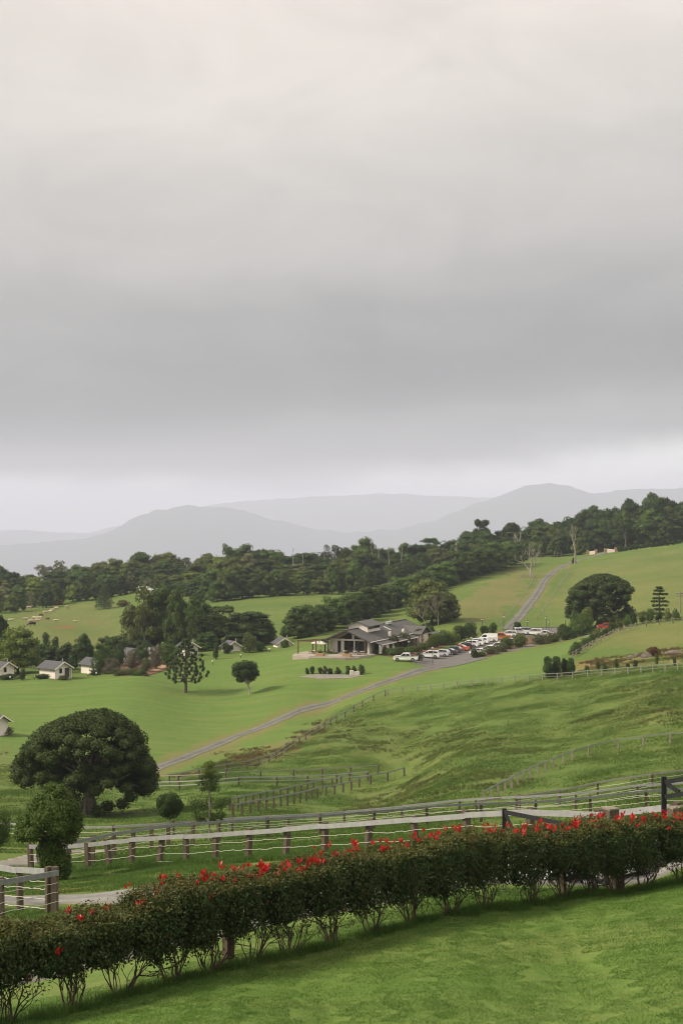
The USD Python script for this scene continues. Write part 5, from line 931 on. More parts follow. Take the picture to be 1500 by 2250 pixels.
for x in (1.7, 5.2, 6.2, 9.8, 11.0): wall('side_pier', x, x + (2.4 if x < 2 else 1.0), -HW - 1.9, -HW - 1.6, 0, EZ - 1.0)
for x in (4.1, 7.2, 8.5): wall('dark_door', x, x + 1.1, -HW - 1.72, -HW - 1.66, 0.02, EZ - 1.1, 'window_glass')
for x in np.arange(12.5, 26, 3.2): wall('verandah_post', x, x + .16, -HW - 2.1, -HW - 1.95, -.3, EZ - 1.0, 'brown_timber')
# clerestory box on the ridge
c0, c1, ch, cw = 6.5, 14.5, RZ + 1.35, 2.3
tri('clerestory_gable', c0, c0 + .15, [(-cw, RZ - 1.0), (-cw, RZ + .55), (0, ch), (cw, RZ + .55), (cw, RZ - 1.0)], 'white_wall'); tri('clerestory_gable', c1 - .15, c1, [(-cw, RZ - 1.0), (-cw, RZ + .55), (0, ch), (cw, RZ + .55), (cw, RZ - 1.0)], 'white_wall')
for s in (-1, 1):
    wall('clerestory_wall', c0 + .15, c1 - .15, s * cw - (.12 if s > 0 else 0), s * cw + (0 if s > 0 else .12), RZ - 1.0, RZ - .35); cw_ = wall('clerestory_window', c0 + .3, c1 - .3, s * cw - (.08 if s > 0 else -.0), s * cw + (.0 if s > 0 else .08), RZ - .34, RZ + .50, 'window_glass')
    roof_plane('clerestory_roof', c0 - .6, c1 + .5, 0, ch + .16, s * (cw + .75), RZ + .55 - .75 * (ch - RZ - .55) / cw + .16, .12, 'roof_metal')
# cross gable at the far right side
x0, x1 = 27.0, 33.5; xm = (x0 + x1) / 2
for xa, xb in ((xm, x0 - .5), (xm, x1 + .5)):
    q = np.array([(xa, -2.2, RZ - .95), (xa, -HW - 2.9, RZ - .95), (xb, -HW - 2.9, RZ - 2.65), (xb, -4.6, RZ - 2.65)]); w = q - [0, 0, .14]
    MB().add(np.vstack([q, w]), [[0, 1, 2, 3], [7, 6, 5, 4], [0, 4, 5, 1], [1, 5, 6, 2], [2, 6, 7, 3], [3, 7, 4, 0]]).build('cross_roof', MATS['roof_metal'], pav)
MB().prism([(x0, EZ - .4), (x1, EZ - .4), (xm, RZ - 1.15)], -HW - 2.5, -HW - 2.38).build('cross_gable', MATS['dark_trim'], pav)
wall('wing_wall', x0 + .2, x1 - .2, -HW - 2.3, -HW + .5, -.5, EZ - .3, 'cream_wall'); roof_plane('porch_roof', 33.8, 41.0, -3.0, EZ - .2, -HW - 3.2, EZ - .8, .1, 'roof_metal'); wall('porch_post', 40.6, 40.8, -HW - 3.0, -HW - 2.8, -.6, EZ - .85, 'white_wall')
def hvac(label, x, y, z): o = bl2w(x, -y, z); t = thing('air_conditioner', label, 'air conditioner', o, AX, 'air conditioners on the pavilion roof'); MB().box(-.45, .45, -.22, .22, 0, .95).build('case', MATS['white_wall'], t); MB().disc((0.0, -.225, .5), .33, 'y', .02, 16).build('fan_grille', MATS['steel_grey'], t); MB().box(-.4, .4, -.2, .2, -.28, 0).build('stand', MATS['steel_grey'], t)
rz_at = lambda y: RZ - (RZ - EZ) / HW * abs(y)
hvac('white air conditioner box on the pavilion roof nearer the front gable', 12.5, -HW - .1, ez + .45); hvac('white air conditioner box further along the pavilion roof', 21.5, -HW - .1, ez + .45)
o = bl2w(24.0, 0.8, 0); t = thing('roof_vent', 'pale roof vents behind the pavilion ridge', 'vent', (o[0], o[1], ZF + RZ - .25), AX); MB().box(-1.2, .9, -.4, .4, 0, .55).build('duct', MATS['pale_roof'], t); MB().disc((1.6, 0, .5), .28, 'z', .7, 12).build('cowl', MATS['pale_roof'], t)
o = bl2w(19.5, 2.2, rz_at(2.2) + 0.06); t = thing('skylight', 'pale skylight strip on the pavilion roof slope', 'skylight', o, AX); q = MB().bar((0, .9, (RZ - EZ) / HW * .9), (0, -.9, -(RZ - EZ) / HW * .9), .7, .08); q.build('frame', MATS['white_wall'], t); MB().bar((0, .8, (RZ - EZ) / HW * .8 + .05), (0, -.8, -(RZ - EZ) / HW * .8 + .05), .58, .04).build('pane', MATS['pale_roof'], t)
# terrace, pergola, umbrellas, planters, furniture
def local_pts(L): return [tuple((BP[:2] + U * u + V * v)) for u, v in L]
TZ = ZF - 0.03
def terrace_part(name, L, z0, z1, mat, parent):
    P = Polygon(L).buffer(0.3).buffer(-0.3); m = trimesh.creation.extrude_polygon(P, z1 - z0, engine='earcut'); v = np.array(m.vertices); MB().add(np.column_stack([v[:, 0], -v[:, 1], v[:, 2] + z0]), m.faces).build(name, MATS[mat], parent)
ter = thing('terrace', 'pale paved terrace in front of the pavilion with a curving edge', 'terrace', (BP[0], BP[1], TZ), AX)
terrace_part('paving', [(1.1, -10.5), (-3.2, -10.8), (-7.5, -9.0), (-9.2, -5.0), (-8.4, -.5), (-7.8, 2.4), (-5.6, 4.6), (-3.2, 6.2), (1.1, 6.4)], -0.9, 0.0, 'paving', ter)
terrace_part('lower_step', [(-3.0, -11.6), (-8.2, -9.8), (-10.2, -5.0), (-9.3, -.3), (-8.6, 2.9), (-6.1, 5.3), (-5.0, 4.0), (-7.4, -1.0)], -1.2, -0.17, 'paving', ter)
per = thing('pergola', 'brown timber pergola frame at the left end of the terrace', 'pergola', (BP[0], BP[1], TZ), AX)
for x, y in ((-4.6, 10.0), (-1.0, 8.0), (-4.0, 5.9), (.4, 5.6)): MB().box(x - .11, x + .11, y - .11, y + .11, 0, 3.0).build('post', MATS['brown_timber'], per)
for a, b in (((-4.6, 10.0, 2.86), (-1.0, 8.0, 2.86)), ((-1.0, 8.0, 2.88), (.4, 5.6, 2.88)), ((-4.6, 10, 2.84), (-4.0, 5.9, 2.84)), ((-4.0, 5.9, 3.0), (.4, 5.6, 3.0))): MB().bar(a, b, .12, .24).build('beam', MATS['brown_timber'], per)
def umbrella(label, u, v, r):
    t = thing('market_umbrella', label, 'umbrella', (*(BP[:2] + U * u + V * v), TZ), 0.3); a = np.arange(8) * math.pi / 4; ring = np.column_stack([np.cos(a) * r, np.sin(a) * r, np.full(8, 2.25)]); low = ring - [0, 0, .14]; vv = np.vstack([ring, [[0, 0, 2.85]], low]); f = [[i, (i + 1) % 8, 8] for i in range(8)] + [[9 + i, 9 + (i + 1) % 8, (i + 1) % 8] for i in range(8)] + [[9 + i, (i + 1) % 8, i] for i in range(8)]
    MB().add(vv, f).build('canopy', MATS['canvas'], t); MB().disc((0, 0, 1.42), .035, 'z', 2.84, 8).build('pole', MATS['brown_timber'], t); MB().disc((0, 0, .05), .35, 'z', .1, 12).build('base', MATS['dark_trim'], t)
umbrella('white market umbrella left of the pavilion front', -1.5, -6.9, 1.2); umbrella('second white umbrella closest to the pavilion wall', .2, -5.6, 1.3); umbrella('white umbrella behind the pergola posts', -2.8, -5.2, 1.15)
def planter(label, u, v):
    o = (*(BP[:2] + U * u + V * v), TZ + .004); t = thing('planter', label, 'planter', o, AX); MB().box(-.55, .55, -.95, .95, -.5, .62).build('box', MATS['terracotta'], t); rg = np.random.default_rng(int(abs(u * 10) + abs(v) * 100)); pl = thing('agave_plant', 'spiky plant growing in ' + label[2:] if label.startswith('a ') else 'spiky green plant growing in the ' + label, 'plant', (o[0], o[1], o[2] + .6), 0); c = MB(); n = 90; d = unit(np.column_stack([rg.normal(size=n), rg.normal(size=n), np.abs(rg.normal(size=n)) + .5])); b = np.column_stack([rg.uniform(-.3, .3, n), rg.uniform(-.3, .3, n), np.zeros(n)]); s = unit(np.cross(d, rg.normal(size=(n, 3))))
    for i in range(n): c.add([b[i] - s[i] * .05, b[i] + s[i] * .05, b[i] + d[i] * .85], [[0, 1, 2]])
    c.build('leaves', MATS['leaf_mid'], pl)
planter('timber planter box at the left front of the terrace', -7.6, -3.4); planter('timber planter box at the right front of the terrace', -6.6, 2.6)
chp = None
def chair(label, u, v, a):
    global chp; o = (*(BP[:2] + U * u + V * v), TZ + .004)
    if chp is not None: return copy_of(chp, 'terrace_chair', label, 'chair', o, a, 'chairs on the terrace')
    t = chp = thing('terrace_chair', label, 'chair', o, a, 'chairs on the terrace'); MB().box(-.3, .3, -.3, .3, .38, .46).build('seat', MATS['wicker'], t); MB().box(-.3, -.24, -.3, .3, .46, .92).build('backrest', MATS['wicker'], t)
    for x in (-.26, .26):
        for y in (-.26, .26): MB().box(x - .025, x + .025, y - .025, y + .025, 0, .38).build('leg', MATS['dark_trim'], t)
tbp = None
def table(label, u, v):
    global tbp; o = (*(BP[:2] + U * u + V * v), TZ + .004)
    if tbp is not None: return copy_of(tbp, 'terrace_table', label, 'table', o, 0.2, 'tables on the terrace')
    t = tbp = thing('terrace_table', label, 'table', o, 0.2, 'tables on the terrace'); MB().disc((0, 0, .73), .45, 'z', .04, 16).build('table_top', MATS['white_wall'], t); MB().disc((0, 0, .36), .04, 'z', .70, 8).build('pedestal', MATS['dark_trim'], t)
TB = [(-3.6, -6.6, 'under the left umbrella'), (-2.0, -3.0, 'left of the glazed front'), (-2.3, .2, 'in the middle of the glazed front'), (-1.8, 2.6, 'right of centre at the glazed front'), (-2.6, 4.6, 'at the right corner of the terrace')]
for u, v, w in TB:
    table('small round white table ' + w, u, v); chair('brown wicker chair left of the table ' + w, u + .2, v - .85, AX - 1.57 + 3.14); chair('brown wicker chair right of the table ' + w, u - .1, v + .85, AX + 1.57 + 3.14)
for u, v, s_ in [(3.5, -2.5, 1), (3.5, 0, 2), (3.6, 2.5, 3), (6, -1, 4), (6, 2, 5)]: table(f'white table inside the glazed pavilion front, {WORDS[s_ - 1]} from the left', u, v)

# ---------------------------------------------------------------- cottages
def cottage(label, px, d, rz, L, W, H, R, win=True, porch=False, roof='dark_roof', py=None, wallm='white_wall', zoff=0.0):
    L, W, H, R = L * .80, W * .80, H * .86, R * .86; p = at(px, py) if py else atd(px, d); t = thing('guest_cottage', label, 'cottage', (p[0], p[1], p[2] + zoff), rz, 'small white guest cottages')
    MB().box(-L / 2, L / 2, -W / 2, W / 2, -1.5, H).build('wall', MATS[wallm], t)
    for s in (-1, 1):
        m = trimesh.creation.extrude_polygon(Polygon([(-W / 2, H + .002), (W / 2, H + .002), (0, H + R)]), .12, engine='earcut'); v = m.vertices; x0 = (L / 2 - .13) if s > 0 else (-L / 2 + .01); MB().add(np.stack([x0 + v[:, 2], v[:, 0], v[:, 1]], 1), m.faces).build('gable', MATS[wallm], t)
        k = R / (W / 2); e = .55; q = np.array([(-L / 2 - .6, 0, H + R + .12), (L / 2 + .6, 0, H + R + .12), (L / 2 + .6, s * (W / 2 + e), H - e * k + .12), (-L / 2 - .6, s * (W / 2 + e), H - e * k + .12)]); w = q - [0, 0, .12]
        MB().add(np.vstack([q, w]), [[0, 1, 2, 3], [7, 6, 5, 4], [0, 4, 5, 1], [1, 5, 6, 2], [2, 6, 7, 3], [3, 7, 4, 0]]).build('roof', MATS[roof], t)
    for s in (-1, 1): MB().bar((L / 2 + .63, 0, H + R + .02), (L / 2 + .63, s * (W / 2 + .55), H - .55 * R / (W / 2) + .02), .05, .2).build('barge_board', MATS['white_wall'], t)
    if win: w = MB().box(L / 2, L / 2 + .04, -.95, -.15, 1.1, 2.2).build('window', MATS['steel_grey'], t); MB().box(L / 2 + .042, L / 2 + .055, -.88, -.22, 1.17, 2.13).build('pane', MATS['window_glass'], w)
    if porch: d_ = MB().box(L / 2, L / 2 + .03, W / 2 - 1.5, W / 2 - .2, .05, 2.15).build('door', MATS['dark_trim'], t); MB().box(L / 2 + .3, L / 2 + .45, W / 2 - .15, W / 2, -.5, H - .1).build('porch_post', MATS['white_wall'], t)
    MB().disc((L / 2 - 1.0, .9, H + R), .09, 'z', 1.3, 8).build('flue', MATS['steel_grey'], t)
    return t
cottage('white cottage with grey gable roof beside the left lawn, front gable with one window', 121, 304, -0.66, 6.2, 5.2, 2.7, 1.35, porch=True)
cottage('white cottage half hidden behind shrubs right of the plain white cottage', 205, 318, -0.75, 5.0, 4.6, 2.5, 1.3)
cottage('white cottage cut by the left edge beyond the lawn crest', 2, 312, -0.66, 5.6, 4.8, 2.5, 1.3)
cottage('white cottage with grey roof beneath the dark round trees', 508, 346, -1.15, 4.9, 4.4, 2.3, 1.3, zoff=-0.7)
cottage('white cottage at the lawn crest left of the pavilion, chimney flue on its roof', 620, 352, -1.25, 4.8, 4.4, 2.2, 1.3, zoff=-0.9)
cottage('white cottage roof showing above the garden bed', 290, 335, -0.9, 5.0, 4.6, 2.7, 1.4)
cottage('pale cottage behind the araucaria pine', 412, 340, -1.0, 5.0, 4.4, 2.6, 1.3)
cottage('small pale cottage between garden bed and araucaria', 335, 338, -0.9, 4.6, 4.2, 2.3, 1.2, roof='pale_roof')
cottage('white wall corner of a cottage at the left edge above the fig tree', -18, 236, -0.5, 5.0, 4.5, 2.6, 1.2, win=False)
p = atd(327, 600); t = thing('farm_shed', 'long low shed with pale metal roof among the ridge trees', 'shed', p + [0, 0, -0.9], 0.1); MB().box(-4, 4, -3, 3, -1.5, 2.8).build('wall', MATS['cream_wall'], t); q = np.array([(-4.5, -3.6, 2.85), (4.5, -3.6, 2.85), (4.5, 3.6, 4.2), (-4.5, 3.6, 4.2)]); MB().add(np.vstack([q, q - [0, 0, .15]]), [[0, 1, 2, 3], [7, 6, 5, 4], [0, 4, 5, 1], [1, 5, 6, 2], [2, 6, 7, 3], [3, 7, 4, 0]]).build('roof', MATS['pale_roof'], t)

# ---------------------------------------------------------------- lamps, bollards, bench, entry walls, pole
def lamp(label, px, base, h, d=None):
    p = at(px, base) if d is None else atd(px, d); t = thing('lamp_post', label, 'lamp post', p, 0, 'lamp posts around the car park'); MB().disc((0, 0, h / 2 - .1), .06, 'z', h + .2, 8).build('pole', MATS['lamp_black'], t); MB().disc((0, 0, h - .12), .08, 'z', .10, 10).build('collar', MATS['lamp_black'], t)
    hd_ = MB(); m = trimesh.creation.revolve([(0, h), (.16, h + .02), (.24, h + .30), (.20, h + .32), (0, h + .34)], sections=12); hd_.tm(m); hd_.build('lamp_head', MATS['lamp_glass'], t); m = trimesh.creation.revolve([(0, h + .36), (.30, h + .345), (.10, h + .50), (0, h + .52)], sections=12); MB().tm(m).build('cap', MATS['lamp_black'], t)
lamp('lamp post at the corner of the pavilion garden hedge', 898, 1436, 2.3, 324); lamp('dark lamp post at the car park mouth beside the driveway', 950, 1462, 3.6); lamp('dark lamp post standing in the asphalt near the garden island', 1035, 1438, 3.6)
lamp('lamp post in the shrubs above the charcoal sedan', 967, 1420, 3.0, 345); lamp('lamp post behind the white wagons of the main row', 1035, 1405, 3.2, 362); lamp('lamp post left of the hill road foot, nearer one', 1059, 1400, 3.5, 368); lamp('tall lamp post beside the foot of the hill road', 1106, 1390, 3.8, 375); lamp('lamp post right behind the parked white pickup', 1158, 1385, 2.6, 376); lamp('tall lamp post on grass at the back of the car park', 1199, 1385, 3.9, 372); lamp('short twin lamp post beside the tall one', 1205, 1386, 2.9, 371); lamp('lamp post at the shrubs left of the massive fig', 1242, 1385, 3.4, 372)
def bollard(label, px, d): p = atd(px, d); t = thing('path_light', label, 'garden light', p, 0, 'small white garden lights on the lawn edge'); MB().disc((0, 0, .3), .07, 'z', .7, 8).build('post', MATS['lamp_black'], t); m = trimesh.creation.icosphere(1, .17); m.apply_translation([0, 0, .75]); MB().tm(m).build('globe', MATS['lamp_glass'], t)
for px, d, w in [(76, 300, 'beside the hedge of the left white cottage'), (23, 302, 'at the left end of the lawn crest'), (194, 306, 'before the half hidden cottage'), (212, 306, 'right of the half hidden cottage'), (467, 322, 'left of the cottage under the round trees'), (529, 330, 'right of the cottage under the round trees'), (592, 338, 'left of the flue cottage')]: bollard('small white garden light ' + w, px, d)
def entry_wall(label, pa, pb, d0, h0, h1):
    A, B = atd(pa, d0), atd(pb, d0 - 1.5); o = A.copy(); t = thing('entry_wall', label, 'wall', o); b = B - A; L = np.linalg.norm(b[:2]); ang = math.atan2(b[1], b[0]); m = MB(); m.prism([(0, -.8), (L, -.8), (L, h1), (0, h0)], -.2, .2); v, f = m.arrays(); R = np.array([[math.cos(ang), -math.sin(ang), 0], [math.sin(ang), math.cos(ang), 0], [0, 0, 1]]); v = v @ R.T; v[:, 2] += b[2] * 0.5; MB().add(v, f).build('wall', MATS['cream_wall'], t)
    for q, hh in ((A, h0), (B, h1)): q = q - o; MB().box(q[0] - .5, q[0] + .5, q[1] - .5, q[1] + .5, q[2] - .8, max(h0, h1) + .35 + q[2]).build('pillar', MATS['terracotta'], t)
entry_wall('cream entry wall left of the hill road top', 1291, 1309, 636, 1.35, 1.75); entry_wall('cream entry wall right of the hill road top', 1329, 1352, 634, 1.75, 1.3)
p = atd(1494, 345); t = thing('power_pole', 'grey timber power pole with crossarms at the right edge', 'power pole', p); MB().tube([(0, 0, -.5), (0, 0, 5.5)], [.2, .15], 8).build('pole', MATS['grey_bark'], t); MB().box(-1.1, 1.1, -.07, .07, 4.9, 5.08).build('crossarm', MATS['grey_bark'], t); MB().box(-.8, .8, -.07, .07, 4.3, 4.46).build('crossarm', MATS['grey_bark'], t)
for x in (-.9, -.4, .4, .9): MB().disc((x, 0, 5.18), .07, 'z', .2, 8).build('insulator', MATS['steel_grey'], t)
p = atd(1472, 335); t = thing('marker_post', 'short white post on the grass near the right edge', 'post', p); MB().disc((0, 0, .5), .2, 'z', 1.6, 8).build('post', MATS['white_wall'], t); m = trimesh.creation.icosphere(1, .24); m.apply_translation([0, 0, 1.4]); MB().tm(m).build('cap', MATS['white_wall'], t)
p = atd(1226, 630); t = thing('goal_frame', 'pale metal frame standing before the trees on the hill', 'frame', p)
for x in (-1.8, -.6, 1.2): MB().disc((x, 0, 1.6), .07, 'z', 4.0, 6).build('post', MATS['pale_timber'], t)
for z in (1.7, 2.6): MB().box(-2.4, 1.6, -.05, .05, z, z + .10).build('bar', MATS['pale_timber'], t)
o = at(915, 1461); t = thing('timber_barrier', 'low white barrier at the lawn corner near the car park', 'barrier', o, 0.1); MB().box(-.9, .9, -.05, .05, .5, .62).build('rail', MATS['white_rail'], t); [MB().box(x - .06, x + .06, -.06, .06, -.2, .5).build('post', MATS['white_rail'], t) for x in (-.7, .7)]

# ---------------------------------------------------------------- ceremony pad and its planting
patch('gravel_pad', [(656, 1488), (672, 1484), (700, 1481), (745, 1482), (800, 1484), (770, 1490), (700, 1492)], MATS['gravel_pale'], 'pale gravel pad on the lawn below the pavilion', 0.025, 0.7)
for i, (px, h, w, w2) in enumerate([(675, 1.2, .9, 'leftmost'), (686, 1.6, 1.1, 'second from left'), (703, 1.3, 1.0, 'thin'), (714, 1.7, 1.2, 'brownish'), (726, 1.2, 1.2, 'low middle'), (743, 1.3, 1.3, 'right of the middle gap'), (765, 1.8, 1.3, 'left of the white bench'), (777, 1.8, 1.3, 'behind the white bench'), (794, 2.0, 1.8, 'rightmost rounded')]):
    bush('pad_shrub', f'small upright shrub along the gravel pad, {w2}', 'shrub', at(px, 1481 if px < 760 else 1482), w, w * .8, h, MATS['leaf_dark' if i % 3 else 'leaf_purple'] if i in (2, 3, 5) else MATS['leaf_dark'], 380, .22, 60 + i, 'shrubs around the gravel pad', 6)
o = at(779, 1484); t = thing('white_bench', 'small white table with two blocks on the gravel pad', 'bench', o, 0.1); MB().box(-1.0, -.25, -.3, .3, 0, 1.0).build('block', MATS['white_wall'], t); MB().box(-.2, 1.0, -.3, .3, 0, .75).build('block', MATS['white_wall'], t)

# ---------------------------------------------------------------- garden beds and shrubs
patch('island_bed', [(1033, 1442), (1040, 1437), (1070, 1432), (1110, 1415), (1150, 1404), (1230, 1391), (1245, 1393), (1180, 1412), (1110, 1432), (1075, 1443), (1045, 1446)], MATS['mulch'], 'red brown mulched garden island beside the car park', 0.13, 0.8)
patch('garden_bed', [(232, 1470), (262, 1486), (320, 1487), (372, 1470), (380, 1455), (330, 1448), (260, 1450)], MATS['mulch'], 'mulched garden bed on the lawn before the cottages', 0.1, 0.9)
patch('garden_paving', [(318, 1474), (345, 1476), (372, 1464), (352, 1462), (332, 1468)], MATS['terracotta'], 'pinkish paved patch in the garden bed', 0.14, 0.7)
patch('hedge_bed', [(822, 1437), (900, 1452), (915, 1448), (960, 1428), (1000, 1410), (1050, 1395), (1050, 1390), (960, 1412), (880, 1430)], MATS['mulch'], 'mulched strip under the pavilion hedge', 0.08, 1.0)
SH = [   # name, label, px, d, width, depth, height, leaf, leaves, size
    ('island_shrub', 'small dark shrub at the tip of the garden island', 1041, 314, 1.6, 1.6, 1.9, 'leaf_dark', 700, .26), ('island_shrub', 'low yellowish shrub at the island tip', 1056, 315, 2.2, 1.8, 1.2, 'leaf_olive', 700, .24), ('island_shrub', 'low grey shrub second along the garden island', 1075, 318, 3.4, 2.4, 1.7, 'leaf_grey', 1100, .26), ('island_shrub', 'rounded grey green shrub third along the garden island', 1098, 322, 3.6, 2.6, 2.1, 'leaf_grey', 1300, .26), ('island_shrub', 'tall loose green shrub in the middle of the island', 1112, 328, 3.2, 2.6, 3.0, 'leaf_mid', 1300, .28), ('island_shrub', 'broad bushy olive shrub in the middle of the island', 1142, 331, 4.6, 3.0, 3.3, 'leaf_olive', 1800, .28), ('island_shrub', 'dark rounded clipped shrub on the island', 1186, 336, 4.6, 3.0, 2.4, 'leaf_grey', 1600, .26), ('island_shrub', 'yellow green shrub right on the island', 1215, 340, 3.6, 2.6, 2.3, 'leaf_olive', 1200, .28), ('island_shrub', 'leafy shrub at the right end of the island', 1244, 344, 4.4, 3.2, 3.2, 'leaf_mid', 1600, .3), ('bank_shrub', 'large bushy shrub left of the red car', 1278, 346, 5.6, 4.2, 5.0, 'leaf_mid', 2200, .34), ('bank_shrub', 'pale green upright tree at the front of the massive fig', 1288, 352, 3.6, 3.0, 7.2, 'leaf_light', 1500, .36), ('bank_shrub', 'pale shrub left front of the massive fig', 1262, 354, 3.4, 3.0, 6.4, 'leaf_mid', 1500, .36), ('bank_shrub', 'yellowish low shrub by the lamp left of the fig', 1235, 366, 3.0, 2.4, 2.4, 'leaf_olive', 900, .3), ('bank_shrub', 'dark low shrub left of the massive fig', 1238, 362, 3.4, 2.6, 2.0, 'leaf_dark', 900, .3),
    ('pavilion_shrub', 'brownish shrub beside the pavilion wall', 862, 326, 3.6, 2.6, 3.4, 'leaf_olive', 1500, .26), ('pavilion_shrub', 'reddish green shrub along the pavilion side', 884, 333, 4.2, 3.0, 4.0, 'leaf_olive', 1700, .28), ('pavilion_shrub', 'dark shrub under the cross gable', 915, 342, 4.6, 3.4, 3.8, 'leaf_mid', 1600, .3), ('pavilion_shrub', 'leafy tree at the far end of the pavilion', 935, 352, 5.6, 4.0, 4.2, 'leaf_dark', 1800, .3), ('pavilion_shrub', 'bright green shrub above the white four wheel drive', 952, 338, 3.4, 2.6, 3.0, 'leaf_light', 1300, .28), ('pavilion_shrub', 'olive bush behind the silver hatchback', 975, 344, 4.0, 3.0, 3.6, 'leaf_mid', 1500, .28), ('pavilion_shrub', 'yellow green bush behind the charcoal sedan', 994, 346, 3.6, 2.8, 3.2, 'leaf_light', 1300, .28), ('pavilion_shrub', 'palm like dark tree behind the main row', 1012, 352, 4.0, 3.2, 4.0, 'leaf_dark', 1400, .32), ('pavilion_shrub', 'dark upright tree behind the white wagons', 1032, 358, 3.8, 3.0, 3.8, 'leaf_dark', 1400, .32), ('pavilion_shrub', 'low green bush left of the hill road foot', 1082, 372, 2.6, 2.2, 2.6, 'leaf_mid', 900, .3), ('pavilion_shrub', 'dark round bush at the foot of the hill road', 1136, 382, 2.2, 2.0, 1.9, 'leaf_dark', 1100, .3), ('pavilion_shrub', 'small dark bush left of the white van', 1063, 368, 2.0, 2.0, 2.2, 'leaf_dark', 700, .3),
    ('garden_shrub', 'pinkish grey shrub at the left of the garden bed', 246, 309, 4.6, 3.6, 3.2, 'leaf_purple', 2000, .24), ('garden_shrub', 'grey shrub low at the front of the garden bed', 262, 302, 3.6, 2.4, 1.6, 'leaf_grey', 1100, .22), ('garden_shrub', 'rounded pale olive tree in the middle of the garden bed', 290, 312, 3.4, 3.0, 4.4, 'leaf_purple', 1700, .24), ('garden_shrub', 'low silvery shrub at the front middle of the bed', 288, 301, 4.4, 2.2, 1.4, 'leaf_grey', 1200, .22), ('garden_shrub', 'dark clipped low shrub along the bed edge', 308, 300, 4.0, 2.0, 1.2, 'leaf_mid', 1100, .22), ('garden_shrub', 'grey green rounded shrub right in the garden bed', 322, 308, 2.8, 2.4, 2.8, 'leaf_grey', 1200, .24), ('garden_shrub', 'tall pale olive shrub at the right of the garden bed', 343, 313, 3.6, 3.0, 4.8, 'leaf_purple', 1700, .24), ('garden_shrub', 'dark green bush behind the garden bed', 315, 325, 5.0, 4.0, 5.0, 'leaf_dark', 1800, .3), ('garden_shrub', 'bright green bush right of the garden bed', 368, 322, 5.4, 4.0, 5.4, 'leaf_mid', 2000, .3), ('garden_shrub', 'green conical bush beside the half hidden cottage', 221, 311, 4.2, 3.2, 5.0, 'leaf_mid', 1700, .28), ('garden_shrub', 'dark bush between the cottages behind the bed', 262, 326, 4.4, 3.6, 5.4, 'leaf_dark', 1600, .3), ('garden_shrub', 'clipped hedge block before the left white cottage', 93, 300.5, 3.4, 1.4, 1.05, 'leaf_dark', 1100, .2), ('garden_shrub', 'rounded low shrub at the white cottage front', 140, 300, 2.4, 1.6, 1.0, 'leaf_olive', 900, .2), ('garden_shrub', 'clipped shrub before the half hidden cottage', 207, 309, 2.4, 1.4, 1.1, 'leaf_dark', 600, .2), ('garden_shrub', 'low dark hedge by the left edge cottage', 18, 304, 4.6, 2.0, 1.3, 'leaf_dark', 1000, .22), ('garden_shrub', 'small olive sapling left of the white cottage', 50, 302, 1.4, 1.4, 2.4, 'leaf_olive', 600, .22), ('garden_shrub', 'low grey bush at the left edge above the fig tree', 12, 237, 3.2, 2.0, 1.3, 'leaf_grey', 900, .2), ('garden_shrub', 'small leafy shrub against the cottage under the round trees', 498, 340, 2.6, 2.2, 2.6, 'leaf_dark', 900, .28), ('garden_shrub', 'small shrub against the flue cottage wall', 626, 346, 2.4, 2.0, 1.8, 'leaf_mid', 800, .28), ('garden_shrub', 'small tree right of the cottage under the round trees', 548, 340, 3.4, 2.8, 4.2, 'leaf_olive', 1200, .3), ('garden_shrub', 'thin sapling before the round trees', 474, 330, 1.6, 1.4, 4.4, 'leaf_mid', 500, .28), ('garden_shrub', 'low bush right of the round trees at the lawn crest', 570, 342, 3.0, 2.4, 2.2, 'leaf_dark', 900, .28)]
for i, (nm, lb, px, d, w, dp, h, lf, n, s) in enumerate(SH): bush(nm, lb, 'shrub', atd(px, d), w, dp, h, MATS[lf], n, s, 100 + i)
HN = [(842, 1438), (862, 1441), (880, 1440), (897, 1437), (914, 1433), (930, 1428), (946, 1423)]
for i, q in enumerate(HN): bush('pavilion_hedge', f'clipped low hedge shrub beside the pavilion lawn, {WORDS[i]} from the left', 'hedge shrub', at(*q), 3.6, 2.2, 1.7, MATS['leaf_mid' if i % 2 else 'leaf_olive'], 900, .22, 300 + i, 'low hedge of the pavilion', 9)
bush('pavilion_hedge', 'dark clipped shrub at the right corner of the pavilion terrace', 'shrub', at(823, 1434), 1.8, 1.6, 2.0, MATS['leaf_dark'], 700, .2, 330); bush('pavilion_hedge', 'dark shrub directly behind the white pickup', 'shrub', atd(919, 310), 1.8, 1.8, 2.0, MATS['leaf_dark'], 700, .2, 331)
for i, (px, d, w, h, lb) in enumerate([(1203, 252.5, 1.9, 4.0, 'dense dark clipped column tree, left part of the tallest clump'), (1221, 253, 1.8, 3.8, 'dense dark clipped column tree, right part of the tallest clump'), (1239, 254, 1.2, 3.3, 'narrow dark column tree in the middle of the clumps'), (1254, 253, 1.5, 3.4, 'dark column tree at the right of the clumps')]): bush('column_shrub', lb, 'tree', atd(px, d), w, w, h, MATS['leaf_dark'], 2200, .2, 340 + i, 'dark column trees at the rough paddock', 22)
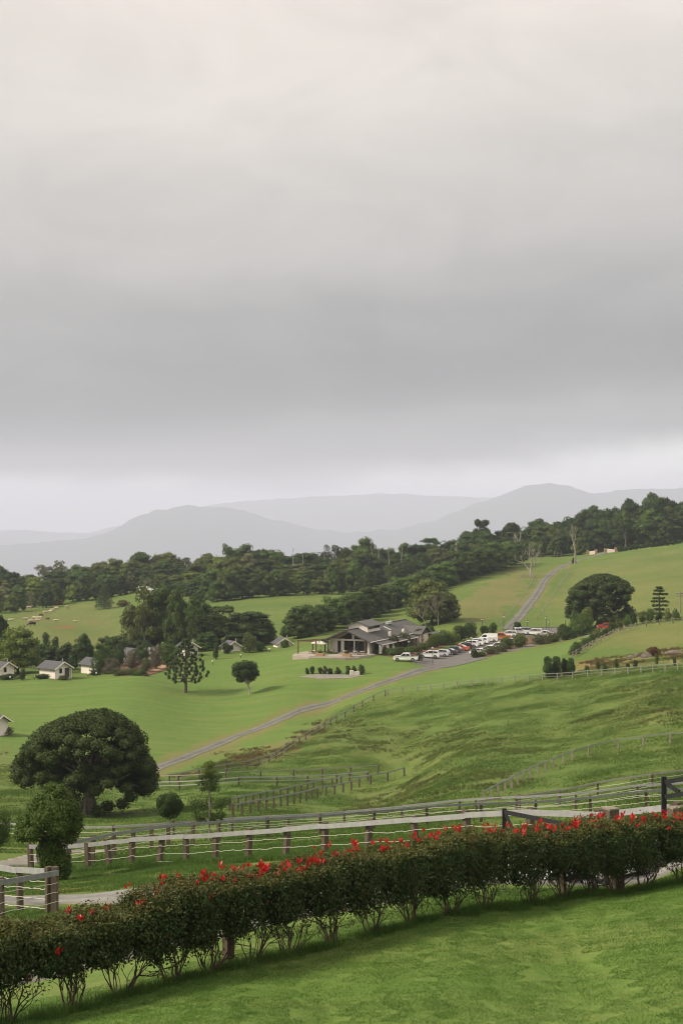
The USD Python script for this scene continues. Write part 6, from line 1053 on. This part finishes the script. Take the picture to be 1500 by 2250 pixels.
for i, (px, d, w, h, lf, lb) in enumerate([(1289, 251, .9, 1.4, 'leaf_mid', 'small sapling left on the weedy bank'), (1314, 252, .9, 2.0, 'leaf_dark', 'narrow dark sapling pair on the weedy bank, taller one'), (1328, 250, 1.0, 1.4, 'leaf_dark', 'narrow dark sapling pair on the weedy bank, shorter one'), (1353, 252, .9, 1.6, 'leaf_mid', 'slim sapling in the middle of the weedy bank'), (1378, 249, .7, 1.0, 'leaf_olive', 'tiny olive sapling on the weedy bank'), (1396, 247, .9, 1.5, 'leaf_dark', 'dark sapling on the weedy bank left of the rust bush'), (1442, 247, .9, 2.2, 'leaf_mid', 'green sapling in front of the rust coloured bush'), (1481, 240, .7, 1.3, 'leaf_mid', 'sapling near the right edge of the weedy bank')]): bush('bank_sapling', lb, 'sapling', atd(px, d), w, w, h, MATS[lf], 420, .17, 360 + i, 'saplings on the weedy bank', 6)
bush('rust_bush', 'rusty red rounded bush on the bank between rocks', 'bush', atd(1435, 263), 2.6, 2.0, 1.7, MATS['leaf_rust'], 1000, .2, 380)
def rock(label, px, d, w, h, seed):
    rg = np.random.default_rng(seed); m = trimesh.creation.icosphere(3); v = m.vertices * (1 + 0.5 * (meshkit.fbm(m.vertices * 1.6 + seed, 3, seed)[:, None] - 0.5)) * [w / 2, w / 2.6, h * .75]; v[:, 2] = np.maximum(v[:, 2], -.2); tag(MB().add(v, m.faces).build('boulder', MATS['rock'], None), label, 'boulder', 'rocks on the weedy bank'); pr = stage.GetPrimAtPath('/World/boulder' if USED[('/World', 'boulder')] == 1 else f"/World/boulder_{USED[('/World', 'boulder')] - 1:03d}"); UsdGeom.Xformable(pr).AddTranslateOp().Set(Gf.Vec3d(*map(float, atd(px, d))))
rock('grey boulder left of the rust coloured bush', 1420, 262, 2.2, 1.2, 1); rock('flat grey boulder near the right edge of the bank', 1480, 262, 3.4, .9, 2); rock('small dark boulder left on the bank', 1398, 266, 1.4, .8, 3); rock('low mossy boulder beside the dark one', 1386, 266, 1.6, .6, 4)
# bank fence weeds
rgw = np.random.default_rng(51)
for i, (px, py) in enumerate([(1262, 1440), (1272, 1432), (1288, 1422), (1302, 1413), (1316, 1404), (1331, 1398), (1346, 1391), (1362, 1384), (1378, 1378), (1394, 1374), (1412, 1371), (1430, 1369), (1449, 1367), (1468, 1366), (1487, 1365)]):
    q = at(px, py); bush('fence_shrub', f'weedy shrub growing through the bank fence, {WORDS[i]} from the left', 'shrub', q + [0, 0.8, 0], 2.4, 1.6, rgw.uniform(1.6, 2.5) if i < 8 else rgw.uniform(2.4, 3.2), MATS[['leaf_dark', 'leaf_olive', 'leaf_mid'][i % 3]], 700, .22, 400 + i, 'weedy shrubs along the bank fence', 8)
EH = [(1360, 1493, 12)]
for i, px in enumerate(np.linspace(1362, 1490, 12)): d = np.interp(px, [1355, 1490], [632, 640]); bush('entry_hedge', f'clipped dark hedge shrub running right from the entry wall, {WORDS[i]} from the left', 'hedge shrub', atd(px, d), 3.0, 1.8, 2.2, MATS['leaf_dark'], 420, .36, 430 + i, 'entry hedge at the top of the hill', 7)
bush('yellow_shrub', 'yellow flowering bush at the edge of the left pasture', 'bush', atd(272, 560), 5, 3, 2.4, MATS['leaf_orange'], 900, .4, 450)
for i, (px, d, w, h) in enumerate([(101, 352, 1.9, 3.4), (123, 350, 1.7, 2.4)]): bush('field_shrub', ['dark shrub standing in the lower left pasture, taller one', 'dark shrub standing in the lower left pasture, shorter one'][i], 'shrub', atd(px, 400), w * 1.2, w * 1.2, h * 1.5, MATS['leaf_dark'], 600, .32, 460 + i)

# ---------------------------------------------------------------- cattle and the rusty tank
def animal(label, px, py, s, mat, rz, lying=False, cat='cow'):
    p = at(px, py); rg = np.random.default_rng(int(px * 3)); import manifold3d as m3
    def ball(c, r): return m3.Manifold.sphere(r, 10).translate([float(x) for x in c])
    def seg(a, b, ra, rb): return m3.Manifold.batch_hull([ball(a, ra), ball(b, rb)])
    zb = .45 if lying else .95
    parts = [seg((-.75, 0, zb), (.0, 0, zb - .02), .36, .40), seg((0, 0, zb - .02), (.65, 0, zb + .02), .40, .36)]
    hp = (1.45, .0, zb - .55 if not lying else zb + .35); nk = (.85, 0, zb + .15); parts += [seg((.65, 0, zb + .05), (1.1, 0, (nk[2] + hp[2]) / 2), .27, .18), seg((1.1, 0, (nk[2] + hp[2]) / 2), hp, .17, .15), seg(hp, (hp[0] + .28, 0, hp[2] - .16), .14, .10)]
    for s_ in (-1, 1): parts.append(seg((hp[0] - .05, s_ * .1, hp[2] + .1), (hp[0] - .1, s_ * .27, hp[2] + .1), .05, .035))
    for x, k in ((.58, .06), (-.72, -.05)):
        for y in (-.2, .2):
            if lying: parts += [seg((x, y * 1.3, .3), (x + .35, y * 1.6, .12), .14, .08)]
            else: kx = x + (0.03 if x > 0 else -.10); parts += [seg((x, y, zb - .1), (x + (.02 if x > 0 else .08), y, .55), .18, .10), seg((x + (.02 if x > 0 else .08), y, .55), (kx, y, .28), .095, .06), seg((kx, y, .28), (kx + .03, y, .05), .06, .06)]
    parts += [seg((-1.08, 0, zb + .2), (-1.16, 0, zb - .35), .05, .035)]
    M = m3.Manifold.batch_boolean(parts, m3.OpType.Add); mm = M.to_mesh(); tmm = trimesh.Trimesh(mm.vert_properties[:, :3], mm.tri_verts); t = thing('cow', label, cat, p, rz, 'cattle in the left pasture', (s * .85, s * .85, s * .85)); MB().tm(tmm).build('body', MATS[mat], t, smooth=True)
for i, (px, py, sc_, mt, rz_, ly, lb) in enumerate([(71, 1376, 1.25, 'cow_hide_black', 3.3, False, 'dark horse like animal grazing nearest in the left pasture'), (68, 1366, 1.1, 'cow_hide_pale', .3, True, 'pale cow lying at the left of the herd'), (76, 1362, 1.1, 'cow_hide_pale', 2.8, False, 'pale cow standing at the top of the herd'), (82, 1365, 1.15, 'cow_hide_pale', .1, True, 'whitish cow lying in the middle of the herd'), (87, 1362, 1.1, 'cow_hide_pale', 3.0, False, 'pale cow at the right side of the herd'), (105, 1363, 1.0, 'cow_hide_brown', 2.4, False, 'brown cow just right of the herd'), (24, 1364, 1.0, 'cow_hide_pale', 0, True, 'lone pale cow near the left edge'), (56, 1361, 1.0, 'cow_hide_pale', .5, True, 'pale cow lying left of the herd'), (90, 1355, 1.0, 'cow_hide_brown', 1.0, False, 'brownish cow above the herd'), (100, 1349, 1.05, 'cow_hide_pale', .4, False, 'pale cow second in the line up the slope'), (111, 1347, 1.0, 'cow_hide_pale', 2.7, False, 'pale cow third in the line up the slope'), (115, 1344, 1.0, 'cow_hide_pale', .2, False, 'pale cow fourth in the line up the slope'), (124, 1340, 1.1, 'cow_hide_pale', 2.9, False, 'whitish cow high in the line toward the tank'), (146, 1337, 1.05, 'cow_hide_pale', 1.2, False, 'pale cow topmost right of the tank'), (123, 1365, 1.0, 'cow_hide_pale', .2, True, 'pale cow lying alone right of the brown cow'), (165, 1367, .8, 'cow_hide_pale', .2, True, 'small pale calf far right of the herd'), (64, 1336, 1.2, 'cow_hide_pale', .1, True, 'white cow lying at the tree edge')]): animal(lb, px, py, sc_, mt, rz_, ly)
p = at(121, 1330); t = thing('rusty_tank', 'rusty orange cylindrical tank lying at the edge of the trees', 'tank', p, 0.25); MB().disc((0, 0, 1.3), 1.15, 'x', 6.4, 18).build('barrel', MATS['tank_rust'], t); [MB().box(x - .3, x + .3, -.9, .9, -.4, .5).build('cradle', MATS['dark_trim'], t) for x in (-2, 2)]

# ---------------------------------------------------------------- trees of the middle distance
def T(kind, tone, label, px, top, w, d, group=None, bark='bark', variant=None, squash=1.0):
    p = atd(px, d); h = ztop(top, d) - p[2]; return tree(kind, tone, label, 'tree', px, d, w * d / FPX * {'tall': 1.25, 'loose': 1.15}.get(kind, 1.06), max(h, 2.0), group, None, variant, bark, None, p, squash)
MID = [('round', 'light', 'yellow green bushy tree left of the plain white cottage', 40, 1386, 92, 318), ('round', 'dark', 'dark tree crowding the left edge above the yellow green tree', -8, 1345, 60, 350), ('tall', 'dark', 'dark tree behind the left edge cottage', 0, 1400, 50, 335), ('round', 'dark', 'dark round tree behind the left white cottage roof', 183, 1398, 50, 325), ('round', 'dark', 'low dark tree between white cottage and round tree', 145, 1416, 50, 330), ('round', 'dark', 'low dark bushy tree left of the white cottage', 100, 1412, 60, 332), ('round', 'dark', 'dark tree to the left of the garden bed', 250, 1396, 66, 345), ('round', 'mid', 'leafy green tree behind the half hidden cottage', 225, 1418, 44, 335), ('round', 'dark', 'low dark tree behind the garden bed cottages', 300, 1405, 60, 352), ('round', 'mid', 'green tree behind the araucaria on its left', 345, 1425, 46, 340), ('round', 'mid', 'green tree behind the araucaria on its right', 440, 1420, 50, 350),
    ('loose', 'olive', 'tall olive gum tree at the left of the central clump', 318, 1292, 84, 372), ('tall', 'olive', 'broad olive tree low in the central clump', 300, 1330, 74, 378), ('tall', 'mid', 'tall green tree in the middle of the central clump', 352, 1282, 80, 376), ('tall', 'mid', 'tall narrow tree rising in the central clump behind the araucaria', 392, 1286, 56, 362), ('tall', 'dark', 'tall dark tree right of the narrow tall tree', 432, 1300, 74, 372), ('loose', 'mid', 'thin gum with pale trunk before the dark tree', 424, 1330, 48, 356), ('flat', 'mid', 'spreading dark fig with layered crown right of the central clump', 482, 1326, 96, 366), ('flat', 'dark', 'broad dark fig at the right end of the central clump', 548, 1338, 104, 362), ('round', 'mid', 'round green tree at the right edge of the broad fig', 585, 1366, 42, 366), ('round', 'dark', 'dark round tree low beneath the broad fig', 455, 1386, 50, 352), ('round', 'dark', 'dark round tree behind the cottage under the figs', 520, 1392, 60, 356), ('cone', 'dark', 'dark small conifer standing in the left pasture edge', 229, 1283, 38, 560),
    ('round', 'olive', 'rounded olive brown tree with bare lower branches behind the pavilion', 948, 1277, 104, 398), ('round', 'dark', 'dark shrubby tree left of the pavilion beside the tree row', 632, 1388, 34, 385)]
for a in MID: T(*a)
p = atd(962, 389); bare_tree('grey bare branching tree in front of the olive brown tree behind the pavilion', p, 10.0, 35, 'grey_bark', 0.15, 6, 0.40, None, (.15, 0), .8); p = atd(938, 388.5); bare_tree('second grey bare tree behind the pavilion roof end', p, 9.0, 36, 'grey_bark', 0.13, 6, 0.40, None, (-.2, 0), .8)
# the row of round trees climbing diagonally behind the pavilion
ROWT = [(655, 1335, 66, 374), (682, 1330, 60, 382), (706, 1326, 62, 390), (732, 1316, 66, 400), (760, 1307, 68, 412), (786, 1302, 62, 424), (808, 1293, 66, 436), (833, 1286, 62, 448), (858, 1282, 60, 460), (880, 1272, 66, 472), (903, 1262, 66, 484), (926, 1250, 66, 496), (950, 1245, 62, 506), (972, 1234, 66, 518), (994, 1226, 64, 528), (1016, 1216, 66, 540), (1040, 1206, 62, 552), (1062, 1198, 62, 562), (1084, 1194, 62, 574), (1108, 1190, 60, 586), (1130, 1188, 54, 600)]
for i, (px, top, w, d) in enumerate(ROWT): T('round', 'dark' if i % 3 == 2 else 'mid', f'rounded dense tree in the diagonal row above the pavilion, {WORDS[i]} from its lower left end', px, top, w, d, 'diagonal row of rounded trees', 'bark', i % 3)
# ridge forest: the skyline trees, then those in front of them down to the edge of the fields
rgt = np.random.default_rng(77)
SKYL = [(5, 1248, 46, 'round', 'dark'), (33, 1256, 26, 'round', 'dark'), (60, 1262, 44, 'tall', 'olive'), (98, 1244, 46, 'loose', 'grey'), (133, 1233, 44, 'loose', 'grey'), (173, 1239, 50, 'tall', 'mid'), (217, 1234, 44, 'tall', 'olive'), (253, 1231, 52, 'round', 'olive'), (300, 1213, 62, 'tall', 'dark'), (345, 1222, 50, 'round', 'olive'), (372, 1218, 56, 'round', 'olive'), (407, 1226, 40, 'loose', 'olive'), (440, 1222, 46, 'tall', 'olive'), (463, 1214, 46, 'tall', 'olive'), (503, 1192, 34, 'loose', 'light'), (531, 1204, 66, 'round', 'mid'), (571, 1206, 62, 'round', 'dark'), (611, 1206, 50, 'tall', 'mid'), (640, 1220, 46, 'round', 'dark'), (672, 1214, 46, 'round', 'dark'), (703, 1212, 44, 'tall', 'mid'), (729, 1199, 44, 'loose', 'dark'), (760, 1203, 40, 'tall', 'olive'), (802, 1187, 52, 'round', 'mid'), (830, 1204, 44, 'round', 'dark'), (858, 1202, 48, 'tall', 'mid'), (890, 1200, 46, 'round', 'mid'), (920, 1195, 46, 'round', 'dark'), (945, 1179, 50, 'flat', 'dark'), (985, 1190, 50, 'round', 'mid'), (1018, 1167, 44, 'tall', 'dark'), (1058, 1136, 42, 'flat', 'dark'), (1040, 1168, 46, 'round', 'mid'), (1085, 1172, 46, 'round', 'mid'), (1130, 1148, 44, 'tall', 'dark'), (1112, 1162, 40, 'round', 'dark'), (1160, 1160, 44, 'round', 'mid'), (1190, 1140, 52, 'tall', 'dark'), (1225, 1146, 46, 'tall', 'dark'), (1250, 1133, 48, 'tall', 'dark'), (1282, 1126, 48, 'round', 'dark'), (1306, 1111, 46, 'tall', 'dark'), (1342, 1114, 50, 'round', 'dark'), (1375, 1096, 48, 'tall', 'dark'), (1425, 1083, 54, 'tall', 'dark'), (1400, 1104, 46, 'round', 'dark'), (1465, 1093, 50, 'tall', 'dark'), (1496, 1098, 50, 'round', 'dark'), (1530, 1092, 54, 'tall', 'dark'), (-30, 1255, 50, 'round', 'mid')]
EDGE = [(-60, 1348), (0, 1345), (60, 1337), (130, 1320), (215, 1307), (300, 1300), (400, 1318), (480, 1322), (540, 1320), (600, 1310), (650, 1308), (760, 1297), (800, 1282), (890, 1266), (960, 1250), (1060, 1238), (1130, 1236), (1200, 1224), (1330, 1208), (1500, 1192), (1580, 1186)]
sk = sorted((a[0], a[1]) for a in SKYL)
def where(px): return 'above the left pasture' if px < 240 else 'behind the central clump' if px < 480 else 'above the middle field' if px < 880 else 'above the diagonal row' if px < 1130 else 'near the road top' if px < 1330 else 'above the entry hedge'
RT_ = [(px, top, w, kd, tn, 'sky', np.interp(px, [0, 600, 1100, 1500], [690, 665, 690, 710])) for px, top, w, kd, tn in SKYL]
for row, (f, dd_) in enumerate([(0.17, 0.0), (0.34, 0.0), (0.52, 0.0)]):
    for px in np.arange(-50 + 9 * row, 1545, 27):
        px = px + rgt.uniform(-9, 9); e = np.interp(px, [q[0] for q in EDGE], [q[1] for q in EDGE]); s = np.interp(px, [q[0] for q in sk], [q[1] for q in sk]); tot = e - s
        if row == 2 and (900 < px < 1120): continue
        top = s + tot * f * 0.9 + rgt.uniform(-5, 6) + 6; dmax = np.interp(px, [0, 600, 1100, 1500], [690, 665, 690, 710]); dmin = np.interp(px, [0, 130, 300, 480, 600, 760, 890, 1000, 1130, 1330, 1500], [560, 600, 625, 540, 545, 565, 630, 650, 655, 655, 655]); d = dmax - (dmax - dmin) * (0.35 + 0.65 * row / 2) - rgt.uniform(0, 6)
        right = px > 1180; kd = rgt.choice(['round', 'tall', 'loose', 'flat'], p=[.46, .40, .11, .03]); tn = rgt.choice(['dark', 'mid', 'olive', 'light', 'grey'], p=[.60, .32, .08, 0, 0] if right else [.26, .34, .18, .10, .12] if px < 480 else [.36, .42, .14, .05, .03]); RT_.append((px, top, np.clip((e - top) * rgt.uniform(0.55, 0.85), 24, 56), kd, tn, ['back', 'middle', 'front'][row], d))
cnt = {}
LOOK = {'round': 'rounded', 'tall': 'tall uneven', 'loose': 'open crowned', 'flat': 'flat topped', 'cone': 'conical'}; TONE = {'dark': 'dark green', 'mid': 'green', 'olive': 'olive', 'light': 'light green', 'grey': 'grey green'}
POS = {'sky': 'on the skyline', 'back': 'below the skyline', 'middle': 'amid the forest', 'front': 'at the forest edge'}
keys = {}
for a in sorted(RT_, key=lambda q: q[0]): keys.setdefault((a[3], a[4], a[5], where(a[0])), []).append(a)
for (kd, tn, rw, wh), L in keys.items():
    for i, a in enumerate(L): T(kd, tn, f'{TONE[tn]} {LOOK[kd]} tree {POS[rw]} {wh}' + ('' if len(L) == 1 else f', {WORDS[i]} from left'), a[0], a[1], a[2] * 1.15, a[6], 'trees of the ridge forest', 'grey_bark' if kd == 'loose' else 'bark')
# pale dead trunks standing out of the forest
for i, (px, top, d, h, lb) in enumerate([(644, 1203, 640, 9, 'thin pale dead trunk above the middle forest, leftmost'), (664, 1216, 640, 7, 'thin pale dead trunk right of the leftmost one'), (713, 1204, 640, 8, 'slightly bent pale dead trunk'), (819, 1198, 640, 9, 'pale dead trunk below the skyline dome tree'), (832, 1202, 640, 8, 'pale dead trunk right beside the tallest one'), (855, 1200, 640, 7, 'straight pale dead trunk of the right group'), (880, 1203, 640, 7, 'short pale dead trunk of the right group'), (999, 1202, 600, 7, 'pale dead trunk above the diagonal tree row'), (1005, 1190, 610, 8, 'taller pale dead trunk above the diagonal row')]):
    x = (px - CX) / FPX * d; zt = ztop(top, d); z0 = float(ground_z(x, d)); t = thing('dead_trunk', lb, 'dead tree', (x, d, z0), 0, 'pale dead trunks in the forest'); H = zt - z0; rg = np.random.default_rng(i); m = MB(); m.tube([(0, 0, -.3), (rg.normal() * .2, 0, H * .5), (rg.normal() * .4, 0, H)], [.20, .16, .08], 6); m.build('trunk', MATS['pale_bark'], t); m = MB(); limb(m, (0, 0, H * .88), (rg.normal() * 1.0, 0, H * .97), .1, .05, rg); m.build('branch', MATS['pale_bark'], t)
for i, (px, d, h, lb) in enumerate([(613, 548, 8, 'bare white branching tree at the edge of the middle field, left one'), (722, 560, 9, 'bare grey brown tree at the edge of the middle field, right one'), (1140, 620, 14, 'bare grey tree among the forest left of the hill road')]): bare_tree(lb, atd(px, d), h, 50 + i, 'pale_bark' if i != 1 else 'grey_bark', 0.3, 4, 0.5, None)
# undergrowth on the forest floor
P = []
for px in np.arange(-60, 1560, 5.0):
    dmin = np.interp(px, [0, 130, 300, 480, 600, 760, 890, 1000, 1130, 1330, 1500], [566, 606, 631, 546, 551, 571, 636, 656, 661, 662, 662])
    for k in range(4): d = dmin + rgt.uniform(0, 60); P.append((((px + rgt.uniform(-4, 4)) - CX) / FPX * d, d))
P = np.array(P); bb = [(0, 0, 1.2, 1.6, 1.6, 1.4), (.9, .4, 1.0, 1.2, 1.2, 1.1), (-.8, -.5, 1.4, 1.2, 1.2, 1.2)]
pr_ = []
for k_, tn in enumerate(('dark', 'mid')): q_, n_ = blob_points(bb, 260, rgt, .8, 1.1, .7); pr_.append((leaf_mesh(q_, n_, .55, rgt, .7), MATS['leaf_' + tn], 'undergrowth_clump'))
scatter('forest_undergrowth', 'dark undergrowth along the floor of the ridge forest', P, pr_, rgt, .7, 1.6, False)
# ---------------------------------------------------------------- air
def haze_box():
    m = trimesh.creation.box([56000, 56000, 900])
    v = np.array(m.vertices); lo, hi = -790.0, 590.0
    v[:, 2] = np.where(v[:, 2] < 0, lo, hi)
    g = usdkit.mesh(stage, '/World/haze', (v, m.faces), usdkit.material(stage, '/World/Looks/haze_air', {'v': ('principled_volume', {'color': HAZE_COLOR, 'density': HAZE_DENSITY, 'anisotropy': 0.0})}, [], volume='v.volume'))
    tag(g, 'thin pale haze over the valley', None, None, 'stuff')
haze_box()
